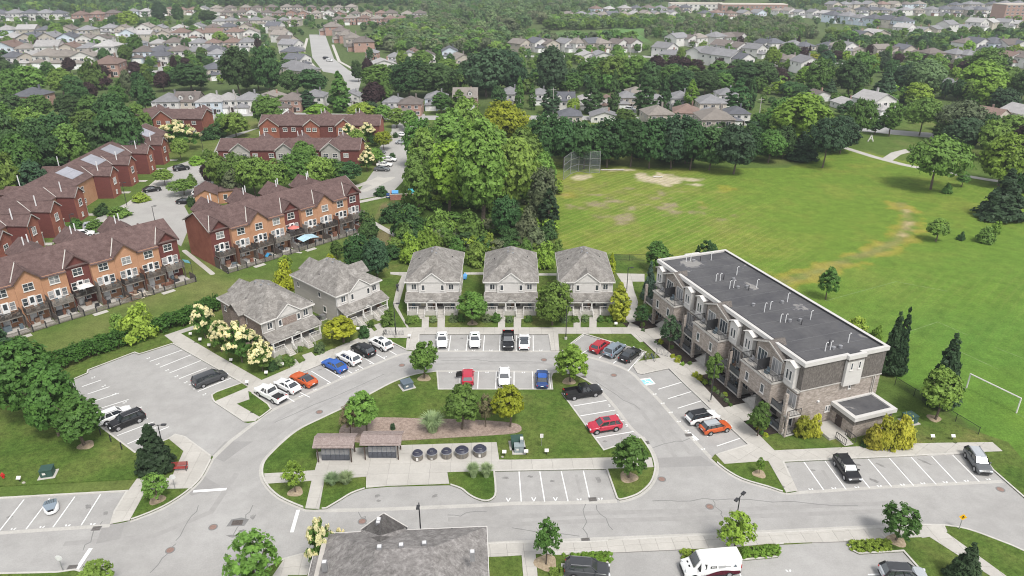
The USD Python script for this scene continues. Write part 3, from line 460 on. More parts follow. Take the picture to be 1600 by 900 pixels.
def gable_prism(u0, u1, ya, yb, z0, ze, zp):
    c = (u0 + u1) / 2; q = [(u0, z0), (u1, z0), (u1, ze), (c, zp), (u0, ze)]; v = [(x, ya, z) for x, z in q] + [(x, yb, z) for x, z in q]
    return MB().add(v, [(0, 1, 2), (0, 2, 4), (2, 3, 4), (7, 6, 5), (9, 7, 5), (9, 8, 7), (0, 5, 6), (0, 6, 1), (1, 6, 7), (1, 7, 2), (2, 7, 8), (2, 8, 3), (3, 8, 9), (3, 9, 4), (4, 9, 5), (4, 5, 0)])
def small_house(label, x, y, rz, side, front, west_brick=False, W=9.1, Dp=13.4, lot_z=0.0, dark_shade='glass_dark', extra=False):
    t = thing('semi_detached_house', label, 'house', x, y, lot_z, rz)
    E, R = 5.75, 9.25; body = MB().box(0, 0, 0, W, Dp, E - .05); part(t, 'wall', body, side)
    fr = MB().box(.0, -.04, .9, W, -.001, E - .06); part(t, 'front_wall', fr, front); part(t, 'porch_wall', MB().box(.02, -.075, .98, W - .02, -.041, 3.5), 'siding_grey' if front != 'siding_grey' else 'brick_brown')
    part(t, 'roof', hip_roof(-.4, W + .4, -.4, Dp + .4, E + .12, R, 4.9, Dp - 4.9), 'shingle_grey')
    fa = MB(); fa.box(-.42, -.44, E - .13, W + .42, -.38, E + .1); fa.box(-.42, Dp + .38, E - .13, W + .42, Dp + .44, E + .1); fa.box(-.44, -.38, E - .13, -.38, Dp + .38, E + .1); fa.box(W + .38, -.38, E - .13, W + .44, Dp + .38, E + .1); fa.box(-.36, -.36, E - .12, W + .36, Dp + .36, E - .08)
    part(t, 'eave_trim', fa, 'trim_white')
    c = W / 2; sl = (R - E - .12) / 5.3; hw = 2.25; zp = E + .12 + 1.75; yb = (zp - E - .12) / sl - .4
    g = MB(); g.slab([(c - hw, -.62, E + .1), (c, -.62, zp), (c, yb, zp), (c - hw, -.35, E + .12)], .12); g.slab([(c, -.62, zp), (c + hw, -.62, E + .1), (c + hw, -.35, E + .12), (c, yb, zp)], .12); part(t, 'gable_roof', g, 'shingle_grey')
    pm = MB().slab([(c - hw + .25, -.5, E + .08), (c + hw - .25, -.5, E + .08), (c, -.5, zp - .18)], .0001) if False else MB()
    v = [(c - hw + .2, -.5, E + .02), (c + hw - .2, -.5, E + .02), (c, -.5, zp - .16), (c - hw + .2, -.3, E + .02), (c + hw - .2, -.3, E + .02), (c, -.3, zp - .16)]; pm.add(v, [(0, 1, 2), (5, 4, 3), (0, 3, 4), (0, 4, 1), (1, 4, 5), (1, 5, 2), (2, 5, 3), (2, 3, 0)]); part(t, 'gable_face', pm, 'siding_white' if front != 'siding_beige' else 'siding_beige')
    rk = MB(); rk.bar((c - hw - .05, -.66, E + .02), (c, -.66, zp - .02), .06, .16); rk.bar((c, -.66, zp - .02), (c + hw + .05, -.66, E + .02), .06, .16); part(t, 'gable_trim', rk, 'trim_white')
    w = Wall(0, 0, 0); bay = MB(); bay.box(c - 2.45, -.36, 3.55, c + 2.45, -.045, E - .16); part(t, 'bay', bay, front)
    tr = MB(); tr.box(c - 2.5, -.40, 3.45, c + 2.5, -.05, 3.56); tr.box(-.02, -.1, 3.75, c - 2.5, -.05, 3.86); tr.box(c + 2.5, -.1, 3.75, W + .02, -.05, 3.86); part(t, 'bay_trim', tr, 'trim_white')
    if west_brick: bp = MB(); bp.box(c - 1.2, -.40, 4.0, c + 1.35, -.362, 5.3); part(t, 'brick_panel', bp, 'brick_brown')
    window(t, w, .75, 1.75, 4.15, 5.35, .04, 2); window(t, w, W - 1.75, W - .75, 4.15, 5.35, .04, 2)
    window(t, w, c - 1.95, c - 1.3, 4.15, 5.3, .36, 1); window(t, w, c + 1.45, c + 2.1, 4.15, 5.3, .36, 1)
    # porch
    pr = MB(); pr.slab([(-.25, -2.35, 2.95), (W + .25, -2.35, 2.95), (W + .25, -.02, 3.78), (-.25, -.02, 3.78)], .1); part(t, 'porch_roof', pr, 'shingle_grey')
    pg = MB(); pg.slab([(c - .95, -2.5, 3.02), (c, -2.5, 3.5), (c, -.85, 3.52), (c - .95, -2.1, 3.06)], .06); pg.slab([(c, -2.5, 3.5), (c + .95, -2.5, 3.02), (c + .95, -2.1, 3.06), (c, -.85, 3.52)], .06)
    part(t, 'porch_gable', pg, 'shingle_grey'); v = [(c - .8, -2.42, 2.98), (c + .8, -2.42, 2.98), (c, -2.42, 3.4), (c - .8, -2.3, 2.98), (c + .8, -2.3, 2.98), (c, -2.3, 3.4)]; part(t, 'porch_gable_face', MB().add(v, [(0, 1, 2), (5, 4, 3), (0, 3, 4), (0, 4, 1), (1, 4, 5), (1, 5, 2), (2, 5, 3), (2, 3, 0)]), 'trim_white')
    part(t, 'porch_beam', MB().box(-.1, -2.3, 2.6, W + .1, -2.12, 2.9), 'trim_white'); part(t, 'porch_floor', MB().box(.05, -2.25, 0, W - .05, -.05, 1.0), 'concrete')
    for k in (.25, W * .4, W * .585, W - .25): cm = MB().cbox(k, -2.18, 1.0, .2, .2, 1.62); cm.cbox(k, -2.18, 1.0, .3, .3, .25); part(t, 'column', cm, 'trim_white')
    for a, b, n in ((.35, W * .24, 6), (W * .42, W * .56, 5), (W * .74, W - .35, 7)): part(t, 'railing', railing(MB(), (a, -2.18), (b, -2.18), 1.0, .85, n), 'trim_white')
    for sy in (.12, W - .12): part(t, 'railing', railing(MB(), (sy, -2.1), (sy, -.15), 1.0, .85, 6), 'trim_white')
    for u, m in ((W * .32, 'door_cream' if front == 'siding_white' else 'door_dark'), (W * .63, 'door_dark')):
        dr = MB(); w.box(dr, u - .55, u + .55, 1.0, 3.2, .04, .09); p = part(t, 'door', dr, m); tb = MB(); w.box(tb, u - .68, u - .55, 1.0, 3.32, .04, .12); w.box(tb, u + .55, u + .68, 1.0, 3.32, .04, .12); part(p, 'frame', tb, 'trim_white')
    window(t, w, .55, 1.9, 1.7, 3.1, .04, 2); window(t, w, W - 1.95, W - .6, 1.7, 3.1, .04, 2); window(t, w, W * .44, W * .54, 1.8, 3.1, .04, 1)
    for u in (W * .29 + .05, W * .675):
        for k in range(5): part(t, 'step', MB().box(u - .62, -2.62 - k * .32 - .02 + .31, 0, u + .62, -2.62 - k * .32 + .31 + .31, .97 - (k + 1) * .165), 'concrete')
        for sx in (-.66, .66): r = MB(); r.bar((u + sx, -2.3, 1.85), (u + sx, -3.75, 1.1), .06); [r.bar((u + sx, -2.3 - q * .36, 1.0 - q * .185), (u + sx, -2.3 - q * .36, 1.85 - q * .185), .04) for q in range(5)]; part(t, 'hand_rail', r, 'trim_white')
    for k in range(3): ux = (.9, W * .5, W - 1.3)[k] + RNG.uniform(-.2, .2); part(t, 'porch_chair', MB().box(ux, -1.1, 1.001, ux + .55, -.6, 1.42).box(ux, -.66, 1.42, ux + .55, -.58, 1.9), ('clutter_a', 'clutter_b', 'metal_dark', 'metal_grey')[int(RNG.integers(4))])
    for ux in (-.09, W + .01): part(t, 'downspout', MB().box(ux, .05, .1, ux + .08, .13, E), 'metal_white')
    # sides
    for wx, wa in ((Wall(0, Dp, -math.pi / 2), 1), (Wall(W, 0, math.pi / 2), 2)):
        window(t, wx, 1.2, 1.9, 3.9, 4.9, 0, 1); window(t, wx, Dp - 5.6, Dp - 4.8, 3.9, 4.9, 0, 1); window(t, wx, Dp - 4.4, Dp - 3.5, 1.4, 2.6, 0, 1); window(t, wx, 5, 5.8, 1.4, 2.4, 0, 1)
    for k in range(4): part(t, 'roof_vent', MB().cbox(c + (-.5 if k % 2 else .35), 5.3 + k * .9, R - .22 - (.2 if k % 2 else .15), .34, .34, .32), 'metal_grey')
    part(t, 'roof_vent', MB().cyl(1.5, 7, 6.6, 7.4, .07), 'metal_dark'); part(t, 'roof_vent', MB().cyl(W - 1.5, 8, 6.6, 7.4, .07), 'metal_dark'); part(t, 'roof_vent', MB().cbox(W - 1.6, 6.2, 6.75, .3, .3, .3), 'metal_grey'); part(t, 'roof_vent', MB().cbox(1.7, 9, 6.8, .3, .3, .3), 'metal_grey')
    if extra:   # rear and side projections of the angled pair
        b = MB().box(W * .28, Dp + .01, 0, W * .72, Dp + 1.4, E - .06); part(t, 'rear_bay', b, side)
        part(t, 'rear_roof', MB().slab([(W * .25, Dp + 1.75, E + .1), (W * .5, Dp + 1.2, 7.6), (W * .5, Dp - 3.2, 7.6), (W * .25, Dp, E + .12)], .1).slab([(W * .5, Dp + 1.2, 7.6), (W * .75, Dp + 1.75, E + .1), (W * .75, Dp, E + .12), (W * .5, Dp - 3.2, 7.6)], .1).slab([(W * .25, Dp + 1.75, E + .1), (W * .75, Dp + 1.75, E + .1), (W * .5, Dp + 1.2, 7.6)], .1), 'shingle_grey')
        sx = -1.0 if west_brick else W + 1.0
        x0, x1 = (-1.0, -.01) if west_brick else (W + .01, W + 1.0)
        part(t, 'side_bay', MB().box(x0, 5.0, 0, x1, 8.2, E - .06), side)
        e = sx + (-.4 if west_brick else .4); inn = 2.6 if west_brick else W - 2.6; zt = 7.35
        part(t, 'side_roof', MB().slab([(e, 4.6, E + .1), (e, 6.6, zt), (inn, 6.6, zt), (0 if west_brick else W, 4.6, E + .12)], .1).slab([(e, 6.6, zt), (e, 8.6, E + .1), (0 if west_brick else W, 8.6, E + .12), (inn, 6.6, zt)], .1), 'shingle_grey')
        v = [(sx, 5.0, E - .06), (sx, 8.2, E - .06), (sx, 6.6, zt - .25)]; o = -.06 if west_brick else .06; v += [(a + o * -1, b_, c_) for a, b_, c_ in v]; part(t, 'side_gable', MB().add(v, [(0, 1, 2), (2, 1, 0), (5, 4, 3), (0, 3, 4), (0, 4, 1), (1, 4, 5), (1, 5, 2), (2, 5, 3), (2, 3, 0)]), side)
    return t
for i, (ex0, ex1, lab) in enumerate(((632, 718, 'white sided grey-roofed semi-detached house, left of the three facing the square'), (754.5, 842, 'white sided grey-roofed semi-detached house, middle of the three facing the square'), (872, 963.5, 'white sided grey-roofed semi-detached house with golden cedar at its right corner'))):
    a = G(ex0, 441, 5.8); b = G(ex1, 441, 5.8); cx = (a[0] + b[0]) / 2
    small_house(lab, cx - 4.55, a[1] + .42, 0, 'siding_white', 'siding_white')
a = G(407, 507, 5.7); small_house('grey-roofed house with brown brick side wall behind the row of lilacs', a[0] - .0, a[1] + .55, math.radians(47.5), 'brick_brown', 'siding_grey', True, extra=True)
a = G(523.5, 465, 5.7); small_house('grey-roofed house with plain beige side wall, second from the left', a[0] + .1, a[1] + .5, math.radians(47.5), 'siding_beige', 'siding_white', False, extra=True)
for px, py, c, lab in ((692, 520, 0, 0),)[:0]: pass
# air conditioners, bins and pots beside the houses
for px, py, lab in ((497, 500, 'two'),)[:0]: pass
x, y = G(500, 502); t = thing('air_conditioner', 'pair of dark air conditioners between the two angled houses', 'air conditioner', x, y, .1, math.radians(47)); 
for k in range(2): part(t, 'unit', MB().box(k * 1.1 - .9, -.4, .1, k * 1.1 - .1, .4, 1.0), 'metal_dark' if k == 0 else 'metal_grey')
part(t, 'pad', MB().box(-1.1, -.5, 0, 1.3, .5, .099), 'concrete')

# ---------------------------------------------------------------- flat-roofed brick block
cx_, cn_ = math.cos(CA), math.sin(CA)
def condo():
    L, Wd, Z, ZB = 37.3, 13.3, 10.4, 6.3
    t = thing('apartment_block', 'flat-roofed three-storey brick apartment block with dark upper walls and white parapet', 'apartment building', CO[0] + .25, CO[1] + .45, 0, CA)
    part(t, 'brick_wall', MB().box(0, 0, 0, Wd, L, ZB), 'stone_tan'); part(t, 'upper_wall', MB().box(-.08, -.08, ZB + .14, Wd + .08, L + .08, Z - .3), 'shake_dark'); part(t, 'belt_course', MB().box(-.14, -.14, ZB, Wd + .14, L + .14, ZB + .14), 'soffit')
    part(t, 'roof', MB().box(.25, .25, Z - .3, Wd - .25, L - .25, Z + .02), 'membrane')
    pp = MB(); st = 8.2   # parapet with the step at the near end
    pp.box(-.3, -.3, Z - .3, .2, L + .3, Z + .28); pp.box(Wd - .2, -.3, Z - .3, Wd + .3, L + .3, Z + .28); pp.box(.2, -.3, Z - .3, 6.4, .2, Z + .28); pp.box(6.4, -.72, Z - .29, 9.4, -.22, Z + .3); pp.box(6.4, -.22, Z - .29, 6.9, .2, Z + .3); pp.box(8.9, -.22, Z - .29, 9.4, .2, Z + .3); pp.box(9.4, -.3, Z - .3, Wd - .2, .2, Z + .28); pp.box(.2, L - .2, Z - .3, 5.4, L + .3, Z + .28); pp.box(5.4, L - .2, Z - .29, 8.2, L + .7, Z + .3); pp.box(8.2, L - .2, Z - .3, Wd - .2, L + .3, Z + .28); pb = MB().box(6.91, -.21, Z - .29, 8.89, .24, Z + .01); part(t, 'roof_bump', pb, 'membrane')
    part(t, 'parapet', pp, 'parapet_white'); ip = MB(); ip.box(.265, .27, Z + .021, .32, L - .27, Z + .3); ip.box(Wd - .32, .27, Z + .021, Wd - .265, L - .27, Z + .3); part(t, 'parapet_lining', ip, 'metal_dark')
    sm = MB()
    for k in range(1, 13): sm.box(.4, k * L / 13 - .02, Z + .021, Wd - .4, k * L / 13 + .02, Z + .027)
    part(t, 'roof_seam', sm, 'roof_seam_mat', kind='stuff')
    # roof pipes: two gooseneck pairs and a tall one per group
    for px, py, k in ((1072, 409, 1), (1079, 408, 1), (1084, 409, 0), (1094, 408, 2), (1111, 407, 3), (1118.5, 440, 1), (1125, 439, 1), (1130.5, 437, 2), (1146, 438, 0), (1151, 430, 3), (1140, 451, 1), (1146, 450, 1), (1153, 451, 0), (1167, 450, 0), (1169.5, 454, 2), (1182, 450, 3), (1194, 488, 3), (1203, 484, 1), (1177, 478, 0), (1219, 504, 1), (1227, 504, 1), (1234, 503, 0), (1250, 502, 0), (1252, 508, 2), (1266, 500, 3), (1230, 472, 3), (1222, 474, 0), (1289, 549, 1), (1297, 547, 1), (1302, 546, 0), (1295, 540, 2), (1313, 544, 0), (1325, 536, 3)):
        g = G(px, py, Z) - (CO + (.25, .45)); lx, ly = g[0] * cx_ + g[1] * cn_, -g[0] * cn_ + g[1] * cx_
        if not (.6 < lx < Wd - .6 and .6 < ly < L - .6): continue
        b = MB()
        if k in (1, 3): h = 1.2 if k == 1 else 1.35; b.tube([(lx, ly, Z), (lx, ly, Z + h), (lx + .1, ly, Z + h + .16), (lx + .3, ly, Z + h + .1)], .058, 7)
        elif k == 2: b.cyl(lx, ly, Z, Z + .9, .07, n=8)
        else: b.cbox(lx, ly, Z + .02, .35, .35, .4); b.cyl(lx, ly, Z + .42, Z + .5, .26, .05, n=10)
        part(t, 'roof_pipe' if k else 'roof_vent', b, 'metal_white' if k in (1, 3) else 'metal_dark' if k == 2 else 'metal_grey')
    # front, facing the parking: three modules of bay, gabled centre, bay
    w = Wall(0, L, -math.pi / 2); M3 = L / 3
    for m in range(3):
        u = m * M3; c = u + M3 / 2
        for bu in (u + 1.75, u + M3 - 1.75):
            b = MB(); w.box(b, bu - .95, bu + .95, ZB + .05, Z - .75, .081, .75); part(t, 'bay', b, 'siding_white'); rf = MB()
            for q in (((bu - 1.15, .085, Z - .73), (bu, .085, Z - .25), (bu, 1.0, Z - .25), (bu - 1.15, 1.0, Z - .73)), ((bu, .085, Z - .25), (bu + 1.15, .085, Z - .73), (bu + 1.15, 1.0, Z - .73), (bu, 1.0, Z - .25))): rf.slab([w.at(a, d, z) for a, d, z in q][::-1], .1)
            part(t, 'bay_roof', rf, 'trim_white'); bf = MB(); p3 = [w.at(bu - .95, .74, Z - .75), w.at(bu + .95, .74, Z - .75), w.at(bu, .74, Z - .32)]; p4 = [w.at(bu - .95, .2, Z - .75), w.at(bu + .95, .2, Z - .75), w.at(bu, .2, Z - .32)]; bf.add(p3 + p4, [(0, 1, 2), (5, 4, 3), (0, 3, 4), (0, 4, 1), (1, 4, 5), (1, 5, 2), (2, 5, 3), (2, 3, 0)]); part(t, 'bay_gable', bf, 'siding_beige')
            window(t, w, bu - .6, bu - .05, ZB + .95, ZB + 2.5, .75, 1); window(t, w, bu + .05, bu + .6, ZB + .95, ZB + 2.5, .75, 1)
        # gabled centre: third-floor balcony over a stone box
        gw = 3.0; gb = MB(); pts = [w.at(c - gw, .082, ZB + .1), w.at(c + gw, .082, ZB + .1), w.at(c + gw, .082, Z - .95), w.at(c, .082, Z + .2), w.at(c - gw, .082, Z - .95)]; pt2 = [w.at(c - gw, .35, ZB + .1), w.at(c + gw, .35, ZB + .1), w.at(c + gw, .35, Z - .95), w.at(c, .35, Z + .2), w.at(c - gw, .35, Z - .95)]
        gb.add(pts + pt2, [(7, 6, 5), (8, 7, 5), (9, 8, 5), (0, 1, 6), (0, 6, 5), (1, 2, 7), (1, 7, 6), (2, 3, 8), (2, 8, 7), (3, 4, 9), (3, 9, 8), (4, 0, 5), (4, 5, 9)]); part(t, 'gable_wall', gb, 'stone_tan')
        rf = MB()
        for q in (((c - gw - .35, -.1, Z - .98), (c, -1.6, Z + .5), (c, .95, Z + .42), (c - gw - .35, .95, Z - .98)), ((c, -1.6, Z + .5), (c + gw + .35, -.1, Z - .98), (c + gw + .35, .95, Z - .98), (c, .95, Z + .42))): rf.slab([w.at(a, d, z) for a, d, z in q][::-1], .14)
        part(t, 'gable_roof', rf, 'shake_dark'); rt = MB(); rt.bar(w.at(c - gw - .4, .98, Z - 1.1), w.at(c, .98, Z + .32), .07, .2); rt.bar(w.at(c, .98, Z + .32), w.at(c + gw + .4, .98, Z - 1.1), .07, .2); part(t, 'gable_trim', rt, 'soffit')
        for du in (-1.55, 1.55): window(t, w, c + du - 1.0, c + du + 1.0, ZB + .2, ZB + 2.35, .35, 3, 1, pane='glass_blind' if (m + int(du > 0)) % 2 else 'glass_dark', name='balcony_door', sill=False)
        bx = MB(); w.box(bx, c - 3.35, c + 3.35, 3.15, ZB - .1, .01, 2.35); part(t, 'stone_box', bx, 'stone_tan'); sl = MB(); w.box(sl, c - 3.5, c + 3.5, ZB - .09, ZB + .16, .14, 2.5); part(t, 'balcony_slab', sl, 'soffit')
        for du in (-1.7, 1.7): window(t, w, c + du - .4, c + du + .4, 3.9, 5.3, 2.35, 1)
        rl = MB(); railing(rl, w.at(c - 3.4, 2.4, 0)[:2], w.at(c + 3.4, 2.4, 0)[:2], ZB + .16, 1.05, 26); 
        for s in (-3.4, 3.4): railing(rl, w.at(c + s, .4, 0)[:2], w.at(c + s, 2.4, 0)[:2], ZB + .16, 1.05, 8)
        part(t, 'railing', rl, 'metal_dark'); dv = MB(); w.box(dv, c - .04, c + .04, ZB + .16, ZB + 1.9, .36, 2.3); part(t, 'balcony_divider', dv, 'metal_dark')
        # open ground level with stairs below the box
        for s in (-3.1, 3.1): cl = MB(); w.box(cl, c + s - .22, c + s + .22, 0, 3.15, 1.85, 2.3); part(t, 'column', cl, 'stone_tan')
        en = MB(); w.box(en, c - 2.6, c + 2.6, .3, 3.0, .012, .05); part(t, 'entry_recess', en, 'interior_dark')
        sr = MB()
        for k in range(9): w.box(sr, c - 2.4 + k * .3, c - 2.1 + k * .3, .1, .3 + k * .28, .9, 2.0)
        part(t, 'stair', sr, 'deck_grey'); part(t, 'stair_rail', MB().bar(w.at(c - 2.4, 2.05, 1.3), w.at(c + .5, 2.05, 3.1), .06).bar(w.at(c - 2.4, 2.05, .7), w.at(c + .5, 2.05, 2.5), .05), 'metal_dark')
        # stacked balconies either side
        for s, e in ((u - .0 + .02, c - 3.5), (c + 3.5, u + M3 - .02)):
            for zf in (.35, 3.2):
                b = MB(); w.box(b, s, e, zf - .2, zf, .011, 2.2); part(t, 'balcony_slab', b, 'soffit')
                rl = MB(); railing(rl, w.at(s + .1, 2.12, 0)[:2], w.at(e - .1, 2.12, 0)[:2], zf, 1.0, 11); part(t, 'railing', rl, 'metal_dark'); gl = MB(); w.box(gl, s + .12, e - .12, zf + .12, zf + .92, 2.09, 2.11); part(t, 'rail_panel', gl, 'rail_glass')
                mid = (s + e) / 2; window(t, w, mid - 1.0, mid + 1.0, zf + .05, zf + 2.2, .02, 3, 1, pane='glass_blind' if (m + int(zf)) % 2 else 'glass_dark', name='balcony_door', sill=False)
                for q in range(4):   # chairs, tables, planters
                    uu = s + .4 + (e - s - .8) * RNG.random(); dd = .6 + RNG.random() * 1.2; cu = MB(); w.box(cu, uu, uu + .5, zf, zf + .42, dd, dd + .45); w.box(cu, uu, uu + .5, zf + .42, zf + .85, dd, dd + .08); part(t, 'balcony_chair', cu, ('clutter_a', 'clutter_b', 'metal_dark', 'metal_grey')[q])
            if m < 3:
                for zu in ((s if s < c else e),):
                    cl = MB(); w.box(cl, zu - .2, zu + .2, 0, ZB, 1.9, 2.3); part(t, 'column', cl, 'stone_tan')
            b = MB(); w.box(b, s, e, ZB - .3, ZB - .005, .01, .5); part(t, 'lintel', b, 'soffit')
        for k in range(2): uu = c - 2.6 + k * 3.4; cu = MB(); w.box(cu, uu, uu + .55, ZB + .161, ZB + .6, 1.2, 1.7); w.box(cu, uu, uu + .55, ZB + .6, ZB + 1.05, 1.2, 1.28); part(t, 'balcony_chair', cu, 'clutter_a' if k else 'metal_grey')
    # near end wall
    w = Wall(0, 0, 0); pn = MB(); w.box(pn, 6.5, 9.3, ZB - .35, Z - .5, .14, .55); part(t, 'white_panel', pn, 'siding_white'); ph = MB(); w.box(ph, 6.4, 9.4, Z - .52, Z - .4, .085, .72); part(t, 'panel_head', ph, 'shake_dark')
    window(t, w, 7.05, 7.5, Z - 2.0, Z - .85, .55, 1); window(t, w, 8.35, 8.8, Z - 2.0, Z - .85, .55, 1); window(t, w, 8.0, 8.4, 5.0, 6.0, .0, 1); window(t, w, 4.75, 5.15, 2.0, 3.0, 0, 1); window(t, w, 5.2, 5.6, 2.0, 3.0, 0, 1)
    part(t, 'wall_lamp', MB().box(3.1, -.2, 4.0, 3.4, -.001, 4.2), 'metal_white')
    part(t, 'downspout', MB().bar((12.4, -.08, 3.2), (12.4, -.08, ZB), .1).bar((12.1, -.08, 3.2), (12.1, -.08, ZB), .08), 'siding_beige')
    for zf in (.35, 3.2):  # balcony end slabs seen at the corner
        part(t, 'balcony_slab', MB().box(-2.2, -.9, zf - .2, -.01, -.02, zf), 'soffit'); part(t, 'railing', railing(MB(), (-2.1, -.85), (-.1, -.85), zf, 1.0, 8), 'metal_dark')
    part(t, 'column', MB().box(-2.25, -.95, 0, -2.0, -.7, ZB - 2.2), 'stone_tan')
    # rear balconies on the field side
    for yy in (2.0, 14, 26):
        part(t, 'balcony_slab', MB().box(Wd + .01, yy, 3.0, Wd + 1.9, yy + 4, 3.2), 'soffit'); part(t, 'railing', railing(MB(), (Wd + 1.85, yy), (Wd + 1.85, yy + 4), 3.2, 1.0, 12), 'metal_dark'); part(t, 'post', MB().box(Wd + 1.7, yy, 0, Wd + 1.85, yy + .15, 6.6), 'metal_white'); part(t, 'balcony_slab', MB().box(Wd + .01, yy, 6.4, Wd + 2.0, yy + 4, 6.62), 'trim_white')
    # entrance annex with its own flat roof
    x0, x1, y0, y1, ZA = 5.95, 12.3, -4.1, -.02, 3.3
    part(t, 'annex_wall', MB().box(x0, y0, 0, x1, y1, 2.2), 'stone_tan'); part(t, 'annex_band', MB().box(x0 - .03, y0 - .03, 2.2, x1 + .03, y1, ZA - .25), 'shake_dark'); part(t, 'annex_roof', MB().box(x0 + .2, y0 + .2, ZA - .2, x1 - .2, y1, ZA + .06), 'membrane')
    ap = MB(); ap.box(x0 - .35, y0 - .35, ZA - .3, x1 + .35, y0 + .22, ZA + .26); ap.box(x0 - .35, y0 + .22, ZA - .3, x0 + .22, y1, ZA + .26); ap.box(x1 - .22, y0 + .22, ZA - .3, x1 + .35, y1, ZA + .26); ap.box(x0 + .22, y1 - .3, ZA + .061, x1 - .22, y1, ZA + .26); part(t, 'annex_parapet', ap, 'parapet_white')
    wd = Wall(x0, y1, -math.pi / 2); d = MB(); wd.box(d, 1.0, 2.1, .55, 2.15, .01, .06); p = part(t, 'door', d, 'door_dark'); part(p, 'handle', MB().bar(wd.at(1.15, .1, 1.4), wd.at(1.15, .1, 1.7), .05), 'metal_grey')
    part(t, 'landing', MB().box(x0 - 3.0, y0 + .6, 0, x0 - .05, y1 - .1, .5), 'concrete')
    lz = MB()
    for k in range(5): part(t, 'step', MB().box(x0 - 1.9 + .0, y0 + .6 - (k + 1) * .34, 0, x0 - .5, y0 + .6 - k * .34 - .001, .48 - k * .08), 'concrete')
    for sx in (-2.0, -.4): part(t, 'hand_rail', railing(MB(), (x0 + sx, y0 + .6), (x0 + sx, y0 - 1.2), .35, .95, 6), 'metal_dark')
condo()
# ---------------------------------------------------------------- house at the bottom edge: roofs seen from above
def south_house():
    o = G(485, 884, 5.6); rz = math.radians(3.5); t = thing('south_house', 'large grey-shingled house roof with white vents cut by the bottom edge', 'house', *G(486, 884, 5.5), 0, rz)
    W = 16.4; E = 5.6; part(t, 'wall', MB().box(.5, -14, 0, W - .1, 3.7, E - .1), 'siding_beige'); part(t, 'wing_wall', MB().box(4.8, 3.71, 0, 8.4, 4.1, E - .1), 'siding_beige')
    r = MB(); X0, X1, Y1, Y0 = 1.0, W + .5, 4.15, -14.5; ym = -1.6; zr = 8.7
    r.slab([(X0, Y1, E), (X0 + 5.5, ym, zr), (X1 - 5, ym, zr), (X1, Y1, E)], .14); r.slab([(X1, Y1, E), (X1 - 5, ym, zr), (X1 - 5, Y0, zr), (X1, Y0, E)], .14); r.slab([(X0 + 5.5, ym, zr), (X0 + 5.5, Y0, zr), (X1 - 5, Y0, zr), (X1 - 5, ym, zr)], .14); r.slab([(X0, Y1, E), (X0, Y0, E), (X0 + 5.5, Y0, zr), (X0 + 5.5, ym, zr)], .14)
    part(t, 'roof', r, 'shingle_south')
    zt = 7.55; y3 = 4.5; a, b, m = 4.2, 8.85, 6.6; r = MB().slab([(a, y3, E), (m, y3, zt), (m, .5, zt), (a, 4.0, E)][::-1], .13).slab([(m, y3, zt), (b, y3, E), (b, 4.0, E), (m, .5, zt)][::-1], .13); part(t, 'wing_roof', r, 'shingle_south'); part(t, 'wing_gable', gable_prism(a + .3, b - .3, 4.05, 4.3, E - .2, E - .02, zt - .3), 'siding_beige')
    r.slab([(a, y3, E), (a, 3, E + .1), (m, 1.4, zt), (m, y3 - 1.4, zt)], .13); r.slab([(b, y3, E), (m, y3 - 1.4, zt), (m, 1.4, zt), (b, 3, E + .1)], .13); r.slab([(a, y3, E), (m, y3 - 1.4, zt), (b, y3, E)], .13); part(t, 'wing_roof', r, 'shingle_south')
    r = MB(); r.slab([(-.2, 1.9, 4.9), (-.2, -12, 4.9), (4.5, -12, 7.4), (4.5, -.4, 7.4)], .12); r.slab([(-.2, 1.9, 4.9), (4.5, -.4, 7.4), (5.8, 1.9, 4.95)], .12); part(t, 'side_roof', r, 'shingle_south')
    part(t, 'side_wall', MB().box(.1, -12, 0, 2.1, 1.5, 4.75), 'siding_beige')
    f = MB(); f.box(X0, Y1, E - .22, a, Y1 + .06, E + .03); f.box(b, Y1, E - .22, X1 + .06, Y1 + .06, E + .03); f.box(X1, Y0, E - .22, X1 + .06, Y1, E + .03); f.bar((a, y3 + .03, E), (m, y3 + .03, zt), .06, .16); f.bar((m, y3 + .03, zt), (b, y3 + .03, E), .06, .16); f.box(-.26, -12, 4.68, -.2, 1.95, 4.92); part(t, 'eave_trim', f, 'trim_white')
    def rz_(px, py, zg):
        g = G(px, py, zg) - G(486, 884, 5.5); return g[0] * math.cos(rz) + g[1] * math.sin(rz), -g[0] * math.sin(rz) + g[1] * math.cos(rz)
    def onroof(px, py):
        z = 7.0
        for _ in range(12): z = 5.6 + min(5.75, max(0, 4.15 - rz_(px, py, z)[1])) / 5.75 * 3.1
        return z
    for px, py, zg in ((507, 881, 6.9), (593, 857, 7.2), (627, 854, 7.2), (663, 851, 7.2), (738, 865, 6.6), (592, 814, 6.9), (591, 818.5, 6.8)):
        zg = onroof(px, py) + .12 if 590 < px and py > 840 else zg + .25; x, y = rz_(px, py, zg); b = MB().cbox(x, y, zg - .75, .46, .46, 1.02); p = part(t, 'roof_vent', b, 'metal_grey'); part(p, 'cap', MB().cbox(x, y, zg + .271, .34, .34, .06), 'metal_white')
    for px, py in ((635, 823), (706, 824)): x, y = rz_(px, py, 5.9); part(t, 'gutter_outlet', MB().cbox(x, y, 5.0, .12, .12, .75), 'metal_dark')
south_house()
x, y = G(683, 826, 5.4); 
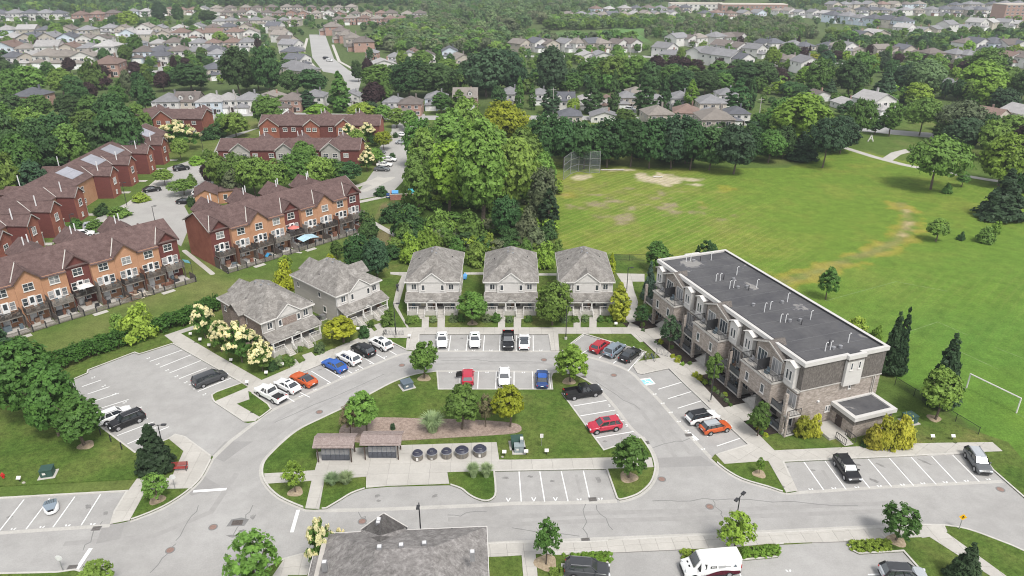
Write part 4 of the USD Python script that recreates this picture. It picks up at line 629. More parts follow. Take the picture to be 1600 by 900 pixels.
# ================================================================ RED AND ORANGE TOWNHOUSES
MAT('brick_orange', [(.3, (.355, .185, .105)), (.7, (.43, .235, .14))], scale=.6, detail=6, rough=.9, second=(8, .08))
MAT('brick_red', [(.3, (.20, .068, .045)), (.7, (.26, .098, .066))], scale=.6, detail=6, rough=.9, second=(8, .1))
MAT('siding_maroon', two((.125, .04, .034), .92, 1.08), scale=.6, rough=.8, stretch=(1, 1, 6))
MAT('wood_black', two((.045, .038, .034)), scale=1.5, rough=.95, second=(6, .3)); MAT('wood_dark', two((.085, .07, .06)), scale=1.5, rough=.95, second=(6, .3)); MAT('wood_weather', two((.19, .17, .15)), scale=1.5, rough=.95, second=(6, .25)); MAT('wood_red', two((.16, .075, .05)), scale=1.5, rough=.95, second=(6, .25))
MAT('solar_cell', two((.30, .30, .335), .92, 1.06), scale=.4, rough=.25, spec=.7); MAT('canopy_cream', two((.52, .46, .38)), rough=.8)
MAT('parasol_red', two((.48, .15, .13)), rough=.9); MAT('tarp_blue', two((.36, .52, .60)), rough=.5); MAT('toy_blue', two((.05, .25, .45)), rough=.5); MAT('toy_teal', two((.10, .26, .30)), rough=.6)
def row_house(name, label, x, y, rz, L, Dp, E, R, segs, decks=False, wings=(), end='brick_red', pitch_win=True, floors=2, front='brick_orange', base=0., roof='shingle_brown', group=None, canopies=()):
    """segs: (u0, u1, wall, projection, gabled, windows)."""
    t = thing(name, label, 'townhouses', x, y, 0, rz, group); yr = Dp / 2; sl = (R - E) / (yr + .35)
    part(t, 'wall', MB().box(.2, .25, 0, L - .2, Dp, E - .12), front)
    for k in (0, L):
        o = .201 if k == 0 else -.201; q = [(.02, 0), (Dp, 0), (Dp, E - .1), (yr, R - .2), (.02, E - .1)]; v = [(k, a, z) for a, z in q] + [(k + o, a, z) for a, z in q]
        m = MB().add(v, [(0, 1, 2), (0, 2, 4), (2, 3, 4), (7, 6, 5), (9, 7, 5), (9, 8, 7), (0, 5, 6), (0, 6, 1), (1, 6, 7), (1, 7, 2), (2, 7, 8), (2, 8, 3), (3, 8, 9), (3, 9, 4), (4, 9, 5), (4, 5, 0)]); part(t, 'end_wall', m, end)
    m = MB(); m.slab([(-.35, -.35, E), (L + .35, -.35, E), (L + .35, yr, R), (-.35, yr, R)], .14); m.slab([(L + .35, Dp + .35, E), (-.35, Dp + .35, E), (-.35, yr, R), (L + .35, yr, R)], .14); part(t, 'roof', m, roof)
    rk = MB()
    for k in (-.38, L + .38): rk.bar((k, -.4, E - .06), (k, yr, R - .06), .06, .2); rk.bar((k, yr, R - .06), (k, Dp + .4, E - .06), .06, .2)
    part(t, 'rake_trim', rk, 'siding_grey')
    for i, (u0, u1, mat, pr, gab, win) in enumerate(segs):
        c = (u0 + u1) / 2; g = .012
        if gab:
            zp = E - .1 + (u1 - u0) / 2 * (.98 if decks else .78); part(t, 'gable_bay', gable_prism(u0 + g, u1 - g, -pr, .24, 0, E - .14, zp), mat); zt = zp + .16; yb = (zt - E) / sl - .35; f = -pr - .35
            r = MB(); r.slab([(u0 - .25, f, E - .16), (c, f, zt), (c, yb, zt), (u0 - .25, -.3, E)], .12); r.slab([(c, f, zt), (u1 + .25, f, E - .16), (u1 + .25, -.3, E), (c, yb, zt)], .12); part(t, 'gable_roof', r, roof); part(t, 'valley_flashing', MB().bar((u0 - .2, -.25, E + .04), (c, yb, zt + .04), .16, .05), 'soffit'); part(t, 'ridge_cap', MB().bar((c, f, zt + .02), (c, yb, zt + .02), .2, .05), 'shingle_brown')
            k = MB(); k.bar((u0 - .3, f - .03, E - .26), (c, f - .03, zt - .08), .05, .2); k.bar((c, f - .03, zt - .08), (u1 + .3, f - .03, E - .26), .05, .2); part(t, 'gable_trim', k, 'shingle_brown' if decks else 'siding_grey')
        else:
            part(t, 'front_wall', MB().box(u0 + g, -pr, 0, u1 - g, .24, E - .16), mat)
            if pr > .3: part(t, 'porch_roof', MB().slab([(u0 - .05, -pr - .35, E - .3), (u1 + .05, -pr - .35, E - .3), (u1 + .05, -.1, E + .03), (u0 - .05, -.1, E + .03)], .1), roof)
        w = Wall(0, -pr, 0)
        if win == 'deck':
            fz = E - 5.15   # first floor level
            window(t, w, c - .85, c + .85, E - 2.0, E - .55, 0, 2, 2, pane='glass_blind' if (i * 7) % 3 == 0 else 'glass_dark')
            for a, b in ((c - 1.55, c - .62), (c + .62, c + 1.55)): window(t, w, a, b, fz + .55, fz + 2.05, 0, 1, 2, pane='glass_blind' if (i + int(a)) % 2 else 'glass_dark')
            d = MB(); w.box(d, c - .55, c + .55, fz, fz + 2.2, 0, .06); p = part(t, 'door', d, 'door_white'); dg = MB(); w.box(dg, c - .3, c + .3, fz + .9, fz + 1.95, .06, .075); part(p, 'pane', dg, 'glass_dark')
            yf = -pr - 2.0; part(t, 'deck', MB().box(c - 1.75, yf, fz - .25, c + 1.75, -pr - .01, fz - .03), 'wood_weather')
            rl = MB(); [rl.box(c - 1.75 + q * .175, yf - .05, fz, c - 1.75 + q * .175 + .11, yf, fz + .95) for q in range(20)]; rl.box(c - 1.8, yf - .07, fz + .95, c + 1.8, yf + .05, fz + 1.03)
            for s in (-1.75, 1.72): rl.box(c + s, yf, fz, c + s + .05, -pr - .1, fz + .95)
            part(t, 'deck_rail', rl, ('wood_dark', 'wood_black', 'wood_dark', 'wood_weather', 'wood_black')[i % 5])
            ps = MB()
            for s in (-1.65, 1.65): ps.box(c + s - .07, yf + .05, 0, c + s + .07, yf + .19, fz - .25)
            part(t, 'deck_post', ps, 'wood_dark'); sc = MB(); sc.box(u0 - .04, -pr - 2.0, 0, u0 + .04, -pr - .05, fz + (1.75 if i % 2 else -.3)); part(t, 'privacy_screen', sc, ('wood_dark', 'wood_red', 'wood_weather')[i % 3])
            d = MB(); w.box(d, c - 1.0, c + .1, .1, 2.05, 0, .06); part(t, 'patio_door', d, 'door_white'); window(t, w, c + .3, c + 1.2, .9, 2.0, 0, 1, 1)
            part(t, 'patio', MB().box(u0 + .2, -pr - 3.6, 0, u1 - .2, -pr - .02, .06), 'concrete')
            for q in range(4): a = u0 + .6 + RNG.random() * (u1 - u0 - 1.6); b = -pr - .8 - RNG.random() * 2.4; part(t, 'patio_item', MB().box(a, b, .061, a + .4 + RNG.random() * .8, b + .5, .4 + RNG.random() * .7), ('clutter_a', 'clutter_b', 'metal_grey', 'wood_red', 'metal_dark')[int(RNG.integers(5))])
            for q in range(2): a = c - 1.3 + q * 1.5 + RNG.random() * .6; part(t, 'deck_chair', MB().box(a, yf + .5, fz, a + .55, yf + 1.0, fz + .45).box(a, yf + .95, fz + .45, a + .55, yf + 1.03, fz + .9), ('clutter_a', 'metal_grey', 'clutter_b')[(i + q) % 3])
        elif win:
            for a, z0, z1, hw in win: window(t, w, a - hw, a + hw, z0, z1, 0, 2, 2, pane='glass_blind' if int(a * 3) % 4 == 0 else 'glass_dark')
    for k, u in enumerate(wings):
        part(t, 'rear_wing', gable_prism(u - 2.6, u + 2.6, Dp - .02, Dp + 4.2, 0, R - 2.3, R - .35), end); r = MB(); zt = R - .15
        yb = Dp + .35 - (zt - E) / sl; zw = R - 2.45; ye = Dp + .35 - max(0, zw - E) / sl; r.slab([(u - 2.95, Dp + 4.5, zw), (u - 2.95, ye, zw), (u, yb, zt), (u, Dp + 4.5, zt)], .12); r.slab([(u, Dp + 4.5, zt), (u, yb, zt), (u + 2.95, ye, zw), (u + 2.95, Dp + 4.5, zw)], .12); part(t, 'wing_roof', r, roof)
        for s in (-.5, .55): part(t, 'vent_pipe', MB().cyl(u + s, Dp + .6 + s, R - 1.4, R + 1.0, .12, n=8), 'metal_white'); 
        for s in range(3): part(t, 'roof_vent', MB().cbox(u - 2.2 + s * 2.0, yr + .5, R - .35, .3, .3, .35), 'shingle_brown')
    return t
def deck_row(name, label, corner, end, back=None):
    a, b = G(*corner), G(*end); rz = math.radians(47.3); L = 36.9; n = 9; s = L / n; pat = ['R', 'f', 'G', 'f', 'R', 'f', 'G', 'f', 'R']; segs = []
    for i, k in enumerate(pat): segs.append((i * s, (i + 1) * s, 'siding_maroon' if k == 'R' else 'brick_orange', .02 if k == 'R' else .9, k != 'f', 'deck'))
    o = a if back is None else b - np.array([math.cos(rz), math.sin(rz)]) * L
    t = row_house(name, label, o[0], o[1], rz, L, 10.8, 7.7, 10.6, segs, True, wings=(L * .17, L * .39, L * .61, L * .83)); part_ = part
    # enclosure fence along the lawn
    pal = MB(); n = 0
    for i in range(int(L / .16)): pal.box(i * .16, -5.35, .1, i * .16 + .1, -5.31, 1.0)
    part(t, 'fence_pickets', pal, 'wood_weather', kind='stuff'); ra = MB().box(-.3, -5.3, .25, L + .3, -5.25, .33).box(-.3, -5.3, .8, L + .3, -5.25, .88); part(t, 'fence_rail', ra, 'wood_weather')
    for i in range(19): part(t, 'fence_post', MB().box(i * L / 18 - .09, -5.4, 0, i * L / 18 + .09, -5.22, 1.35), 'metal_dark')
    for i in range(10): part(t, 'yard_screen', MB().box(i * s - .04, -5.2, 0, i * s + .04, -2.9, 1.5), ('wood_dark', 'wood_weather', 'wood_red')[i % 3])
    for i in (1, 4, 7): part(t, 'paving_step', MB().box(i * s + 1.2, -6.6, 0, i * s + 3.6, -5.5, .05), 'concrete')
    return t, o, rz
def local(o, rz, u, v, z=0): return o[0] + u * math.cos(rz) - v * math.sin(rz), o[1] + u * math.sin(rz) + v * math.cos(rz)
_, oB, rB = deck_row('townhouse_row', 'row of orange and maroon townhouses with wooden decks, right of the gap', (337, 417), (562, 345))
_, oA, rA = deck_row('townhouse_row', 'row of orange and maroon townhouses with wooden decks cut by the left edge', None or (0, 0), (287, 429), back=1)
def parasol(label, x, y, z, col, r=1.6, h=2.3, square=False):
    t = thing('parasol', label, 'parasol', x, y, z); part(t, 'pole', MB().cyl(0, 0, 0, h, .04, n=8), 'metal_grey'); part(t, 'canopy', MB().cyl(0, 0, h - .45, h + .05, r, .05, 4 if square else 8), col)
parasol('white square parasol on a deck of the left townhouse row', *local(oA, rA, 36.9 * .5, -2.2), 2.55, 'trim_white', 1.7, 2.2, True)
parasol('red parasol on a deck of the right townhouse row', *local(oB, rB, 36.9 * .49, -1.2), 2.55, 'parasol_red', 1.3, 2.0)
x, y = local(oB, rB, 36.9 * .53, -4.1); t = thing('canopy', 'pale blue fabric canopy in the fenced yard below the red parasol', 'canopy', x, y, 0, rB)
part(t, 'roof', MB().slab([(-2, -1.3, 2.0), (0, -1.3, 2.35), (0, 1.3, 2.5), (-2, 1.3, 2.1)], .05).slab([(0, -1.3, 2.35), (2, -1.3, 2.0), (2, 1.3, 2.1), (0, 1.3, 2.5)], .05), 'tarp_blue')
for sx in (-1.9, 1.9):
    for sy in (-1.2, 1.2): part(t, 'post', MB().box(sx - .04, sy - .04, 0, sx + .04, sy + .04, 2.0), 'metal_dark')
x, y = local(oB, rB, 36.9 * .26, -4.6); t = thing('play_house', 'small blue toy house by the fence of the right townhouse row', 'play house', x, y, 0, rB); part(t, 'body', MB().box(-.5, -.4, 0, .5, .4, .9), 'clutter_b'); part(t, 'roof', MB().slab([(-.65, -.5, .85), (0, -.5, 1.5), (0, .5, 1.5), (-.65, .5, .85)], .06).slab([(0, -.5, 1.5), (.65, -.5, .85), (.65, .5, .85), (0, .5, 1.5)], .06), 'toy_blue')
x, y = local(oA, rA, 36.0, -2.6); t = thing('shade_sail', 'teal shade cloth on the last deck of the left townhouse row', 'shade cloth', x, y, 2.5, rA); part(t, 'cloth', MB().slab([(.4, -.4, 1.2), (1.5, -.4, .6), (1.5, .6, 1.0), (.4, .6, 1.5)], .05), 'toy_teal'); part(t, 'pole', MB().box(1.4, -.6, -2.5, 1.46, -.54, 1.2).box(-.2, -.6, .0, -.14, -.54, 1.8), 'metal_dark')
for f, m, l in ((.66, 'clutter_b', 'heap of cut branches and boards'), (.72, 'wood_red', 'stack of light boards')):
    x, y = local(oA, rA, 36.9 * f, -4.5); mb = MB(); r = np.random.default_rng(3)
    for k in range(26): a = r.normal(0, 1, 3) * (.7, .5, .2) + (0, 0, .5); b = a + r.normal(0, .8, 3) * (1, 1, .35); a[2], b[2] = max(.1, a[2]), max(.1, b[2]); mb.bar(a, b, .1)
    t = thing('branch_heap', l + ' at the fence of the left townhouse row', 'heap', x, y); part(t, 'branches', mb, m if m != 'wood_red' else 'canopy_cream')
# --- the long diagonal row with deep red gabled bays
def long_row():
    x0, y0 = -106.4, 128.0; rz = math.radians(92.4); o = np.array([x0, y0]); L = 108; E, R, Dp = 6.3, 9.3, 12.5; segs = []; prev = 0
    t = None; starts = [19.3, 28.6, 39.5, 58.0, 69.0, 81.5, 92.0]; W = 4.4; bays = []
    for s in starts: bays.append((s, s + W))
    allb = [(9.0, 13.4)] + bays; u = 0
    for a, b in allb:
        if a - u > .3: segs.append((u, a, 'brick_orange', .02, False, [((u + a) / 2 + .6, 3.7, 5.2, .7), ((u + a) / 2 + .6, 1.0, 2.1, .6)]))
        segs.append((a, b, 'brick_red', 4.2, True, [((a + b) / 2, 3.4, 5.1, .75), ((a + b) / 2 - .2, .8, 1.9, .35)])); u = b
    segs.append((u, L, 'brick_orange', .02, False, [((u + L) / 2, 3.7, 5.2, .7)]))
    t = row_house('townhouse_row', 'long diagonal row of townhouses with deep red gabled bays and solar panels', x0, y0, rz, L, Dp, E, R, segs, front='brick_orange')
    for i, (a, b) in enumerate(allb):
        c = (a + b) / 2; part(t, 'vent_pipe', MB().cyl(c - 1.0, -1.0, E + .8, R + .3, .13, n=8), 'metal_white'); part(t, 'side_panel', MB().box(a - .03, -4.1, 0, a, .0, E - .3), 'siding_maroon')
        part(t, 'entry_canopy', MB().slab([(b + .1, -4.0, 2.7), (b + 2.0, -3.4, 2.5), (b + 2.0, -.3, 2.6), (b + .1, -.3, 4.9)], .12), 'canopy_cream'); part(t, 'canopy_post', MB().box(b + 1.7, -3.3, 0, b + 1.82, -3.18, 2.45), 'trim_white')
        part(t, 'entry_slab', MB().box(b + .1, -6, 0, b + 1.6, -.1, .08), 'concrete')
        u = c + 4; part(t, 'rear_wing', gable_prism(u - 2, u + 2, Dp - .02, Dp + 3, 0, E - .6, E + .8), 'siding_maroon'); part(t, 'wing_roof', MB().slab([(u - 2.3, Dp + 3.3, E - .6), (u - 2.3, Dp, E - .45), (u, Dp - 2.0, E + .95), (u, Dp + 3.3, E + .95)], .12).slab([(u, Dp + 3.3, E + .95), (u, Dp - 2.0, E + .95), (u + 2.3, Dp, E - .45), (u + 2.3, Dp + 3.3, E - .6)], .12), 'shingle_brown'); part(t, 'vent_pipe', MB().cyl(u + 1, Dp - .5, E, R + .3, .12, n=8), 'metal_white')
    sl = (R - E) / (Dp / 2 + .35)
    for px, py in ((143, 269), (168, 249), (196, 233), (222, 219), (245, 206)):
        g = G(px, py, 8.2) - o; u = g[0] * math.cos(rz) + g[1] * math.sin(rz); zz = lambda v: E + (v + .35) * sl + .05
        p = MB(); q = [(u - 3.0, 1.6, zz(1.6)), (u + 3.0, 1.6, zz(1.6)), (u + 3.0, 5.4, zz(5.4)), (u - 3.0, 5.4, zz(5.4))]; p.slab(q, .04); p = part(t, 'solar_panel', p, 'metal_grey')
        for i in range(6):
            for j in range(2): a, b = u - 2.95 + i * .985, 1.65 + j * 1.87; part(p, 'cell', MB().slab([(a, b, zz(b) + .03), (a + .94, b, zz(b) + .03), (a + .94, b + 1.8, zz(b + 1.8) + .03), (a, b + 1.8, zz(b + 1.8) + .03)], .02), 'solar_cell')
long_row()
def w2(cs, z=(3.6, 4.9), hw=.75): return [(c, z[0], z[1], hw) for c in cs]
L = 41.5; f = lambda a: a * L
row_house('townhouse_row', 'maroon townhouse row with three pale grey gables behind the yard trees', -86.8, 214.4, math.radians(1.0), L, 9.5, 5.9, 8.4, [(0, f(.09), 'siding_maroon', .02, False, w2([f(.055)])), (f(.09), f(.225), 'siding_grey', .5, True, w2([f(.13), f(.19)])), (f(.225), f(.41), 'siding_maroon', .02, False, w2([f(.26), f(.375)])), (f(.41), f(.54), 'siding_grey', .5, True, w2([f(.445), f(.505)]) + [(f(.46), .2, 2.2, .9)]), (f(.54), f(.73), 'siding_maroon', .02, False, w2([f(.57), f(.69)])), (f(.73), f(.865), 'siding_grey', .5, True, w2([f(.765), f(.83)])), (f(.865), L, 'siding_maroon', .02, False, w2([f(.905)]) + [(f(.9), .6, 2.0, .9)])], front='siding_maroon', end='brick_red', wings=(f(.25), f(.53), f(.83)))
L = 40.5
row_house('townhouse_row', 'red brick townhouse row with red gables, farther of the two facing rows', -85.6, 250, 0, L, 9.5, 5.7, 8.4, [(0, f(.16), 'brick_red', .5, True, w2([f(.05), f(.12)]) + [(f(.06), .6, 1.9, .8)]), (f(.16), f(.37), 'siding_maroon', .02, False, w2([f(.21), f(.28)])), (f(.37), f(.5), 'brick_red', .5, True, w2([f(.41), f(.46)])), (f(.5), f(.64), 'siding_maroon', .02, False, w2([f(.59)])), (f(.64), f(.78), 'brick_red', .5, True, w2([f(.68), f(.74)])), (f(.78), L, 'siding_maroon', .02, False, w2([f(.91)]))], front='siding_maroon', end='brick_red', wings=(f(.16), f(.48), f(.78)))
L = 24
row_house('townhouse_row', 'short red brick townhouse row with one wide red gable at the upper left', -133.5, 262, math.radians(-3), L, 9.5, 5.7, 8.2, [(0, f(.28), 'siding_maroon', .02, False, w2([f(.2)])), (f(.28), f(.58), 'brick_red', .5, True, w2([f(.36), f(.5)])), (f(.58), L, 'siding_maroon', .02, False, w2([f(.7), f(.88)]) + [(f(.87), .6, 1.9, .6)])], front='siding_maroon', end='brick_red', wings=(f(.1), f(.8)))
def brick_store():
    a = G(308, 329); t = thing('brick_store', 'small orange brick outbuilding with white double door behind the near townhouses', 'outbuilding', a[0], a[1], 0, math.radians(20))
    part(t, 'wall', MB().add(*gable_prism(0, 5.2, 0, 8, 0, 3.6, 5.0).arr()), 'brick_orange'); part(t, 'roof', MB().slab([(-.3, -.3, 3.6), (2.6, -.3, 5.2), (2.6, 8.3, 5.2), (-.3, 8.3, 3.6)], .12).slab([(2.6, -.3, 5.2), (5.5, -.3, 3.6), (5.5, 8.3, 3.6), (2.6, 8.3, 5.2)], .12), 'shingle_brown')
    w = Wall(0, 0, 0); d = MB(); w.box(d, .9, 1.9, .1, 2.4, 0, .06); w.box(d, 1.93, 2.93, .1, 2.4, 0, .06); p = part(t, 'door', d, 'door_white'); part(p, 'handle', MB().box(1.8, -.12, 1.1, 1.86, -.061, 1.3), 'metal_grey')
    w = Wall(5.2, 0, math.pi / 2); window(t, w, 1.5, 3.6, 1.0, 2.3, 0, 2, 1); part(t, 'annex', MB().box(5.21, 3.9, 0, 11, 7.5, 3.2), 'brick_orange'); part(t, 'annex_roof', MB().box(5.0, 3.6, 3.201, 11.3, 7.8, 3.4), 'shingle_brown'); window(t, Wall(5.3, 3.9, 0), 1.2, 2.2, 1.0, 2.4, 0, 1, 1)
brick_store()
# --- townhouse lanes, parking and paths
lane = unary_union([poly([(-60, 470), (-40, 408), (75, 395), (105, 372), (160, 335), (225, 305), (250, 280), (262, 262), (300, 250), (330, 245), (345, 215), (410, 198), (345, 222), (352, 262), (335, 285), (300, 312), (288, 322), (300, 345), (283, 385), (240, 358), (200, 372), (100, 405), (0, 470)]), poly([(560, 300), (590, 258), (592, 232), (612, 205), (612, 195), (640, 188), (665, 188), (662, 215), (655, 250), (628, 285), (612, 302), (560, 312)]), poly([(640, 190), (640, 178), (664, 178), (664, 190)])])
MAT('lane', [(.3, (.30, .29, .275)), (.7, (.36, .35, .33))], scale=.15, detail=6, rough=.95, second=(4, .08))
top('lane', MB().add(*extrude(lane, -.03, .03)), 'lane', kind='structure')
fw = unary_union([LineString(GP([(72, 398), (120, 372), (180, 335), (230, 296), (262, 268)])).buffer(.7), LineString(GP([(560, 316), (612, 305)])).buffer(.9), LineString(GP([(583, 348), (625, 372)])).buffer(.75), LineString(GP([(288, 392), (332, 428)])).buffer(.5), LineString(GP([(555, 292), (580, 283), (612, 278), (570, 298)])).buffer(1.0), poly([(568, 288), (590, 276), (610, 280), (590, 290)]), LineString(GP([(535, 288), (541, 278)])).buffer(.8), LineString(GP([(455, 288), (490, 287)])).buffer(.8), LineString(GP([(60, 408), (110, 395)])).buffer(.6), LineString(GP([(470, 545 - 150), (445, 392)])).buffer(.3)])
top('side_path', MB().add(*extrude(fw, -.02, .05)), 'concrete', kind='structure')
fp = LineString(GP([(1320, 231), (1365, 245), (1410, 257), (1455, 266), (1545, 281), (1620, 292)])).buffer(1.3).union(LineString(GP([(1385, 250), (1400, 240), (1420, 235)])).buffer(1.6)); top('park_path', MB().add(*extrude(fp, -.02, .03)), 'concrete', kind='structure')
# ================================================================ VEHICLES
for k, c in dict(white=(.72, .72, .71), black=(.006, .006, .007), grey=(.10, .105, .11), silver=(.36, .38, .40), red=(.33, .018, .028), crimson=(.40, .025, .05), orange=(.46, .085, .02), blue=(.02, .09, .36), bluegrey=(.17, .21, .25), darkblue=(.02, .05, .16), darkgrey=(.04, .042, .046), maroon=(.13, .012, .03), yellow=(.6, .33, .02)).items():
    MAT('paint_' + k, [c], rough=.35, spec=.35, coat=.35)
usdkit.material(stage, '/World/Looks/car_glass', {'p': ('principled_bsdf', {'base_color': (.018, .022, .026), 'roughness': .06, 'ior': 2.1})}, [], surface='p.BSDF'); MAT('tyre', [(.018, .018, .018)], rough=.9); MAT('rim', [(.42, .42, .43)], rough=.35, metal=.7); MAT('plastic_black', [(.02, .02, .021)], rough=.7)
MAT('lamp_red', [(.35, .015, .012)], rough=.25, spec=.6); MAT('lamp_clear', [(.62, .64, .66)], rough=.15, spec=.8); MAT('plate', [(.66, .66, .68)], rough=.5); MAT('sunshade', [(.62, .68, .68)], rough=.4)
def loft(st):
    """st: x, half width, bottom z, top z, shoulder z."""
    v = []; n = 12
    for x, hw, zb, zt, zs in st:
        r = [(hw * .88, zb), (hw * .985, zb + (zs - zb) * .25), (hw, zb + (zs - zb) * .6), (hw * .985, zs), (hw * .93, zs + (zt - zs) * .75), (hw * .72, zt)]
        v += [(x, y, z) for y, z in r] + [(x, -y, z) for y, z in r[::-1]]
    k = len(st); f = [(i * n + j, i * n + (j + 1) % n, (i + 1) * n + (j + 1) % n, (i + 1) * n + j) for i in range(k - 1) for j in range(n)]
    m = MB().add(v, f); m.add(v[:n], [(0, i, i + 1) for i in range(1, n - 1)]); m.add(v[-n:], [(0, i + 1, i) for i in range(1, n - 1)]); return m
SPEC = {  # length, half width, lower-body stations (x, hw factor, top, shoulder), cabin base x0 x1, roof x0 x1, base z, roof z
    'sedan': (4.75, .91, [(-1, .80, .82, .66), (-.96, .93, .95, .78), (-.72, 1, 1.0, .86), (.2, 1, .99, .86), (.46, 1, .95, .84), (.82, .97, .84, .74), (.95, .88, .74, .64), (1, .76, .6, .5)], (-.80, .44), (-.42, .1), .95, 1.44),
    'coupe': (4.8, .95, [(-1, .82, .84, .68), (-.95, .95, .98, .8), (-.62, 1, 1.02, .9), (.1, .97, .98, .86), (.4, .99, .96, .85), (.85, .98, .86, .76), (.96, .88, .76, .66), (1, .78, .62, .5)], (-.84, .26), (-.42, -.08), .97, 1.36),
    'hatch': (4.2, .89, [(-1, .86, .92, .74), (-.95, .97, 1.0, .84), (-.6, 1, 1.02, .88), (.4, 1, .98, .86), (.8, .97, .88, .76), (.95, .88, .76, .66), (1, .78, .6, .5)], (-.95, .5), (-.72, .14), .97, 1.5),
    'suv': (4.65, .93, [(-1, .88, .98, .78), (-.96, .97, 1.06, .9), (-.6, 1, 1.1, .95), (.4, 1, 1.08, .94), (.8, .98, 1.0, .86), (.94, .92, .88, .76), (1, .82, .7, .58)], (-.96, .5), (-.76, .18), 1.05, 1.68),
    'minivan': (5.0, .96, [(-1, .88, .98, .78), (-.97, .97, 1.04, .9), (-.6, 1, 1.08, .92), (.5, 1, 1.04, .92), (.84, .96, .92, .8), (.95, .88, .8, .68), (1, .78, .62, .5)], (-.97, .68), (-.86, .3), 1.03, 1.74),
    'pickup': (5.6, .98, [(-1, .94, 1.1, .9), (-.97, .99, 1.12, .95), (-.2, 1, 1.12, .97), (.4, 1, 1.12, .98), (.8, .99, 1.1, .95), (.95, .95, 1.0, .85), (1, .88, .85, .7)], (-.16, .46), (-.1, .24), 1.1, 1.82)}
def car(kind, px, py, heading, col, label, roof=None, glassroof=False, group='cars parked in the bays', shade=False, door_open=False, cab=1.0, rails=False, at=None, tint=None):
    """heading: survey-space direction of the front."""
    L, hw, st, cb, rf, zc, zr = SPEC[kind]; x, y = G(px, py) if at is None else at; rz = ang((px, py), (px + heading[0], py + heading[1])); h = L / 2; P = 'paint_' + col
    t = thing('parked_car' if kind != 'pickup' else 'pickup_truck', label, {'pickup': 'pickup truck', 'minivan': 'minivan'}.get(kind, 'car'), x, y, .03, rz, group)
    zb = .24 if kind not in ('suv', 'pickup') else .3; stations = [(a * h, hw * b, zb + (.1 if abs(a) == 1 else 0), c, d) for a, b, c, d in st]
    if kind == 'pickup':   # open bed behind the cab
        part(t, 'body', loft([q for q in stations if q[0] > -.21 * h]), P, smooth=40); bed = MB(); x0, x1 = -h, -.2 * h
        bed.box(x0, -hw, .42, x1, -hw + .1, 1.12); bed.box(x0, hw - .1, .42, x1, hw, 1.12); bed.box(x0, -hw + .1, .42, x0 + .1, hw - .1, 1.1); part(t, 'bed', bed, P); part(t, 'bed_liner', MB().box(x0 + .1, -hw + .1, .45, x1, hw - .1, .62), 'plastic_black')
    else: part(t, 'body', loft(stations), P, smooth=40)
    b0, b1, r0, r1 = cb[0] * h, cb[1] * h, rf[0] * h, rf[1] * h; wb, wr = hw * .90, hw * .70; zl = zc - .1
    g = MB(); v = [(b0, -wb, zl), (b1, -wb * .93, zl), (b1, wb * .93, zl), (b0, wb, zl), (r0, -wr, zr - .05), (r1, -wr, zr - .05), (r1, wr, zr - .05), (r0, wr, zr - .05)]
    part(t, 'windows', g.add(v, [(0, 1, 5, 4), (1, 2, 6, 5), (2, 3, 7, 6), (3, 0, 4, 7), (4, 5, 6, 7)]), 'car_glass')
    RP = 'paint_' + (roof or col); r = MB(); e = .05; rv = [(r0 - e, -wr - .03, zr - .07), (r1 + e, -wr - .03, zr - .07), (r1 + e, wr + .03, zr - .07), (r0 - e, wr + .03, zr - .07), (r0 + .08, -wr * .86, zr), (r1 - .12, -wr * .86, zr), (r1 - .12, wr * .86, zr), (r0 + .08, wr * .86, zr)]
    r.add(rv, [(3, 2, 1, 0), (4, 5, 6, 7), (0, 1, 5, 4), (1, 2, 6, 5), (2, 3, 7, 6), (3, 0, 4, 7)]); p = part(t, 'roof', r, 'car_glass' if glassroof == 'all' else RP, smooth=50)
    if glassroof is True: m = (r0 + r1) / 2; part(p, 'sunroof', MB().box(m - .05, -wr * .6, zr + .001, r1 - .22, wr * .6, zr + .012), 'car_glass')
    if rails: [part(p, 'roof_rail', MB().bar((r0 + .1, s * wr * .93, zr + .03), (r1 - .1, s * wr * .93, zr + .03), .05), 'metal_grey') for s in (-1, 1)]
    PM = P if not roof or roof == col else 'plastic_black'
    for s in (-1, 1):
        pl = MB(); pl.bar((b1, s * wb * .94, zl + .08), (r1, s * (wr + .01), zr - .05), .08); part(t, 'pillar', pl, PM); pl = MB(); pl.bar((b0, s * (wb + .005), zl + .08), (r0, s * (wr + .01), zr - .05), .16 if kind in ('suv', 'minivan', 'hatch') else .12); part(t, 'pillar', pl, PM)
        for k in ((.5,) if kind in ('sedan', 'coupe', 'pickup') else (.42, .74)): f = 1 - k; pl = MB(); part(t, 'pillar', pl.bar((b0 * k + b1 * f, s * (wb * .975), zl + .08), (r0 * k + r1 * f, s * (wr + .01), zr - .05), .07), PM)
    R = .33 if kind not in ('suv', 'pickup') else .37
    for wx in (.60 * h, -.58 * h):
        for s in (-1, 1):
            w = MB().cyl(0, 0, -.11, .11, R, n=18); rot = np.array([[1, 0, 0, wx], [0, 0, -1 * s, s * (hw - .085)], [0, s, 0, R], [0, 0, 0, 1.]]); pth = part(t, 'wheel', w.xf(rot), 'tyre')
            rot2 = rot.copy(); part(pth, 'rim', MB().cyl(0, 0, -.12, -.112, R * .66, n=12).xf(rot2), 'rim'); ar = MB().cyl(0, 0, -.113, .0, R + .07, n=18); rot3 = rot.copy(); rot3[1, 3] = s * (hw - .1); part(t, 'wheel_arch', ar.xf(rot3), 'plastic_black')
    fz, bz = stations[-1][3], stations[0][3]
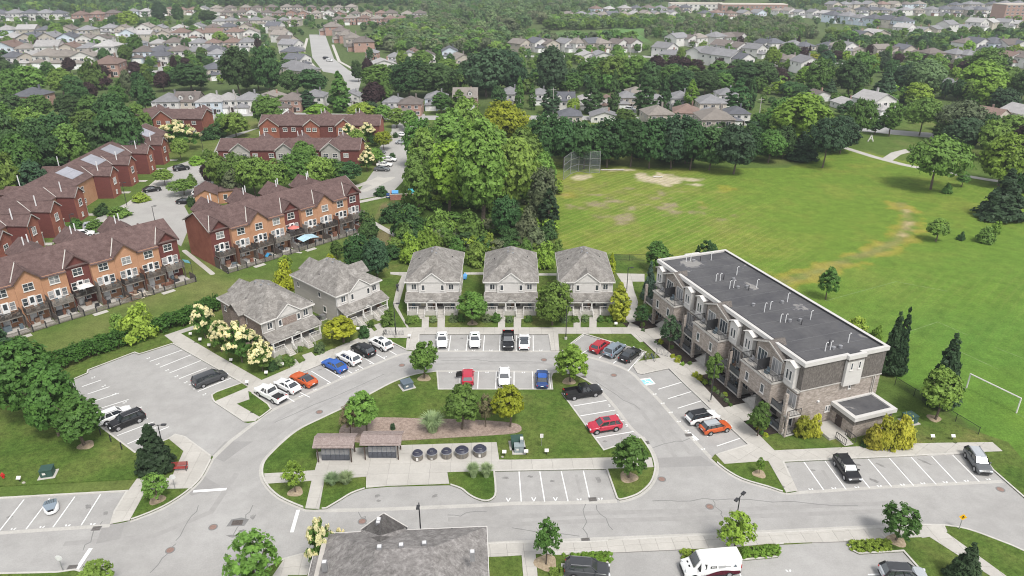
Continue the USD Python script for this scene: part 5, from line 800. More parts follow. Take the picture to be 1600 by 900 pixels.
    for s in (-1, 1):
        part(t, 'headlight', MB().cbox(.955 * h, s * hw * .66, fz + .02, .2, .34, .13, -s * .35), 'lamp_clear'); part(t, 'tail_light', MB().cbox(-.965 * h, s * hw * .72, bz - .14, .16, .3, .17, s * .2), 'lamp_red')
        part(t, 'mirror', MB().cbox(b1 - .32, s * (hw + .07), zc - .02, .14, .18, .14), P)
    part(t, 'front_bumper', MB().cbox(h * .985, 0, zb + .1, .1, hw * 1.35, .2), 'plastic_black'); part(t, 'rear_bumper', MB().cbox(-h * .985, 0, zb + .1, .1, hw * 1.45, .2), 'plastic_black'); part(t, 'plate', MB().cbox(-h * 1.005, 0, zb + .38, .03, .42, .14), 'plate'); part(t, 'grille', MB().cbox(h * .99, 0, fz - .14, .06, hw * .9, .13), 'plastic_black')
    tr = MB()
    for s in (-1, 1): tr.cbox(0, s * (hw * .992), zb + .02, 2 * h * .62, .03, .12)
    part(t, 'sill_trim', tr, 'plastic_black')
    if shade: dx = (b1 - r1); part(t, 'sunshade', MB().slab([(b1 - .22 * dx, -wb * .78, zl + .22), (b1 - .22 * dx, wb * .78, zl + .22), (r1 + .2 * dx, wr * .9, zr - .12), (r1 + .2 * dx, -wr * .9, zr - .12)][::-1], .01).xf(np.array([[1, 0, 0, .035], [0, 1, 0, 0], [0, 0, 1, .035], [0, 0, 0, 1]])), 'sunshade')
    if door_open: part(t, 'open_door', MB().cbox(b1 - .62, hw + .42, .4, .1, .95, .62, .25).cbox(b1 - .68, hw + .4, 1.02, .05, .8, .34, .25), 'plastic_black', label='driver door standing open')
    return t
A_ = (-33, -17); N_ = (0, 14); E_ = (48, -10); B_ = (13, -10); Lw = (51, -20); S_ = (30, 44)
car('pickup', 424, 621, A_, 'white', 'white pickup with open black bed, nearest of the row before the brown brick house')
car('sedan', 450, 608, A_, 'white', 'white sedan with dark sunroof between the white pickup and orange coupe', glassroof=True)
car('coupe', 475, 598, A_, 'orange', 'orange-red coupe with black glass roof before the brown brick house', glassroof='all')
car('sedan', 523, 576, A_, 'blue', 'bright blue sedan before the angled houses')
car('suv', 545, 565, A_, 'white', 'white SUV between the blue sedan and the black SUV', rails=True)
car('suv', 568, 552, A_, 'black', 'black SUV between two white SUVs before the second house')
car('suv', 595, 542, A_, 'white', 'white SUV with sunroof at the right end of the angled row', glassroof=True)
car('sedan', 691, 536, N_, 'white', 'white sedan nose-out at the left of the bays before the white houses', glassroof=True)
car('sedan', 742, 536, N_, 'white', 'smaller white sedan nose-out in the middle of the bays before the white houses', glassroof=True)
car('pickup', 794, 537, N_, 'black', 'black pickup nose-out beside a white sedan before the third white house')
car('sedan', 819, 539, (0, -14), 'white', 'white sedan tail-out right of the black pickup', glassroof='all')
car('hatch', 731, 594, (0, -14), 'crimson', 'red car with its driver door open above the feathery tree', door_open=True)
car('hatch', 788, 595, N_, 'white', 'white hatchback nose-out above the yellow green tree')
car('sedan', 847, 597, (0, -14), 'darkblue', 'blue sedan with light blue roof at the right end of the island bays', roof='blue')
car('hatch', 937, 546, B_, 'red', 'dark red hatchback, left of three cars by the small lawn')
car('suv', 960, 552, B_, 'bluegrey', 'blue-grey SUV between the dark red hatchback and black sedan', rails=True)
car('sedan', 984, 559, B_, 'black', 'black sedan, right of three cars beside the bike racks', roof='darkgrey')
car('pickup', 910, 618, (50, -8), 'black', 'black pickup parked on the island beside the bright maple')
car('suv', 944, 671, (-50, 8), 'crimson', 'red SUV parked on the island bays below the black pickup', glassroof=True)
car('suv', 1097, 658, E_, 'white', 'white SUV with black roof before the brick block', roof='black', rails=True)
car('hatch', 1117, 673, E_, 'orange', 'orange-red SUV beside the white one with black roof', roof='silver', rails=True)
car('minivan', 329, 597, Lw, 'darkgrey', 'dark grey minivan alone in the left lot near the house')
car('suv', 180, 655, Lw, 'white', 'white SUV in the left lot beside the black one', rails=True)
car('suv', 199, 663, (-51, 20), 'black', 'black SUV in the left lot beside the spruce', rails=True)
car('suv', 1322, 739, S_, 'black', 'black SUV with white windshield shade in the bays before the brick block', shade=True)
car('suv', 1526, 727, S_, 'grey', 'grey SUV with silver roof in the last bay at the right', roof='silver', rails=True)
car('suv', 917, 897, (50, 4), 'darkgrey', 'dark grey SUV below the low planting at the bottom edge', rails=True)
car('suv', 1410, 905, (50, 3), 'silver', 'silver SUV with dark roof at the bottom edge right of the van', roof='darkgrey', rails=True)
gt = 'cars among the townhouses'
car('suv', 131, 370, (30, -4), 'white', 'white SUV on the townhouse lot behind the left orange row', group=gt); car('suv', 148, 357, (30, -4), 'silver', 'silver car behind the white SUV on the townhouse lot', group=gt)
car('sedan', 238, 299, (30, -4), 'black', 'black sedan under a small tree on the townhouse lot', group=gt); car('suv', 284, 266, (30, -4), 'black', 'black SUV near the top of the townhouse lot', group=gt)
car('sedan', 291, 318, (30, 0), 'black', 'black car under the tree beside the brick store', group=gt); car('suv', 315, 305, (30, -8), 'white', 'white car behind the tree by the brick store', group=gt); car('sedan', 319, 295, (30, -8), 'silver', 'silver car behind the brick store tree', group=gt)
for x, y, c, l in ((597, 267, 'grey', 'grey car, nearest of three in the right townhouse lot'), (601, 260, 'white', 'white car, middle of three in the right townhouse lot'), (608, 252, 'white', 'white car, farthest of three in the right townhouse lot'), (591, 240, 'grey', 'grey car under the lime tree in the right townhouse lot'), (630, 213, 'white', 'white car beside the round bush at the top of the right townhouse lot'), (629, 225, 'silver', 'silver car at the top of the right townhouse lot')): car('sedan', x, y, (30, 1), c, l, group=gt)
for x, y, c, l in ((985, 173, 'white', 'white car parked among the cedars behind the ball field'), (1393, 192, 'grey', 'grey car on the driveway behind the field at the right'), (1592, 212, 'yellow', 'yellow vehicle at the right edge among the houses'), (510, 93, 'black', 'dark car on the far street at the upper left'), (515, 96, 'white', 'pale car on the far street at the upper left'), (645, 178, 'black', 'dark car on the driveway of the brown-roofed house')): car('minivan' if c == 'yellow' else 'suv', x, y, (20, 2), c, l, group='cars in the far streets')
def van():
    x, y = G(1108, 893); rz = ang((1108, 893), (1058, 897)); t = thing('cargo_van', 'white cargo van with maroon swoosh and lettering at the bottom edge', 'van', x, y, .03, rz); h, hw = 2.95, 1.02
    part(t, 'body', loft([(-h, hw * .93, .4, 2.35, 1.5), (-h + .1, hw, .32, 2.42, 1.6), (.9, hw, .32, 2.42, 1.6), (1.35, hw, .32, 2.3, 1.6)]), 'paint_white', smooth=35); part(t, 'hood', loft([(1.3, hw, .32, 1.5, 1.15), (2.0, hw * .99, .32, 1.42, 1.1), (2.55, hw * .95, .34, 1.2, .98), (2.8, hw * .88, .36, 1.0, .85), (h, hw * .76, .4, .8, .7)]), 'paint_white', smooth=35)
    part(t, 'cab', MB().add([(1.3, -hw * .92, 1.4), (2.05, -hw * .86, 1.38), (2.05, hw * .86, 1.38), (1.3, hw * .92, 1.4), (1.3, -hw * .72, 2.38), (1.36, -hw * .72, 2.36), (1.36, hw * .72, 2.36), (1.3, hw * .72, 2.38)], [(0, 1, 5, 4), (1, 2, 6, 5), (2, 3, 7, 6), (3, 0, 4, 7), (4, 5, 6, 7)]), 'paint_white')
    part(t, 'windshield', MB().slab([(2.02, -hw * .78, 1.47), (2.02, hw * .78, 1.47), (1.44, hw * .66, 2.26), (1.44, -hw * .66, 2.26)], .02).xf(np.array([[1, 0, 0, .04], [0, 1, 0, 0], [0, 0, 1, .03], [0, 0, 0, 1]])), 'car_glass')
    for s in (-1, 1):
        sw = MB().add([(.75, s * (hw + .012), 1.35), (1.75, s * (hw * .93), 1.38), (1.35, s * (hw * .87), 2.0), (.75, s * (hw + .012), 2.0)], [(0, 1, 2), (0, 2, 3), (2, 1, 0), (3, 2, 0)]); part(t, 'side_window', sw, 'car_glass')
        u = np.linspace(0, 1, 14); xs = 1.2 - u * 4.05; top_ = .42 + .62 * np.sin(np.clip(u * 1.25, 0, 1) * math.pi * .72) ** 1.3; v = [(a, s * (hw + .012), .42) for a in xs] + [(a, s * (hw + .012), z) for a, z in zip(xs, top_)]
        f = [q for i in range(13) for q in ((i, i + 1, 15 + i, 14 + i), (14 + i, 15 + i, i + 1, i))]; part(t, 'swoosh', MB().add(v, f), 'paint_maroon')
        sb = MB().cbox(0, s * (hw + .005), .32, 4.6, .03, .14); part(t, 'sill_trim', sb, 'plastic_black')
        def side_text(tx, cx, z, hh, mat, name):
            m = meshkit.text_mesh(tx, hh, .006, True); v = m.vertices; c = v[:, 0].mean() if False else (v[:, 0].min() + v[:, 0].max()) / 2
            part(t, name, (np.c_[cx + (c - v[:, 0]) * (1 if s > 0 else -1), s * (hw + .016 + v[:, 2]), z + v[:, 1]], m.faces if s > 0 else m.faces), mat)
        lb = MB().cbox(.05, s * (hw + .006), 1.40, .62, .02, .3); part(t, 'logo_plate', lb, 'plastic_black'); side_text('SKI', .05, 1.46, .19, 'paint_white', 'logo_letters')
        ln_ = MB()
        for k, (w_, z) in enumerate(((.8, 1.62), (.95, 1.5), (.7, 1.38))): ln_.cbox(-.85 - (.1 if k == 1 else 0), s * (hw + .006), z, w_, .018, .055)
        ln_.cbox(-1.5, s * (hw + .006), 1.5, .55, .02, .07); part(t, 'print_lines', ln_, 'metal_grey')
        part(t, 'emblem', MB().add([(-2.05, s * (hw + .014), 1.42), (-2.45, s * (hw + .014), 1.42), (-2.25, s * (hw + .014), 1.75)], [(0, 1, 2), (2, 1, 0)]), 'paint_bluegrey'); part(t, 'mirror', MB().cbox(1.55, s * (hw + .14), 1.35, .14, .22, .36), 'plastic_black')
        part(t, 'headlight', MB().cbox(2.68, s * hw * .7, .98, .3, .3, .16, -s * .4), 'lamp_clear'); part(t, 'tail_light', MB().cbox(-h + .02, s * hw * .9, 1.1, .1, .14, .5), 'lamp_red')
        for wx in (1.95, -1.75):
            rot = np.array([[1, 0, 0, wx], [0, 0, -s, s * (hw - .09)], [0, s, 0, .36], [0, 0, 0, 1.]]); p = part(t, 'wheel', MB().cyl(0, 0, -.12, .11, .36, n=18).xf(rot), 'tyre'); part(p, 'rim', MB().cyl(0, 0, -.13, -.122, .22, n=12).xf(rot), 'rim')
    part(t, 'front_bumper', MB().cbox(h - .02, 0, .34, .16, hw * 1.5, .3), 'plastic_black'); part(t, 'grille', MB().cbox(h - .12, 0, .72, .1, hw * 1.0, .16), 'plastic_black'); part(t, 'hood_slots', MB().cbox(2.35, .3, 1.28, .16, .26, .04).cbox(2.35, -.3, 1.28, .16, .26, .04), 'plastic_black'); part(t, 'rear_bumper', MB().cbox(-h - .02, 0, .36, .14, hw * 1.7, .22), 'plastic_black')
van()
def pod():
    x, y = G(82, 797); t = thing('covered_pod', 'small white wedge-shaped pod with grey-blue ribbed top alone in the left bays', 'pod', x, y, .03, math.radians(-62)); 
    st = [(-1.15, .12, .2, .62, .5), (-.8, .55, .14, .82, .6), (-.1, .78, .12, .98, .66), (.5, .74, .12, .95, .62), (.95, .5, .16, .72, .5), (1.15, .2, .25, .5, .42)]
    part(t, 'hull', loft(st), 'paint_white', smooth=50); tp = [(-1.16, 0, .72), (-.7, -.6, .95), (-.7, .6, .95), (.35, -.72, 1.2), (.35, .72, 1.2), (1.05, -.4, .86), (1.05, .4, .86)]
    part(t, 'cover', MB().add(tp + [(a, b * .97, c - .12) for a, b, c in tp], [(0, 1, 2), (1, 3, 4), (1, 4, 2), (3, 5, 6), (3, 6, 4), (7, 9, 8), (0, 7, 8), (0, 8, 1), (1, 8, 10), (1, 10, 3), (2, 4, 11), (2, 11, 9), (0, 2, 9), (0, 9, 7), (3, 10, 12), (3, 12, 5), (4, 6, 13), (4, 13, 11), (5, 12, 13), (5, 13, 6)]), 'paint_bluegrey')
    for k in range(5): o = -.4 + k * .2; part(t, 'rib', MB().bar((-.75, o * .8, .96), (.35, o, 1.21), .035), 'paint_darkgrey')
    part(t, 'nose', MB().cbox(.95, 0, .62, .34, .6, .2), 'plastic_black')
    for a, b in ((-.7, .35), (-.7, -.35), (.7, 0)): part(t, 'wheel', MB().cyl(a, b, 0, .2, .14, n=10), 'tyre')
pod()
# ================================================================ STREET FURNITURE
def lamp(px, py, label, h=6.3, heads=2, rz=0, sign=False, dz=.13):
    x, y = G(px, py); t = thing('lamp_post', label, 'lamp post', x, y, 0, rz); part(t, 'base', MB().cyl(0, 0, 0, .5, .24, n=12), 'concrete'); part(t, 'pole', MB().cyl(0, 0, .5, h, .085, .06, n=8), 'metal_dark')
    for s in ((-1, 1) if heads == 2 else (1,)): part(t, 'arm', MB().bar((0, 0, h - .08), (s * .45, 0, h), .06), 'metal_dark'); part(t, 'lamp_head', MB().cbox(s * .72, 0, h - .04, .6, .34, .13), 'metal_dark')
    if sign: part(t, 'notice', MB().box(-.22, -.13, 1.8, .22, -.1, 2.4), 'trim_white')
lamp(262, 729, 'black lamp post with two heads beside the spruce and red bench', heads=2, sign=True)
lamp(619, 528, 'black lamp post with one head beside the wavy bike rack', heads=1, h=6.4); lamp(884, 531, 'black lamp post beside the large maple of the third white house', heads=1); lamp(1110, 629, 'black lamp post before the middle of the brick block', heads=1); lamp(1145, 846, 'black lamp post with two heads behind the white van', heads=2, h=6.2, rz=.8); lamp(659, 856, 'black lamp post rising behind the grey south roof', heads=1, h=6.2, rz=-1.57); lamp(979, 456, 'dark lamp post at the corner of the third white house', heads=1, h=5)
for x, y, l in ((246, 364, 'dark lamp post between the two decked townhouse rows'), (199, 324, 'dark lamp post among the clipped bushes of the townhouse lot'), (57, 400, 'dark lamp post nearest the left edge on the townhouse lot'), (119, 378, 'dark lamp post beside the white cars of the townhouse lot'), (318, 238, 'dark lamp post at the top of the townhouse lot'), (544, 288, 'dark lamp post beside the yard trees')): lamp(x, y, l, h=6.5, heads=1)
for i, (x, y, yt) in enumerate(((372, 180, 143), (539, 170, 148), (864, 180, 137), (984, 94, 74), (1185, 190, 152), (665, 105, 80), (430, 60, 45), (1343, 62, 45))):
    g = G(x, y); t = thing('utility_pole', 'pale wooden utility pole ' + ('by the white house of the upper left road', 'beside the tall cedar of the upper left road', 'beside the dormered house behind the field', 'in the far row of gabled houses', 'by the road at the right of the tree line', 'at the mouth of the far street', 'in the far upper left suburb', 'in the far upper right suburb')[i], 'utility pole', *g); h = HT(x, y, yt); part(t, 'pole', MB().cyl(0, 0, 0, h, .17, .12, n=8), 'pole_wood'); part(t, 'crossarm', MB().box(-1.1, -.08, h - .9, 1.1, .08, h - .75), 'pole_wood')
MAT('pole_wood', two((.34, .32, .29)), scale=1, rough=.95)
MAT('sign_yellow', [(.75, .42, .01)], rough=.4); MAT('sign_red', [(.45, .02, .02)], rough=.5); MAT('box_green', two((.035, .075, .062), .9, 1.1), rough=.6); MAT('box_bluegrey', two((.10, .13, .16), .9, 1.1), rough=.6); MAT('bench_red', two((.28, .045, .04)), scale=3, rough=.7); MAT('box_grey', two((.23, .27, .28)), rough=.6); MAT('bin_lid', two((.035, .036, .055)), scale=2, rough=.45); MAT('bin_slat', two((.20, .18, .155)), scale=4, rough=.9); MAT('mail_light', two((.26, .27, .29)), scale=2, rough=.5); MAT('mail_dark', two((.075, .08, .095)), scale=2, rough=.5); MAT('shingle_mail', [(.3, (.20, .155, .14)), (.7, (.29, .24, .225))], scale=3, detail=6, rough=.95, second=(8, .25)); MAT('rock', two((.32, .30, .25)), scale=2, rough=.95)
MAT('chain_link', [(.02, .03, .02)], rough=.6)
usdkit.material(stage, '/World/Looks/mesh_dark', {"p": ("principled_bsdf", {"base_color": (.03, .035, .03), "roughness": .6}), "t": ("transparent_bsdf", {}), "m": ("mix_closure", {"fac": .22})}, [("t.BSDF", "m.closure1"), ("p.BSDF", "m.closure2")], surface="m.closure")
usdkit.material(stage, '/World/Looks/mesh_grey', {"p": ("principled_bsdf", {"base_color": (.2, .23, .22), "roughness": .5}), "t": ("transparent_bsdf", {}), "m": ("mix_closure", {"fac": .13})}, [("t.BSDF", "m.closure1"), ("p.BSDF", "m.closure2")], surface="m.closure")
def octo(name, px, py, label, zc=2.2, rz=0.):
    x, y = G(px, py); t = thing('road_sign', label, 'road sign', x, y, 0, rz); part(t, 'post', MB().box(-.03, -.03, 0, .03, .03, zc), 'metal_grey'); a = np.arange(8) * math.pi / 4 + math.pi / 8; v = [(.38 * math.cos(q), -.05, zc + .38 * math.sin(q)) for q in a] + [(.38 * math.cos(q), -.032, zc + .38 * math.sin(q)) for q in a]
    f = [(0, i, i + 1) for i in range(1, 7)] + [(8, 8 + i + 1, 8 + i) for i in range(1, 7)] + [q for i in range(8) for q in ((i, 8 + i, 8 + (i + 1) % 8), (i, 8 + (i + 1) % 8, (i + 1) % 8))]; part(t, 'plate', MB().add(v, f), 'metal_white')
octo('stop', 99, 893, 'pale back of an octagonal stop sign at the lower left kerb', 1.9); octo('stop', 274, 765, 'pale back of an octagonal stop sign below the red bench', 1.9, .2)
x, y = G(1498, 828); t = thing('road_sign', 'yellow diamond warning sign beside the right diagonal path', 'road sign', x, y, 0, math.radians(-10)); part(t, 'post', MB().box(-.03, -.03, 0, .03, .03, 2.1), 'metal_grey'); part(t, 'plate', MB().add([(0, -.05, 1.45), (.42, -.05, 1.87), (0, -.05, 2.29), (-.42, -.05, 1.87), (0, -.033, 1.45), (.42, -.033, 1.87), (0, -.033, 2.29), (-.42, -.033, 1.87)], [(0, 1, 2), (0, 2, 3), (6, 5, 4), (7, 6, 4), (0, 4, 5), (0, 5, 1), (1, 5, 6), (1, 6, 2), (2, 6, 7), (2, 7, 3), (3, 7, 4), (3, 4, 0)]), 'sign_yellow'); part(t, 'symbol', MB().box(-.05, -.062, 1.68, .05, -.051, 2.05).box(-.16, -.062, 1.86, .16, -.0515, 1.93), 'plastic_black')
for px, py, l in ((32, 754, 'left lawn near the hydrant'), (788, 713, 'island lawn left of the grey cabinet'), (822, 712, 'island lawn right of the grey cabinet'), (854, 711, 'island lawn by the path'), (1455, 688, 'lawn right of the golden bushes, nearer'), (1487, 688, 'lawn right of the golden bushes, farther'), (417, 588, 'lawn before the nearest lilac'), (442, 575, 'lawn before the brown brick house'), (299, 527, 'lawn by the farthest lilac'), (314, 536, 'lawn by the second lilac'), (328, 545, 'lawn below the third lilac'), (362, 568, 'lawn between the nearest lilacs'), (387, 603, 'narrow lawn strip of the left lot'), (640, 530, 'wavy bike rack'), (962, 511, 'golden cedar by the third house'), (560, 519, 'yellow green tree')):
    x, y = G(px, py); t = thing('marker_sign', 'small white sign on short dark post at ' + l, 'marker sign', x, y, .1, 0, 'small white signs on the lawns'); part(t, 'post', MB().box(-.04, -.04, 0, .04, .04, .55), 'plastic_black'); part(t, 'plate', MB().slab([(-.26, -.22, .58), (.26, -.22, .58), (.26, .06, .86), (-.26, .06, .86)], .05), 'trim_white')
x, y = G(846, 698); t = thing('road_sign', 'tall thin white sign on the island lawn', 'road sign', x, y); part(t, 'post', MB().box(-.025, -.025, 0, .025, .025, 1.9), 'metal_grey'); part(t, 'plate', MB().box(-.22, -.06, 1.45, .22, -.026, 2.05), 'trim_white')
def cabinet(px, py, w, d, h, mat, label, rz=0, lab=True):
    x, y = G(px, py); t = thing('utility_box', label, 'utility box', x, y, .12, rz); part(t, 'pad', MB().box(-w / 2 - .3, -d / 2 - .3, -.1, w / 2 + .3, d / 2 + .3, .06), 'concrete'); part(t, 'cabinet', MB().box(-w / 2, -d / 2, .06, w / 2, d / 2, h), mat); part(t, 'lid', MB().box(-w / 2 - .05, -d / 2 - .05, h + .001, w / 2 + .05, d / 2 + .05, h + .09), mat); part(t, 'door_seam', MB().box(-.012, -d / 2 - .012, .12, .012, -d / 2 - .001, h - .05), 'plastic_black')
    if lab: part(t, 'notice', MB().box(-w * .3, -d / 2 - .02, h * .45, -w * .02 - .02, -d / 2 - .004, h * .72), 'trim_white')
    return t
cabinet(76, 743, 1.35, 1.2, 1.0, 'box_green', 'dark green utility box with white notice on the left lawn', .25); cabinet(636, 605, 1.5, 1.5, .85, 'box_bluegrey', 'dark blue-grey utility box on a pad by the island maple', .5); cabinet(808, 697, 1.5, 1.4, 1.1, 'box_green', 'dark teal utility box at the end of the mulch bed', .1, False); cabinet(811, 706, 1.2, .9, .95, 'box_grey', 'grey utility cabinet with white notice before the teal box', .03); cabinet(1420, 660, 1.5, 1.4, 1.1, 'box_green', 'dark utility box behind the golden bushes', .3)
x, y = G(815, 704); t = thing('meter_post', 'light grey meter post beside the grey cabinet', 'meter post', x, y, .12); part(t, 'post', MB().box(-.2, -.15, 0, .2, .15, 1.7), 'box_grey'); part(t, 'cap', MB().box(-.2, -.16, 1.701, .2, .16, 1.95), 'trim_white')
x, y = G(6, 748); t = thing('fire_hydrant', 'red fire hydrant on the left lawn edge', 'hydrant', x, y, .12); part(t, 'body', MB().cyl(0, 0, 0, .62, .14, .13, n=12).cyl(0, 0, .62, .8, .16, .05, n=12), 'sign_red'); part(t, 'outlet', MB().bar((-.26, 0, .45), (.26, 0, .45), .12), 'sign_red'); part(t, 'outlet', MB().bar((0, -.25, .4), (0, -.13, .4), .14), 'sign_red')
x, y = G(282, 735); t = thing('park_bench', 'red slatted bench beside the spruce and lamp post', 'bench', x, y, .14, math.radians(5))
for k in range(4): part(t, 'seat_slat', MB().box(-1.0, -.42 + k * .13, .42, 1.0, -.32 + k * .13, .46), 'bench_red')
for k in range(4): part(t, 'back_slat', MB().box(-1.0, .12 + k * .03, .52 + k * .13, 1.0, .16 + k * .03, .62 + k * .13), 'bench_red')
for s in (-.85, .85): part(t, 'leg', MB().box(s - .04, -.42, 0, s + .04, -.34, .42).box(s - .04, .06, 0, s + .04, .12, .42).bar((s, .1, .42), (s, .24, 1.05), .06).bar((s, -.42, .66), (s, .14, .66), .05).box(s - .03, -.42, .42, s + .03, -.36, .66), 'metal_dark')
for px, py, r, l in ((264, 733, .38, 'boulder at the foot of the double-headed lamp post'), (38, 756, .22, 'small boulder by the left white sign'), (785, 716, .2, 'flat stone by the island sign')):
    x, y = G(px, py); m = MB().ball((x, y, .2), (r, r * .8, r * .7), 2); v, f = m.arr(); v += (meshkit.noise(v * 4)[:, None] - .5) * .2 * r; top('boulder', (v, f), 'rock', 'pale ' + l, 'boulder', smooth=60)
for px, py, l in ((158, 681, 'nearest the parked cars'), (174, 692, 'middle of three'), (191, 704, 'farthest from the parked cars')):
    x, y = G(px, py); t = thing('bollard', 'thin black post on the lawn edge of the left lot, ' + l, 'post', x, y, .1, 0, 'black posts by the left lot'); part(t, 'post', MB().box(-.05, -.05, 0, .05, .05, 1.1), 'plastic_black'); part(t, 'cap', MB().box(-.07, -.07, 1.1, .07, .07, 1.16), 'plastic_black')
def shelter(x0, x1, yf, yb_, label):
    a = G(x0, yf); b = G(x1, yf); L = float(np.hypot(*(b - a))); rz = math.atan2(b[1] - a[1], b[0] - a[0]); t = thing('mail_shelter', label, 'mail shelter', a[0], a[1], .14, rz)
    for u in (.1, L - .1):
        for v in (0, 2.1): part(t, 'post', MB().box(u - .07, v - .07, 0, u + .07, v + .07, 2.45), 'wood_mail'); part(t, 'footing', MB().cbox(u, v, 0, .4, .4, .06), 'concrete')
    part(t, 'beam', MB().box(-.1, -.06, 2.45, L + .1, .06, 2.62), 'wood_mail'); part(t, 'beam', MB().box(-.1, 2.04, 2.45, L + .1, 2.16, 2.62), 'wood_mail')
    part(t, 'roof', MB().slab([(-.4, -.32, 2.5), (L + .4, -.32, 2.5), (L + .4, 1.15, 3.1), (-.4, 1.15, 3.1)], .1).slab([(L + .4, 2.6, 2.6), (-.4, 2.6, 2.6), (-.4, 1.15, 3.1), (L + .4, 1.15, 3.1)], .1), 'shingle_mail'); part(t, 'ridge', MB().bar((-.4, 1.15, 3.13), (L + .4, 1.15, 3.13), .14, .06), 'shingle_mail')
    u0, u1 = .45, L - .45; n = 6; s = (u1 - u0) / n
    for i in range(n):
        part(t, 'mailbox', MB().box(u0 + i * s + .02, .35, .95, u0 + (i + 1) * s - .02, .8, 1.75), 'mail_light'); part(t, 'mailbox', MB().box(u0 + i * s + .02, .32, .25, u0 + (i + 1) * s - .02, .8, .93), 'mail_dark')
        dm = MB()
        for k in range(4): dm.box(u0 + i * s + .08, .335, 1.02 + k * .18, u0 + (i + 1) * s - .08, .349, 1.16 + k * .18)
        part(t, 'mailbox_doors', dm, 'metal_grey')
    part(t, 'plinth', MB().box(u0, .4, 0, u1, .75, .249), 'mail_dark')
MAT('wood_mail', two((.075, .055, .045)), scale=3, rough=.9)
shelter(497, 551, 724, 712, 'left of the two brown-roofed mailbox shelters'); shelter(570, 624, 720, 708, 'right of the two brown-roofed mailbox shelters, beside the bins')
for i, (px, py, r) in enumerate(((653, 718, .66), (675.5, 716, .66), (698, 715, .66), (722, 713, .85), (750, 711, .85))):
    x, y = G(px, py); t = thing('waste_bin', ('small round underground bin, leftmost, with white notice', 'small round underground bin, second from the mail shelter', 'small round underground bin beside the large ones', 'large round underground bin, left of the large pair', 'large round underground bin with white notice at the right end')[i], 'waste bin', x, y, .14, 0, 'round bins on the mail pad'); h = .78
    part(t, 'body', MB().cyl(0, 0, 0, h, r * .93, n=26), 'mail_dark'); sl = MB(); n = int(r * 34)
    for k in range(n): a = 2 * math.pi * k / n; sl.cbox(r * .95 * math.cos(a), r * .95 * math.sin(a), .04, .05, .13, h - .1, a)
    part(t, 'slats', sl, 'bin_slat', kind='stuff'); part(t, 'rim', MB().cyl(0, 0, h, h + .1, r * 1.04, n=28), 'mail_light'); part(t, 'lid', MB().cyl(0, 0, h + .1, h + .36, r * 1.02, r * .72, n=28), 'bin_lid'); part(t, 'hatch', MB().cyl(0, 0, h + .36, h + .43, r * .5, r * .44, n=20), 'bin_lid'); part(t, 'handle', MB().bar((-r * .3, -r * .5, h + .45), (r * .3, -r * .5, h + .45), .05), 'metal_grey')
    if i in (0, 1, 4): part(t, 'notice', MB().box(-.14, -r * 1.01 - .02, .15, .14, -r * 1.01 + .01, .6 if i != 1 else .35), 'trim_white')
# bike racks, bikes
def rack(px, py, w, label, n=6, rz=0):
    x, y = G(px, py); t = thing('bike_rack', label, 'bike rack', x, y, .14, rz); u = np.linspace(0, n * 2 * math.pi, n * 16); pts = np.c_[-w / 2 + w * u / u[-1], np.zeros(len(u)), .5 + .42 * np.clip(1.7 * np.cos(u), -1, 1)]; part(t, 'tube', MB().tube(pts, .035, 6), 'metal_grey')
    for s in (-w / 2, w / 2): part(t, 'leg', MB().bar((s, 0, 0), (s, 0, .92), .07), 'metal_grey')
rack(617, 525, 2.9, 'wavy grey bike rack beside the lamp post and white SUV', 6); rack(1012, 561, 2.6, 'grey bike rack beside the black sedan', 4, .15); rack(1034, 556, 2.0, 'grey bike rack on the corner of the pavement', 3, -.6)
def bike(px, py, rz, col, label):
    x, y = G(px, py); t = thing('bicycle', label, 'bicycle', x, y, .14, rz)
    for wx in (-.52, .52): a = np.linspace(0, 2 * math.pi, 19); p = part(t, 'wheel', MB().tube(np.c_[wx + .33 * np.cos(a), np.zeros(19), .34 + .33 * np.sin(a)], .028, 5), 'tyre')
    part(t, 'frame', MB().bar((-.52, 0, .34), (-.15, 0, .8), .04).bar((-.15, 0, .8), (.36, 0, .82), .04).bar((.36, 0, .82), (.52, 0, .34), .04).bar((-.05, 0, .32), (.36, 0, .78), .05).bar((-.05, 0, .32), (-.18, 0, .9), .04).bar((-.52, 0, .34), (-.05, 0, .32), .03), col); part(t, 'saddle', MB().cbox(-.2, 0, .9, .26, .14, .06), 'plastic_black'); part(t, 'handlebar', MB().bar((.34, -.28, .98), (.34, .28, .98), .035).bar((.36, 0, .8), (.34, 0, .98), .035), 'metal_dark')
bike(601, 525, 1.2, 'paint_black', 'dark bicycle at the left end of the wavy rack'); bike(1019, 563, 1.9, 'paint_darkblue', 'bicycle standing in the rack beside the black sedan'); bike(1008, 563, 1.6, 'paint_grey', 'grey bicycle left of its neighbour in the rack')
# fences, goal, backstop
def chain_fence(pts, h, label, step=3.0, mat='mesh_dark'):
    p = np.array(GP(pts)); ls = LineString(p); o = p[0]; t = thing('chain_fence', label, 'fence', o[0], o[1]); n = max(1, int(ls.length / step)); q = [np.array(ls.interpolate(i / n, True).coords[0]) - o for i in range(n + 1)]
    for a in q: part(t, 'post', MB().cyl(a[0], a[1], 0, h + .05, .045, n=6), 'plastic_black')
    r = MB(); mm = MB()
    for a, b in zip(q, q[1:]): r.bar((*a, h), (*b, h), .05); mm.add([(*a, .05), (*b, .05), (*b, h), (*a, h)], [(0, 1, 2, 3)])
    part(t, 'top_rail', r, 'plastic_black'); part(t, 'wire_mesh', mm, mat)
chain_fence([(1398, 601), (1432, 622), (1500, 663), (1528, 680)], 1.25, 'black chain-link fence between the brick block lawn and the pitch'); chain_fence([(955, 408), (1012, 408)], 1.5, 'black chain-link fence behind the third white house')
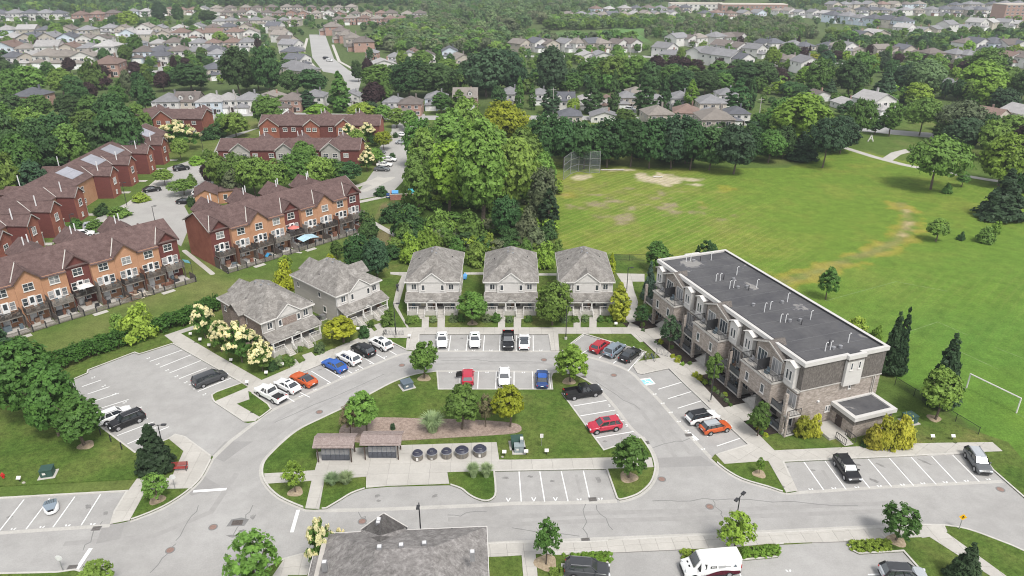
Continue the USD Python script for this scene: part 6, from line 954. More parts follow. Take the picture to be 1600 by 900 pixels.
g0, g1 = G(1510, 606), G(1588, 645); t = thing('goal', 'white football goal frame at the right of the pitch', 'goal', g0[0], g0[1]); d = g1 - g0
part(t, 'post', MB().cyl(0, 0, 0, 2.4, .1, n=10), 'trim_white'); part(t, 'post', MB().cyl(d[0], d[1], 0, 2.4, .1, n=10), 'trim_white'); part(t, 'crossbar', MB().tube([(0, 0, 2.4), (*d, 2.4)], .1, 10), 'trim_white')
bs = [(880.5, 281), (891.5, 272), (904, 268), (921, 271), (937, 269.5)]; q = [np.array(G(*p)) for p in bs]; o = q[0].copy(); t = thing('backstop', 'tall grey chain-link ball field backstop before the dark tree line', 'backstop', *o); q = [a - o for a in q]
for a in q: part(t, 'post', MB().cyl(a[0], a[1], 0, 6.4, .09, n=8), 'metal_grey')
r = MB(); mm = MB()
for a, b in zip(q, q[1:]):
    for z in (.1, 2.2, 4.3, 6.4): r.bar((*a, z), (*b, z), .09)
    mm.add([(*a, .05), (*b, .05), (*b, 6.4), (*a, 6.4)], [(0, 1, 2, 3)])
part(t, 'rail', r, 'metal_grey'); part(t, 'wire_mesh', mm, 'mesh_grey')
for px, py, l in ((1028, 278, 'small white bench frame in the sand of the ball field'), (957, 267, 'long low pale bench beside the backstop')):
    x, y = G(px, py); w = 2.6 if px > 1000 else 7; t = thing('players_bench', l, 'bench', x, y); part(t, 'seat', MB().box(-w / 2, -.18, .42, w / 2, .18, .48), 'metal_white'); [part(t, 'leg', MB().box(s * w * .42 - .04, -.15, 0, s * w * .42 + .04, .15, .42), 'metal_grey') for s in (-1, 1)]
x, y = G(1360, 221); t = thing('garden_arch', 'white A-shaped garden ornament beyond the park path', 'ornament', x, y); part(t, 'leg', MB().bar((-.9, 0, 0), (0, 0, 2.2), .3), 'trim_white'); part(t, 'leg', MB().bar((.9, 0, 0), (0, 0, 2.2), .3), 'trim_white'); part(t, 'bar', MB().bar((-.5, 0, .9), (.5, 0, .9), .2), 'trim_white')
# waste enclosure of the townhouses
a = G(610, 313); t = thing('waste_enclosure', 'low red brick waste enclosure beside the wood', 'enclosure', a[0], a[1], 0, .12); w_ = MB(); part(t, 'wall', MB().box(0, 0, 0, 7.5, .25, 1.5), 'brick_pink'); part(t, 'wall', MB().box(0, .251, 0, .25, 4, 1.5), 'brick_pink'); part(t, 'wall', MB().box(7.25, .251, 0, 7.5, 4, 1.5), 'brick_pink'); part(t, 'coping', MB().box(-.05, -.05, 1.501, 7.55, .3, 1.6), 'concrete')
MAT('brick_pink', two((.30, .15, .12)), scale=2, rough=.9, second=(8, .15)); MAT('bin_blue', two((.10, .32, .62)), rough=.5); MAT('bin_teal', two((.06, .30, .34)), rough=.5)
for dx, m, w2_, h, l in ((1.0, 'bin_blue', 1.6, 1.9, 'bright blue recycling container behind the brick enclosure'), (5.6, 'bin_teal', 2.4, 2.3, 'teal waste container behind the brick enclosure'), (-.9, 'bin_navy', .7, 1.1, 'dark blue wheeled bin at the left of the brick enclosure')):
    t = thing('waste_container', l, 'container', a[0] + dx, a[1] + 2.2, 0, .12); part(t, 'body', MB().box(-w2_ / 2, -.6, .1, w2_ / 2, .6, h * .8), m); part(t, 'lid', MB().slab([(-w2_ / 2 - .04, -.65, h * .8), (w2_ / 2 + .04, -.65, h * .8), (w2_ / 2 + .04, .65, h), (-w2_ / 2 - .04, .65, h)], .1), m); part(t, 'notice', MB().box(-.3, -.62, h * .35, .3, -.601, h * .6), 'trim_white')
    for s in (-1, 1): part(t, 'wheel', MB().cbox(s * w2_ * .35, 0, 0, .15, .3, .1), 'tyre')
MAT('bin_navy', two((.02, .05, .16)), rough=.5)
x, y = G(726, 437); t = thing('tarp_heap', 'bright blue tarpaulin heap at the right wall of the first white house', 'tarp', x, y, .1); m = MB().ball((0, 0, .5), (.5, .7, .6), 3); v, f = m.arr(); v += (meshkit.noise(v * 3)[:, None] - .5) * .35; part(t, 'tarp', (v, f), 'bin_blue', smooth=60)
x, y = G(583, 489); t = thing('flower_basket', 'hanging basket of red flowers on the porch of the second house', 'flower basket', x, y, 1.9); part(t, 'basket', MB().cyl(0, 0, 0, .25, .15, .25, n=10), 'wood_dark'); m = MB(); leaves(m, np.array([[0, 0, .35]]), np.array([[0, 0, 1.]]), 120, .36, .12, np.random.default_rng(5)); part(t, 'flowers', m, 'lamp_red'); part(t, 'chain', MB().bar((0, 0, .3), (0, 0, 1.0), .02), 'metal_dark')
# ================================================================ the walker on the path
def person(px, py, rz, label):
    M = manifold3d.Manifold; x, y = G(px, py); t = thing('person', label, 'person', x, y, .15, rz)
    def bone(a, b, ra, rb): return M.hull(M.sphere(ra, 12).translate(a) + M.sphere(rb, 12).translate(b))
    def chain(js): return [bone(p, q, r1, r2) for (p, r1), (q, r2) in zip(js, js[1:])]
    B = [M.hull(M.sphere(.15, 14).scale((.75, 1, .9)).translate((0, 0, .98)) + M.sphere(.17, 14).scale((.72, 1.1, .8)).translate((0, 0, 1.36))), bone((0, 0, 1.42), (.01, 0, 1.54), .06, .055), M.sphere(.105, 16).scale((1, .82, 1.15)).translate((.02, 0, 1.64)), M.sphere(.022, 8).translate((.12, 0, 1.63))]
    B += [M.sphere(.025, 8).translate((.01, s * .088, 1.63)) for s in (-1, 1)]
    legs = [chain([((0, .09, .95), .095), ((.17, .09, .52), .065), ((.26, .09, .09), .045), ((.40, .09, .05), .04)]), chain([((0, -.09, .95), .095), ((.03, -.09, .5), .065), ((-.24, -.09, .13), .045), ((-.14, -.09, .04), .04)])]
    arms = [chain([((0, .2, 1.4), .058), ((-.12, .24, 1.14), .045), ((-.06, .23, .9), .035)]), chain([((0, -.2, 1.4), .058), ((.06, -.24, 1.13), .045), ((.2, -.22, .95), .035)])]
    hands = []
    for (hx, hy, hz) in ((-.05, .23, .86), (.22, -.22, .92)):
        hands.append(M.sphere(.04, 10).scale((.8, .5, 1.1)).translate((hx, hy, hz)))
        for k in range(4): hands.append(bone((hx + (k - 1.5) * .018, hy, hz - .03), (hx + (k - 1.5) * .019 + .008, hy, hz - .085 - (.012 if k in (1, 2) else 0)), .009, .008))
        hands.append(bone((hx + .03, hy, hz), (hx + .05, hy, hz - .045), .01, .009))
    allp = B + [b for l in legs + arms for b in l] + hands; body = M()
    for b in allp: body = body + b
    part(t, 'body', body, 'skin', smooth=60)
    sh = M()
    for b in [B[0].scale((1.08, 1.06, 1.0))] + [bone(p, q, r1 + .016, r2 + .014) for ar in ([((0, .2, 1.4), .058), ((-.12, .24, 1.14), .045), ((-.07, .23, .95), .036)], [((0, -.2, 1.4), .058), ((.06, -.24, 1.13), .045), ((.18, -.22, .98), .036)]) for (p, r1), (q, r2) in zip(ar, ar[1:])]: sh = sh + b
    part(t, 'jacket', sh, 'cloth_dark', smooth=60); tr = M()
    for js in ([((0, .09, .97), .115), ((.17, .09, .52), .082), ((.255, .09, .12), .062)], [((0, -.09, .97), .115), ((.03, -.09, .5), .082), ((-.225, -.09, .15), .062)]):
        for (p, r1), (q, r2) in zip(js, js[1:]): tr = tr + bone(p, q, r1, r2)
    part(t, 'trousers', tr, 'cloth_navy', smooth=60); part(t, 'hair', M.sphere(.112, 14).scale((1, .85, 1.05)).translate((-.012, 0, 1.675)).trim_by_plane((-.5, 0, 1), 1.62 * .8), 'cloth_black', smooth=60)
    for s, p in ((1, (.33, .09, .035)), (-1, (-.18, -.09, .035))): part(t, 'shoe', MB().cbox(p[0], p[1], 0, .26, .1, .09), 'cloth_black')
MAT('skin', [(.42, .25, .18)], rough=.6); MAT('cloth_dark', [(.06, .06, .065)], rough=.9); MAT('cloth_navy', [(.03, .035, .05)], rough=.9); MAT('cloth_black', [(.015, .013, .012)], rough=.8)
person(621.5, 456, math.pi / 2 + .2, 'person in dark clothes walking up the path left of the first white house')
# ================================================================ VEGETATION
MAT('bark', [(.3, (.07, .055, .04)), (.7, (.15, .12, .095))], scale=4, rough=.95, second=(12, .25))
MAT('pale_bark', [(.3, (.22, .2, .17)), (.7, (.34, .32, .28))], scale=4, rough=.95)
LEAF = dict(dark=(.040, .086, .027), mid=(.074, .140, .030), light=(.118, .200, .040), bright=(.16, .248, .036), lime=(.22, .265, .022), gold=(.27, .28, .032), plum=(.036, .02, .021), grey=(.105, .13, .07), sage=(.115, .175, .075), teal=(.036, .074, .036), spruce=(.030, .058, .026), blue=(.062, .105, .075), far=(.078, .14, .055), brown=(.15, .135, .075), hedge=(.055, .12, .02), tuft=(.22, .29, .16))
for k, c in LEAF.items(): leaf('leaf_' + k, c)
leaf('leaf_cream', (.58, .54, .33), rand=.08, hue=.005)
PROTO = {}
def tree_proto(key, kind, seed, H=10., W=8., clumps=110, per=34, size=.42, low=.2):
    rng = np.random.default_rng(seed); crown = MB(); trunk = MB(); bloom = None
    if kind in ('round', 'oval', 'tall', 'young', 'bloom', 'spread', 'multi'):
        z0 = H * low; hz = (H - z0) / 2; cz = z0 + hz; R = W / 2
        lob = rng.normal(size=(9, 3)); lob /= np.linalg.norm(lob, axis=1, keepdims=True); la = rng.uniform(-.38, .38, 9)
        d = rng.normal(size=(clumps, 3)); d /= np.linalg.norm(d, axis=1, keepdims=True); r = np.where(rng.random(clumps) < .72, rng.uniform(.78, 1., clumps), rng.uniform(.3, .8, clumps))
        bump = 1 + (np.maximum(0, d @ lob.T) ** 6 * la).sum(1)
        cen = d * (r * bump)[:, None]; taper = 1 - (.34 if kind == 'tall' else .22) * cen[:, 2]
        cen = np.c_[cen[:, 0] * R * .86 * taper, cen[:, 1] * R * .86 * taper, cz + cen[:, 2] * hz * .9]; rad = R * rng.uniform(.11, .24, clumps)
        leaves(crown, cen, d, per, rad, size, rng)
        if kind == 'bloom':
            bloom = MB(); sel = cen[(d[:, 2] > -.35) & (r > .72)]; so = d[(d[:, 2] > -.35) & (r > .72)]
            leaves(bloom, sel + so * R * .13, so, 40, R * .17, size * .85, rng)
        fork = cz - hz * .35; tr = max(.09, H * .017)
        trunk.tube([(0, 0, 0), (.02 * H, 0, fork * .5), (0, .01 * H, fork), (0, 0, cz + hz * .5)], [tr * 1.35, tr, tr * .85, tr * .2], 7)
        for q in range(6):
            a = q * 1.05 + rng.random(); z = fork * (.75 + .1 * q); e = R * rng.uniform(.5, .75); trunk.tube([(0, 0, z), (math.cos(a) * e * .5, math.sin(a) * e * .5, z + hz * .35), (math.cos(a) * e, math.sin(a) * e, z + hz * .8)], [tr * .55, tr * .35, tr * .1], 5)
    elif kind in ('spruce', 'cedar'):
        z0 = H * low; n = clumps; z = z0 + (H - z0) * (1 - np.sqrt(1 - rng.random(n))) if kind == 'spruce' else z0 + (H - z0) * rng.random(n) ** 1.15
        t = (z - z0) / (H - z0); prof = (1 - t) ** .9 if kind == 'spruce' else np.clip(np.minimum(1, (1 - t) * 2.0) ** .75, .05, 1) * np.minimum(1, .55 + t * 2)
        a = rng.random(n) * 2 * math.pi; rr = W / 2 * prof * np.where(rng.random(n) < .75, rng.uniform(.72, 1, n), rng.uniform(.2, .8, n)) * (1 + .1 * np.sin(a * 3 + seed) + .12 * np.sin(t * 40 + a))
        out = np.c_[np.cos(a), np.sin(a), np.full(n, .25)]; cen = np.c_[rr * np.cos(a), rr * np.sin(a), z]
        rad = np.maximum(.1 * W * (prof + .25), .05 * W)
        leaves(crown, cen, out, per, rad, size, rng, droop=.35 if kind == 'spruce' else -.25, aspect=2.0)
        trunk.tube([(0, 0, 0), (0, 0, H * .5), (0, 0, H * .96)], [H * .017, H * .012, .03], 6)
    elif kind in ('shrub', 'hedge'):
        d = rng.normal(size=(clumps, 3)); d[:, 2] = np.abs(d[:, 2]); d /= np.linalg.norm(d, axis=1, keepdims=True); r = rng.uniform(.55, 1, clumps) * (1 + .18 * np.sin(d[:, 0] * 4 + seed) * np.cos(d[:, 1] * 5))
        cen = d * r[:, None] * (W / 2 * .86, W / 2 * .86, H * .86); leaves(crown, cen, d, per, W * rng.uniform(.1, .17, clumps), size, rng)
        for q in range(5): a = q * 1.26; trunk.tube([(0, 0, 0), (math.cos(a) * W * .12, math.sin(a) * W * .12, H * .4), (math.cos(a) * W * .25, math.sin(a) * W * .25, H * .7)], [.04, .03, .012], 5)
    elif kind == 'grass':
        n = clumps * per; a = rng.random(n) * 2 * math.pi; r0 = W * .16 * np.sqrt(rng.random(n)); ln_ = H * rng.uniform(.6, 1.1, n); lean = rng.uniform(.1, .75, n); w = size
        p0 = np.c_[r0 * np.cos(a), r0 * np.sin(a), np.zeros(n)]; dr = np.c_[np.cos(a), np.sin(a), np.zeros(n)]; sd = np.c_[-np.sin(a), np.cos(a), np.zeros(n)]
        p1 = p0 + dr * (ln_ * lean * .3)[:, None] + (0, 0, 1) * (ln_ * .62)[:, None]; p2 = p0 + dr * (ln_ * lean * .85)[:, None] + (0, 0, 1) * (ln_ * (.95 - lean * .45))[:, None]
        v = np.stack([p0 - sd * w / 2, p0 + sd * w / 2, p1 + sd * w / 2, p1 - sd * w / 2, p2], 1).reshape(-1, 3); i = np.arange(n)[:, None] * 5
        crown.add(v, np.hstack([i, i + 1, i + 2, i + 3])); crown.f.append(np.hstack([i + 3, i + 2, i + 4]) + crown.n - len(v))
        trunk = None
    P = proto(key); part(P, 'crown' if trunk is not None else 'blades', crown, None)
    if bloom: part(P, 'blossom', bloom, 'leaf_cream')
    if trunk is not None: part(P, 'trunk', trunk, 'bark')
    PROTO[key] = (P, H, W)
for s in (1, 2, 3): tree_proto(f'round_{"abc"[s-1]}', 'round', s, 10, 9, 250, 26, .42, .14)
for s in (1, 2, 3): tree_proto(f'oval_{"abc"[s-1]}', 'oval', 10 + s, 10, 6.5, 200, 26, .36, .16)
for s in (1, 2): tree_proto(f'spread_{"ab"[s-1]}', 'spread', 20 + s, 8, 9, 190, 22, .36, .28)
for s in (1, 2): tree_proto(f'tall_{"ab"[s-1]}', 'tall', 30 + s, 18, 9, 340, 26, .45, .12)
for s in (1, 2, 3): tree_proto(f'young_{"abc"[s-1]}', 'young', 40 + s, 6, 4, 150, 34, .22, .2)
for s in (1, 2): tree_proto(f'sparse_{"ab"[s-1]}', 'young', 50 + s, 6, 4.5, 95, 24, .23, .24)
for s in (1, 2): tree_proto(f'bloom_{"ab"[s-1]}', 'bloom', 60 + s, 5, 4.2, 90, 36, .26, .16)
for s in (1, 2): tree_proto(f'spruce_{"ab"[s-1]}', 'spruce', 70 + s, 10, 5, 230, 30, .34, .04)
for s in (1, 2): tree_proto(f'cedar_{"ab"[s-1]}', 'cedar', 80 + s, 10, 4, 170, 34, .32, .02)
for s in (1, 2): tree_proto(f'shrub_{"ab"[s-1]}', 'shrub', 90 + s, 1.5, 2.0, 60, 34, .15)
for s in (1, 2): tree_proto(f'bush_{"ab"[s-1]}', 'shrub', 95 + s, 4, 5, 80, 40, .3)
tree_proto('tuft', 'grass', 99, 1.6, 2.2, 30, 30, .05)
NV = [0]
def tree(key, x, yb, yt, w, col, label, name='tree', cat='tree', group=None, at=None):
    """x, yb: survey position of the foot; yt: of the top; w: crown width in survey units."""
    if key + '_a' in PROTO: key = key + '_' + 'abc'[NV[0] % (3 if key + '_c' in PROTO else 2)]
    NV[0] += 1; P, H, W = PROTO[key]; gx, gy = G(x, yb) if at is None else at[:2]
    h = HT(x, yb, yt) * (.96 if key[:5] in ('young', 'spars') else .92 if key[:6] == 'spread' and yb > 255 else 1.0 if key[:4] == 'tall' or (300 > yt > 150 and 640 < x < 860 and yb > 230 and yb != 262) else 1.05) if at is None else at[2]; ww = w * MPP(x, yb) if at is None else at[3]
    dz = 0.13 if shapely.contains_xy(LAWN, gx, gy) else 0
    return copy(P, name, label, cat, gx, gy, dz - .02, RNG.uniform(0, 6.28), (ww / W, ww / W, h / H), group, 'leaf_' + col)
def ring(x, y, r=.9, what=''):
    gx, gy = G(x, y); m = MB(); a = np.linspace(0, 2 * math.pi, 19)[:-1]; q = r * (1 + .12 * np.sin(a * 3 + x)); m.prism(Polygon(np.c_[gx + q * np.cos(a), gy + q * np.sin(a)]), .1, .165); m.ball((gx, gy, .13), (r * .6, r * .6, .12), 2)
    top('mulch_ring', m, 'mulch_pale', 'pale mulch ring around ' + what, 'mulch ring')
MAT('mulch_pale', [(.3, (.26, .2, .13)), (.7, (.38, .31, .22))], scale=4, rough=1, second=(12, .25), bump=.8, bscale=20)
MAT('green_needle', two((.03, .06, .02)), scale=5)
T = tree
# --- near trees of the square
T('round', 52, 652, 542, 104, 'mid', 'largest broad green tree left of the left parking lot, behind two others')
T('round', 92, 682, 578, 84, 'mid', 'broad green tree left of the parking lot, middle of the three')
T('oval', 132, 697, 620, 78, 'mid', 'green tree with mulch ring nearest the white and black cars of the left lot')
ring(135, 697, 1.0, 'the tree by the left lot')
T('spruce', 245, 735, 663, 56, 'spruce', 'dark green spruce beside the double-headed lamp post and red bench', 'spruce_tree')
T('sparse', 247, 783, 740, 48, 'light', 'small young tree on the triangular lawn below the red bench'); ring(246, 782, .9, 'the small tree below the red bench')
T('sparse', 404, 928, 836, 88, 'light', 'leafy light green tree at the bottom edge left of the grey roof')
T('young', 156, 935, 878, 52, 'light', 'treetop cut by the bottom edge near the small stop sign')
T('young', 663, 593, 533, 46, 'light', 'round-headed maple on the island lawn beside the grey utility box'); ring(663, 592, 1.0, 'the maple by the grey utility box')
T('young', 891, 598, 535, 56, 'bright', 'bright green maple above the black pickup on the island lawn'); ring(889, 597, 1.0, 'the maple above the black pickup')
T('young', 573, 681, 609, 54, 'light', 'green tree at the left end of the mulch bed')
T('sparse', 548, 682, 628, 34, 'brown', 'thin feathery brownish tree at the left end of the mulch bed')
T('young', 722, 672, 598, 62, 'mid', 'soft green feathery tree in the mulch bed below the red car')
T('young', 797, 668, 600, 52, 'lime', 'yellow green tree in the mulch bed below the white hatchback')
T('sparse', 759, 668, 618, 30, 'brown', 'thin bare grey-brown shrub between the feathery and yellow green trees', 'shrub', 'shrub')
T('tuft', 676, 675, 645, 44, 'tuft', 'round tuft of grey-green ornamental grass in the mulch bed', 'grass_clump', 'grass clump')
T('tuft', 520, 757, 741, 30, 'tuft', 'low tuft of ornamental grass left of its twin below the mailboxes', 'grass_clump', 'grass clump')
T('tuft', 541, 756, 739, 30, 'tuft', 'low tuft of ornamental grass right of its twin below the mailboxes', 'grass_clump', 'grass clump')
T('tuft', 740, 746, 724, 26, 'tuft', 'tall grass tuft at left of a pair beside the visitor bays', 'grass_clump', 'grass clump'); T('tuft', 760, 746, 724, 26, 'tuft', 'tall grass tuft at right of a pair beside the visitor bays', 'grass_clump', 'grass clump')
T('shrub', 614, 672, 662, 9, 'teal', 'tiny dark shrub alone in the mulch bed', 'shrub', 'shrub')
T('young', 982, 748, 678, 58, 'mid', 'tree on the lawn tip at the lower right of the island'); ring(982, 747, 1.1, 'the tree at the right tip of the island')
T('sparse', 462, 771, 723, 38, 'bright', 'small bright green tree on the lawn left of the mailbox pad'); ring(462, 770, .9, 'the small tree left of the mailbox pad')
T('sparse', 853, 884, 808, 46, 'mid', 'small tree on the strip above the dark car at the bottom edge'); ring(853, 881, 1.2, 'the small tree above the dark car')
T('sparse', 1146, 862, 802, 64, 'bright', 'light green tree behind the white van')
T('sparse', 1399, 846, 787, 66, 'mid', 'loose-crowned tree on the south lawn at the right'); ring(1400, 846, 1.0, 'the loose-crowned tree at the right')
T('sparse', 1186, 742, 716, 16, 'bright', 'tiny sapling on the small lawn at the corner of the right pavement'); ring(1186, 742, .8, 'the tiny sapling at the right corner')
T('spruce', 1504, 908, 853, 50, 'spruce', 'small dark conifer at the bottom right beside the diagonal path', 'conifer')
for i, (x, yb, yt, w) in enumerate(((322, 530, 481, 35), (347, 551, 503, 33), (379, 567, 510, 46), (411, 581, 536, 39))):
    T('bloom', x, yb, yt, w, 'mid', 'cream-flowering lilac tree beside the brown brick house, %s of the row' % ('farthest', 'second from the back', 'largest', 'nearest')[i], 'lilac_tree', 'tree')
T('bloom', 508, 902, 822, 44, 'mid', 'cream-flowering tree at the left edge of the grey south roof', 'lilac_tree', 'tree')
T('bloom', 536, 876, 826, 22, 'mid', 'cream-flowering tree top peeking over the north eave of the south roof', 'lilac_tree', 'tree')
T('young', 537, 536, 494, 54, 'lime', 'yellow green round tree before the second house from the left')
T('bush', 569, 528, 507, 20, 'dark', 'dark shrub right of the yellow green tree', 'shrub', 'shrub'); T('shrub', 607, 509, 487, 26, 'mid', 'round green shrub beside the path and its lamp post', 'shrub', 'shrub')
T('young', 738, 507, 457, 50, 'light', 'green maple between the first and second white houses'); ring(738, 506, .9, 'the maple between the first two white houses')
T('round', 863, 509, 447, 60, 'light', 'large green maple between the second and third white houses')
T('cedar', 967, 502, 446, 30, 'gold', 'golden pointed cedar at the right corner of the third white house', 'cedar'); T('cedar', 955, 432, 398, 12, 'lime', 'narrow golden cedar behind the third white house', 'cedar')
T('spruce', 1013, 468, 413, 24, 'blue', 'blue spruce at the far corner of the brick block', 'spruce_tree')
T('young', 1026, 424, 373, 44, 'mid', 'round green tree behind the far end of the brick block'); T('young', 1104, 420, 374, 30, 'dark', 'dark green tree showing over the far parapet'); T('spruce', 1088, 415, 382, 14, 'dark', 'small pointed tree over the far parapet', 'conifer')
T('sparse', 1003, 512, 473, 30, 'dark', 'dark green young tree at the far corner of the brick block front')
T('sparse', 1045, 549, 492, 34, 'teal', 'thin dark tree before the middle of the brick block'); T('young', 1112, 607, 547, 30, 'mid', 'slim green tree before the nearer part of the brick block'); T('young', 1183, 682, 624, 36, 'mid', 'slim green tree near the corner of the brick block')
for i, (x, yb, yt, w) in enumerate(((1251, 682, 648, 28), (1269, 681, 648, 28), (1361, 698, 660, 34), (1382, 698, 650, 38), (1404, 697, 645, 38), (1414, 690, 660, 28))):
    T('bush', x, yb, yt, w, 'gold', 'golden cedar bush %s' % ('left of the pair by the balconies', 'right of the pair by the balconies', 'leftmost beside the entrance steps', 'second from the steps', 'tallest near the annex corner', 'rightmost at the annex corner')[i], 'golden_bush', 'shrub')
T('shrub', 1350, 698, 685, 14, 'dark', 'low dark shrub beside the entrance steps', 'shrub', 'shrub')
T('spruce', 1387, 582, 486, 36, 'spruce', 'twin-topped dark spruce behind the brick block, taller left', 'spruce_tree'); T('spruce', 1398, 584, 487, 30, 'spruce', 'dark spruce joined to its twin behind the brick block', 'spruce_tree')
T('spruce', 1466, 632, 519, 50, 'spruce', 'dark spruce between the brick block and the goal', 'spruce_tree'); T('young', 1461, 657, 575, 62, 'light', 'light green tree before the spruce near the goal'); ring(1459, 655, .9, 'the light tree near the goal')
T('young', 1290, 468, 413, 34, 'mid', 'lone small tree on the field above the roof of the brick block'); T('bush', 1338, 520, 493, 34, 'bright', 'bright shrub behind the long parapet', 'shrub', 'shrub'); T('bush', 1368, 530, 508, 20, 'bright', 'bright shrub between the parapet and the twin spruces', 'shrub', 'shrub')
T('young', 1462, 377, 339, 36, 'light', 'small bushy tree alone on the upper right field'); T('bush', 1501, 375, 362, 13, 'dark', 'small dark bush on the upper right field', 'shrub', 'shrub'); T('bush', 1538, 378, 352, 32, 'light', 'wispy light bush on the upper right field', 'shrub', 'shrub'); T('bush', 1555, 364, 345, 18, 'bright', 'bright yellowish bush beside the wispy one', 'shrub', 'shrub')
T('spruce', 1561, 341, 268, 66, 'teal', 'big dark blue-green pine at the right of the field', 'pine_tree'); T('spread', 1454, 296, 206, 98, 'light', 'large light green tree on the field beside the path'); T('bush', 1480, 302, 285, 17, 'mid', 'bush right of the large field tree', 'shrub', 'shrub'); T('sparse', 1502, 292, 268, 24, 'mid', 'sapling right of the large field tree')
T('round', 1560, 290, 215, 75, 'bright', 'bright green tree at the far right beside the path'); T('round', 1598, 262, 190, 50, 'plum', 'dark plum tree at the right edge'); T('round', 1545, 250, 190, 50, 'light', 'light tree behind the bright one at the far right'); T('bush', 1595, 300, 262, 30, 'dark', 'dark bush at the right edge below the plum tree', 'shrub', 'shrub')
# shrubs before the houses
for x, yb, yt, w, c, l in ((437, 573, 555, 20, 'sage', 'silvery shrub before the brown brick house porch'), (452, 570, 556, 22, 'mid', 'green shrub before the brown brick house porch'), (426, 579, 563, 20, 'dark', 'dark shrub beside the nearest lilac'), (500, 551, 536, 20, 'sage', 'silvery shrub right of the brown brick house steps'), (469, 550, 541, 11, 'mid', 'small shrub between the two steps of the brown brick house'), (580, 512, 502, 12, 'mid', 'small shrub between the steps of the second house'),
    (641, 506, 493, 16, 'light', 'shrub at the left of the first white house'), (651, 504, 494, 12, 'mid', 'shrub left of the first white house steps'), (677, 504, 494, 13, 'sage', 'shrub between the steps of the first white house'), (709, 503, 492, 16, 'sage', 'silvery shrub right of the first white house steps'), (721, 502, 490, 14, 'mid', 'green shrub under the maple of the first white house'), (760, 503, 491, 16, 'sage', 'silvery shrub left of the second white house steps'), (775, 503, 489, 18, 'mid', 'grassy shrub beside the second white house steps'), (796, 504, 494, 13, 'sage', 'shrub between the steps of the second white house'), (826, 503, 493, 15, 'mid', 'shrub right of the second white house steps'),
    (881, 503, 492, 18, 'sage', 'silvery shrub left of the third white house'), (899, 503, 492, 14, 'mid', 'green shrub left of the third white house steps'), (914, 503, 493, 13, 'sage', 'shrub between the steps of the third white house'), (938, 503, 493, 12, 'mid', 'shrub right of the third white house steps'), (952, 503, 495, 14, 'light', 'low shrub beside the golden cedar')):
    T('shrub', x, yb, yt, w, c, l, 'shrub', 'shrub')
BED = []
for x, y, w, c in ((1024, 536, 6, 'sage'), (1029, 539, 6, 'mid'), (1051, 559, 10, 'lime'), (1058, 566, 11, 'lime'), (1066, 571, 9, 'bright'), (1086, 589, 12, 'lime'), (1094, 594, 12, 'lime'), (1101, 600, 10, 'bright'), (1121, 615, 9, 'sage'), (1128, 621, 9, 'grey'), (1135, 627, 8, 'sage'), (1141, 635, 8, 'mid'), (1168, 662, 8, 'mid'), (1186, 674, 12, 'lime'), (1196, 682, 10, 'lime')) + tuple((*PX(*condo_xy(u, v)), w, c) for u, v, w, c in ((-4.2, 34, 9, 'mid'), (-5, 32.4, 8, 'sage'), (-4.4, 27.5, 10, 'lime'), (-3.6, 25.5, 9, 'mid'), (-4.3, 22, 10, 'bright'), (-3.6, 20, 9, 'mid'), (-4.6, 15.8, 11, 'lime'), (-3.8, 14, 9, 'sage'), (-4.4, 12.2, 10, 'mid'), (-3.6, 10.5, 10, 'bright'), (-4.4, 9, 10, 'sage'), (-4.2, 3.2, 12, 'mid'), (-3.6, 1.6, 11, 'lime'), (-4.5, .8, 10, 'mid'))):
    T('shrub', x, y, y - w * .7, w, c, f'{ORD[BED.append(x) or len(BED) - 1]} small bed shrub before the brick block, counted from its far end', 'shrub', 'shrub', 'bed shrubs')
# ivy-green planting blocks of the south lot
def hedge(name, pts, h, col, label, cat='hedge', n=6, size=.2, top_round=.35):
    pg = poly(pts) if not isinstance(pts, Polygon) else pts; rng = np.random.default_rng(int(pg.area * 100) % 9973); x0, y0, x1, y1 = pg.bounds; cen = []; N = int(pg.area * n)
    while len(cen) < N:
        q = rng.uniform((x0, y0), (x1, y1), (N, 2)); q = q[shapely.contains_xy(pg, q[:, 0], q[:, 1])]; cen += list(q)
    cen = np.array(cen[:N]); dd = shapely.distance(shapely.points(cen), pg.exterior); z = h * (.25 + .7 * rng.random(N) ** .5) * np.clip(.5 + dd / (h * .6 + .01) * top_round * 2, .5, 1)
    mb = MB(); leaves(mb, np.c_[cen, z], np.tile((0, 0, .6), (N, 1)), 26, h * .22 + .08, size, rng)
    stem = MB()
    for q in cen[::9]: stem.bar((q[0], q[1], 0), (q[0], q[1], h * .5), .05)
    p = thing(name, label, cat); part(p, 'foliage', mb, 'leaf_' + col); part(p, 'stem', stem, 'bark'); return p
hedge('planting_block', [(879, 869), (954, 866), (958, 877), (942, 884), (884, 880)], .55, 'bright', 'low bright green planting behind the dark car at the bottom edge', n=14, size=.16)
hedge('planting_block', [(1158, 858), (1216, 855), (1221, 862), (1213, 871), (1160, 874)], .55, 'bright', 'low bright green planting right of the white van', n=14, size=.16)
hedge('planting_block', [(1063, 862), (1086, 861), (1080, 873), (1066, 874)], .5, 'bright', 'low green planting left of the white van', n=14, size=.16)
hedge('planting_block', [(1324, 849), (1391, 845), (1392, 861), (1340, 865), (1330, 860)], .55, 'bright', 'low bright green planting block left of the loose-crowned tree', n=14, size=.16)
hedge('planting_block', [(860, 892), (880, 888), (880, 925), (858, 925)], .6, 'light', 'low bushy planting left of the dark car', n=14, size=.16)
hg = LineString(GP([(78, 578), (135, 556), (190, 538), (240, 522), (290, 504), (338, 482)])).buffer(1.7)
hedge('hedge', hg, 2.5, 'hedge', 'long dense green hedge between the townhouse lawn and the left parking lot', n=6, size=.26)
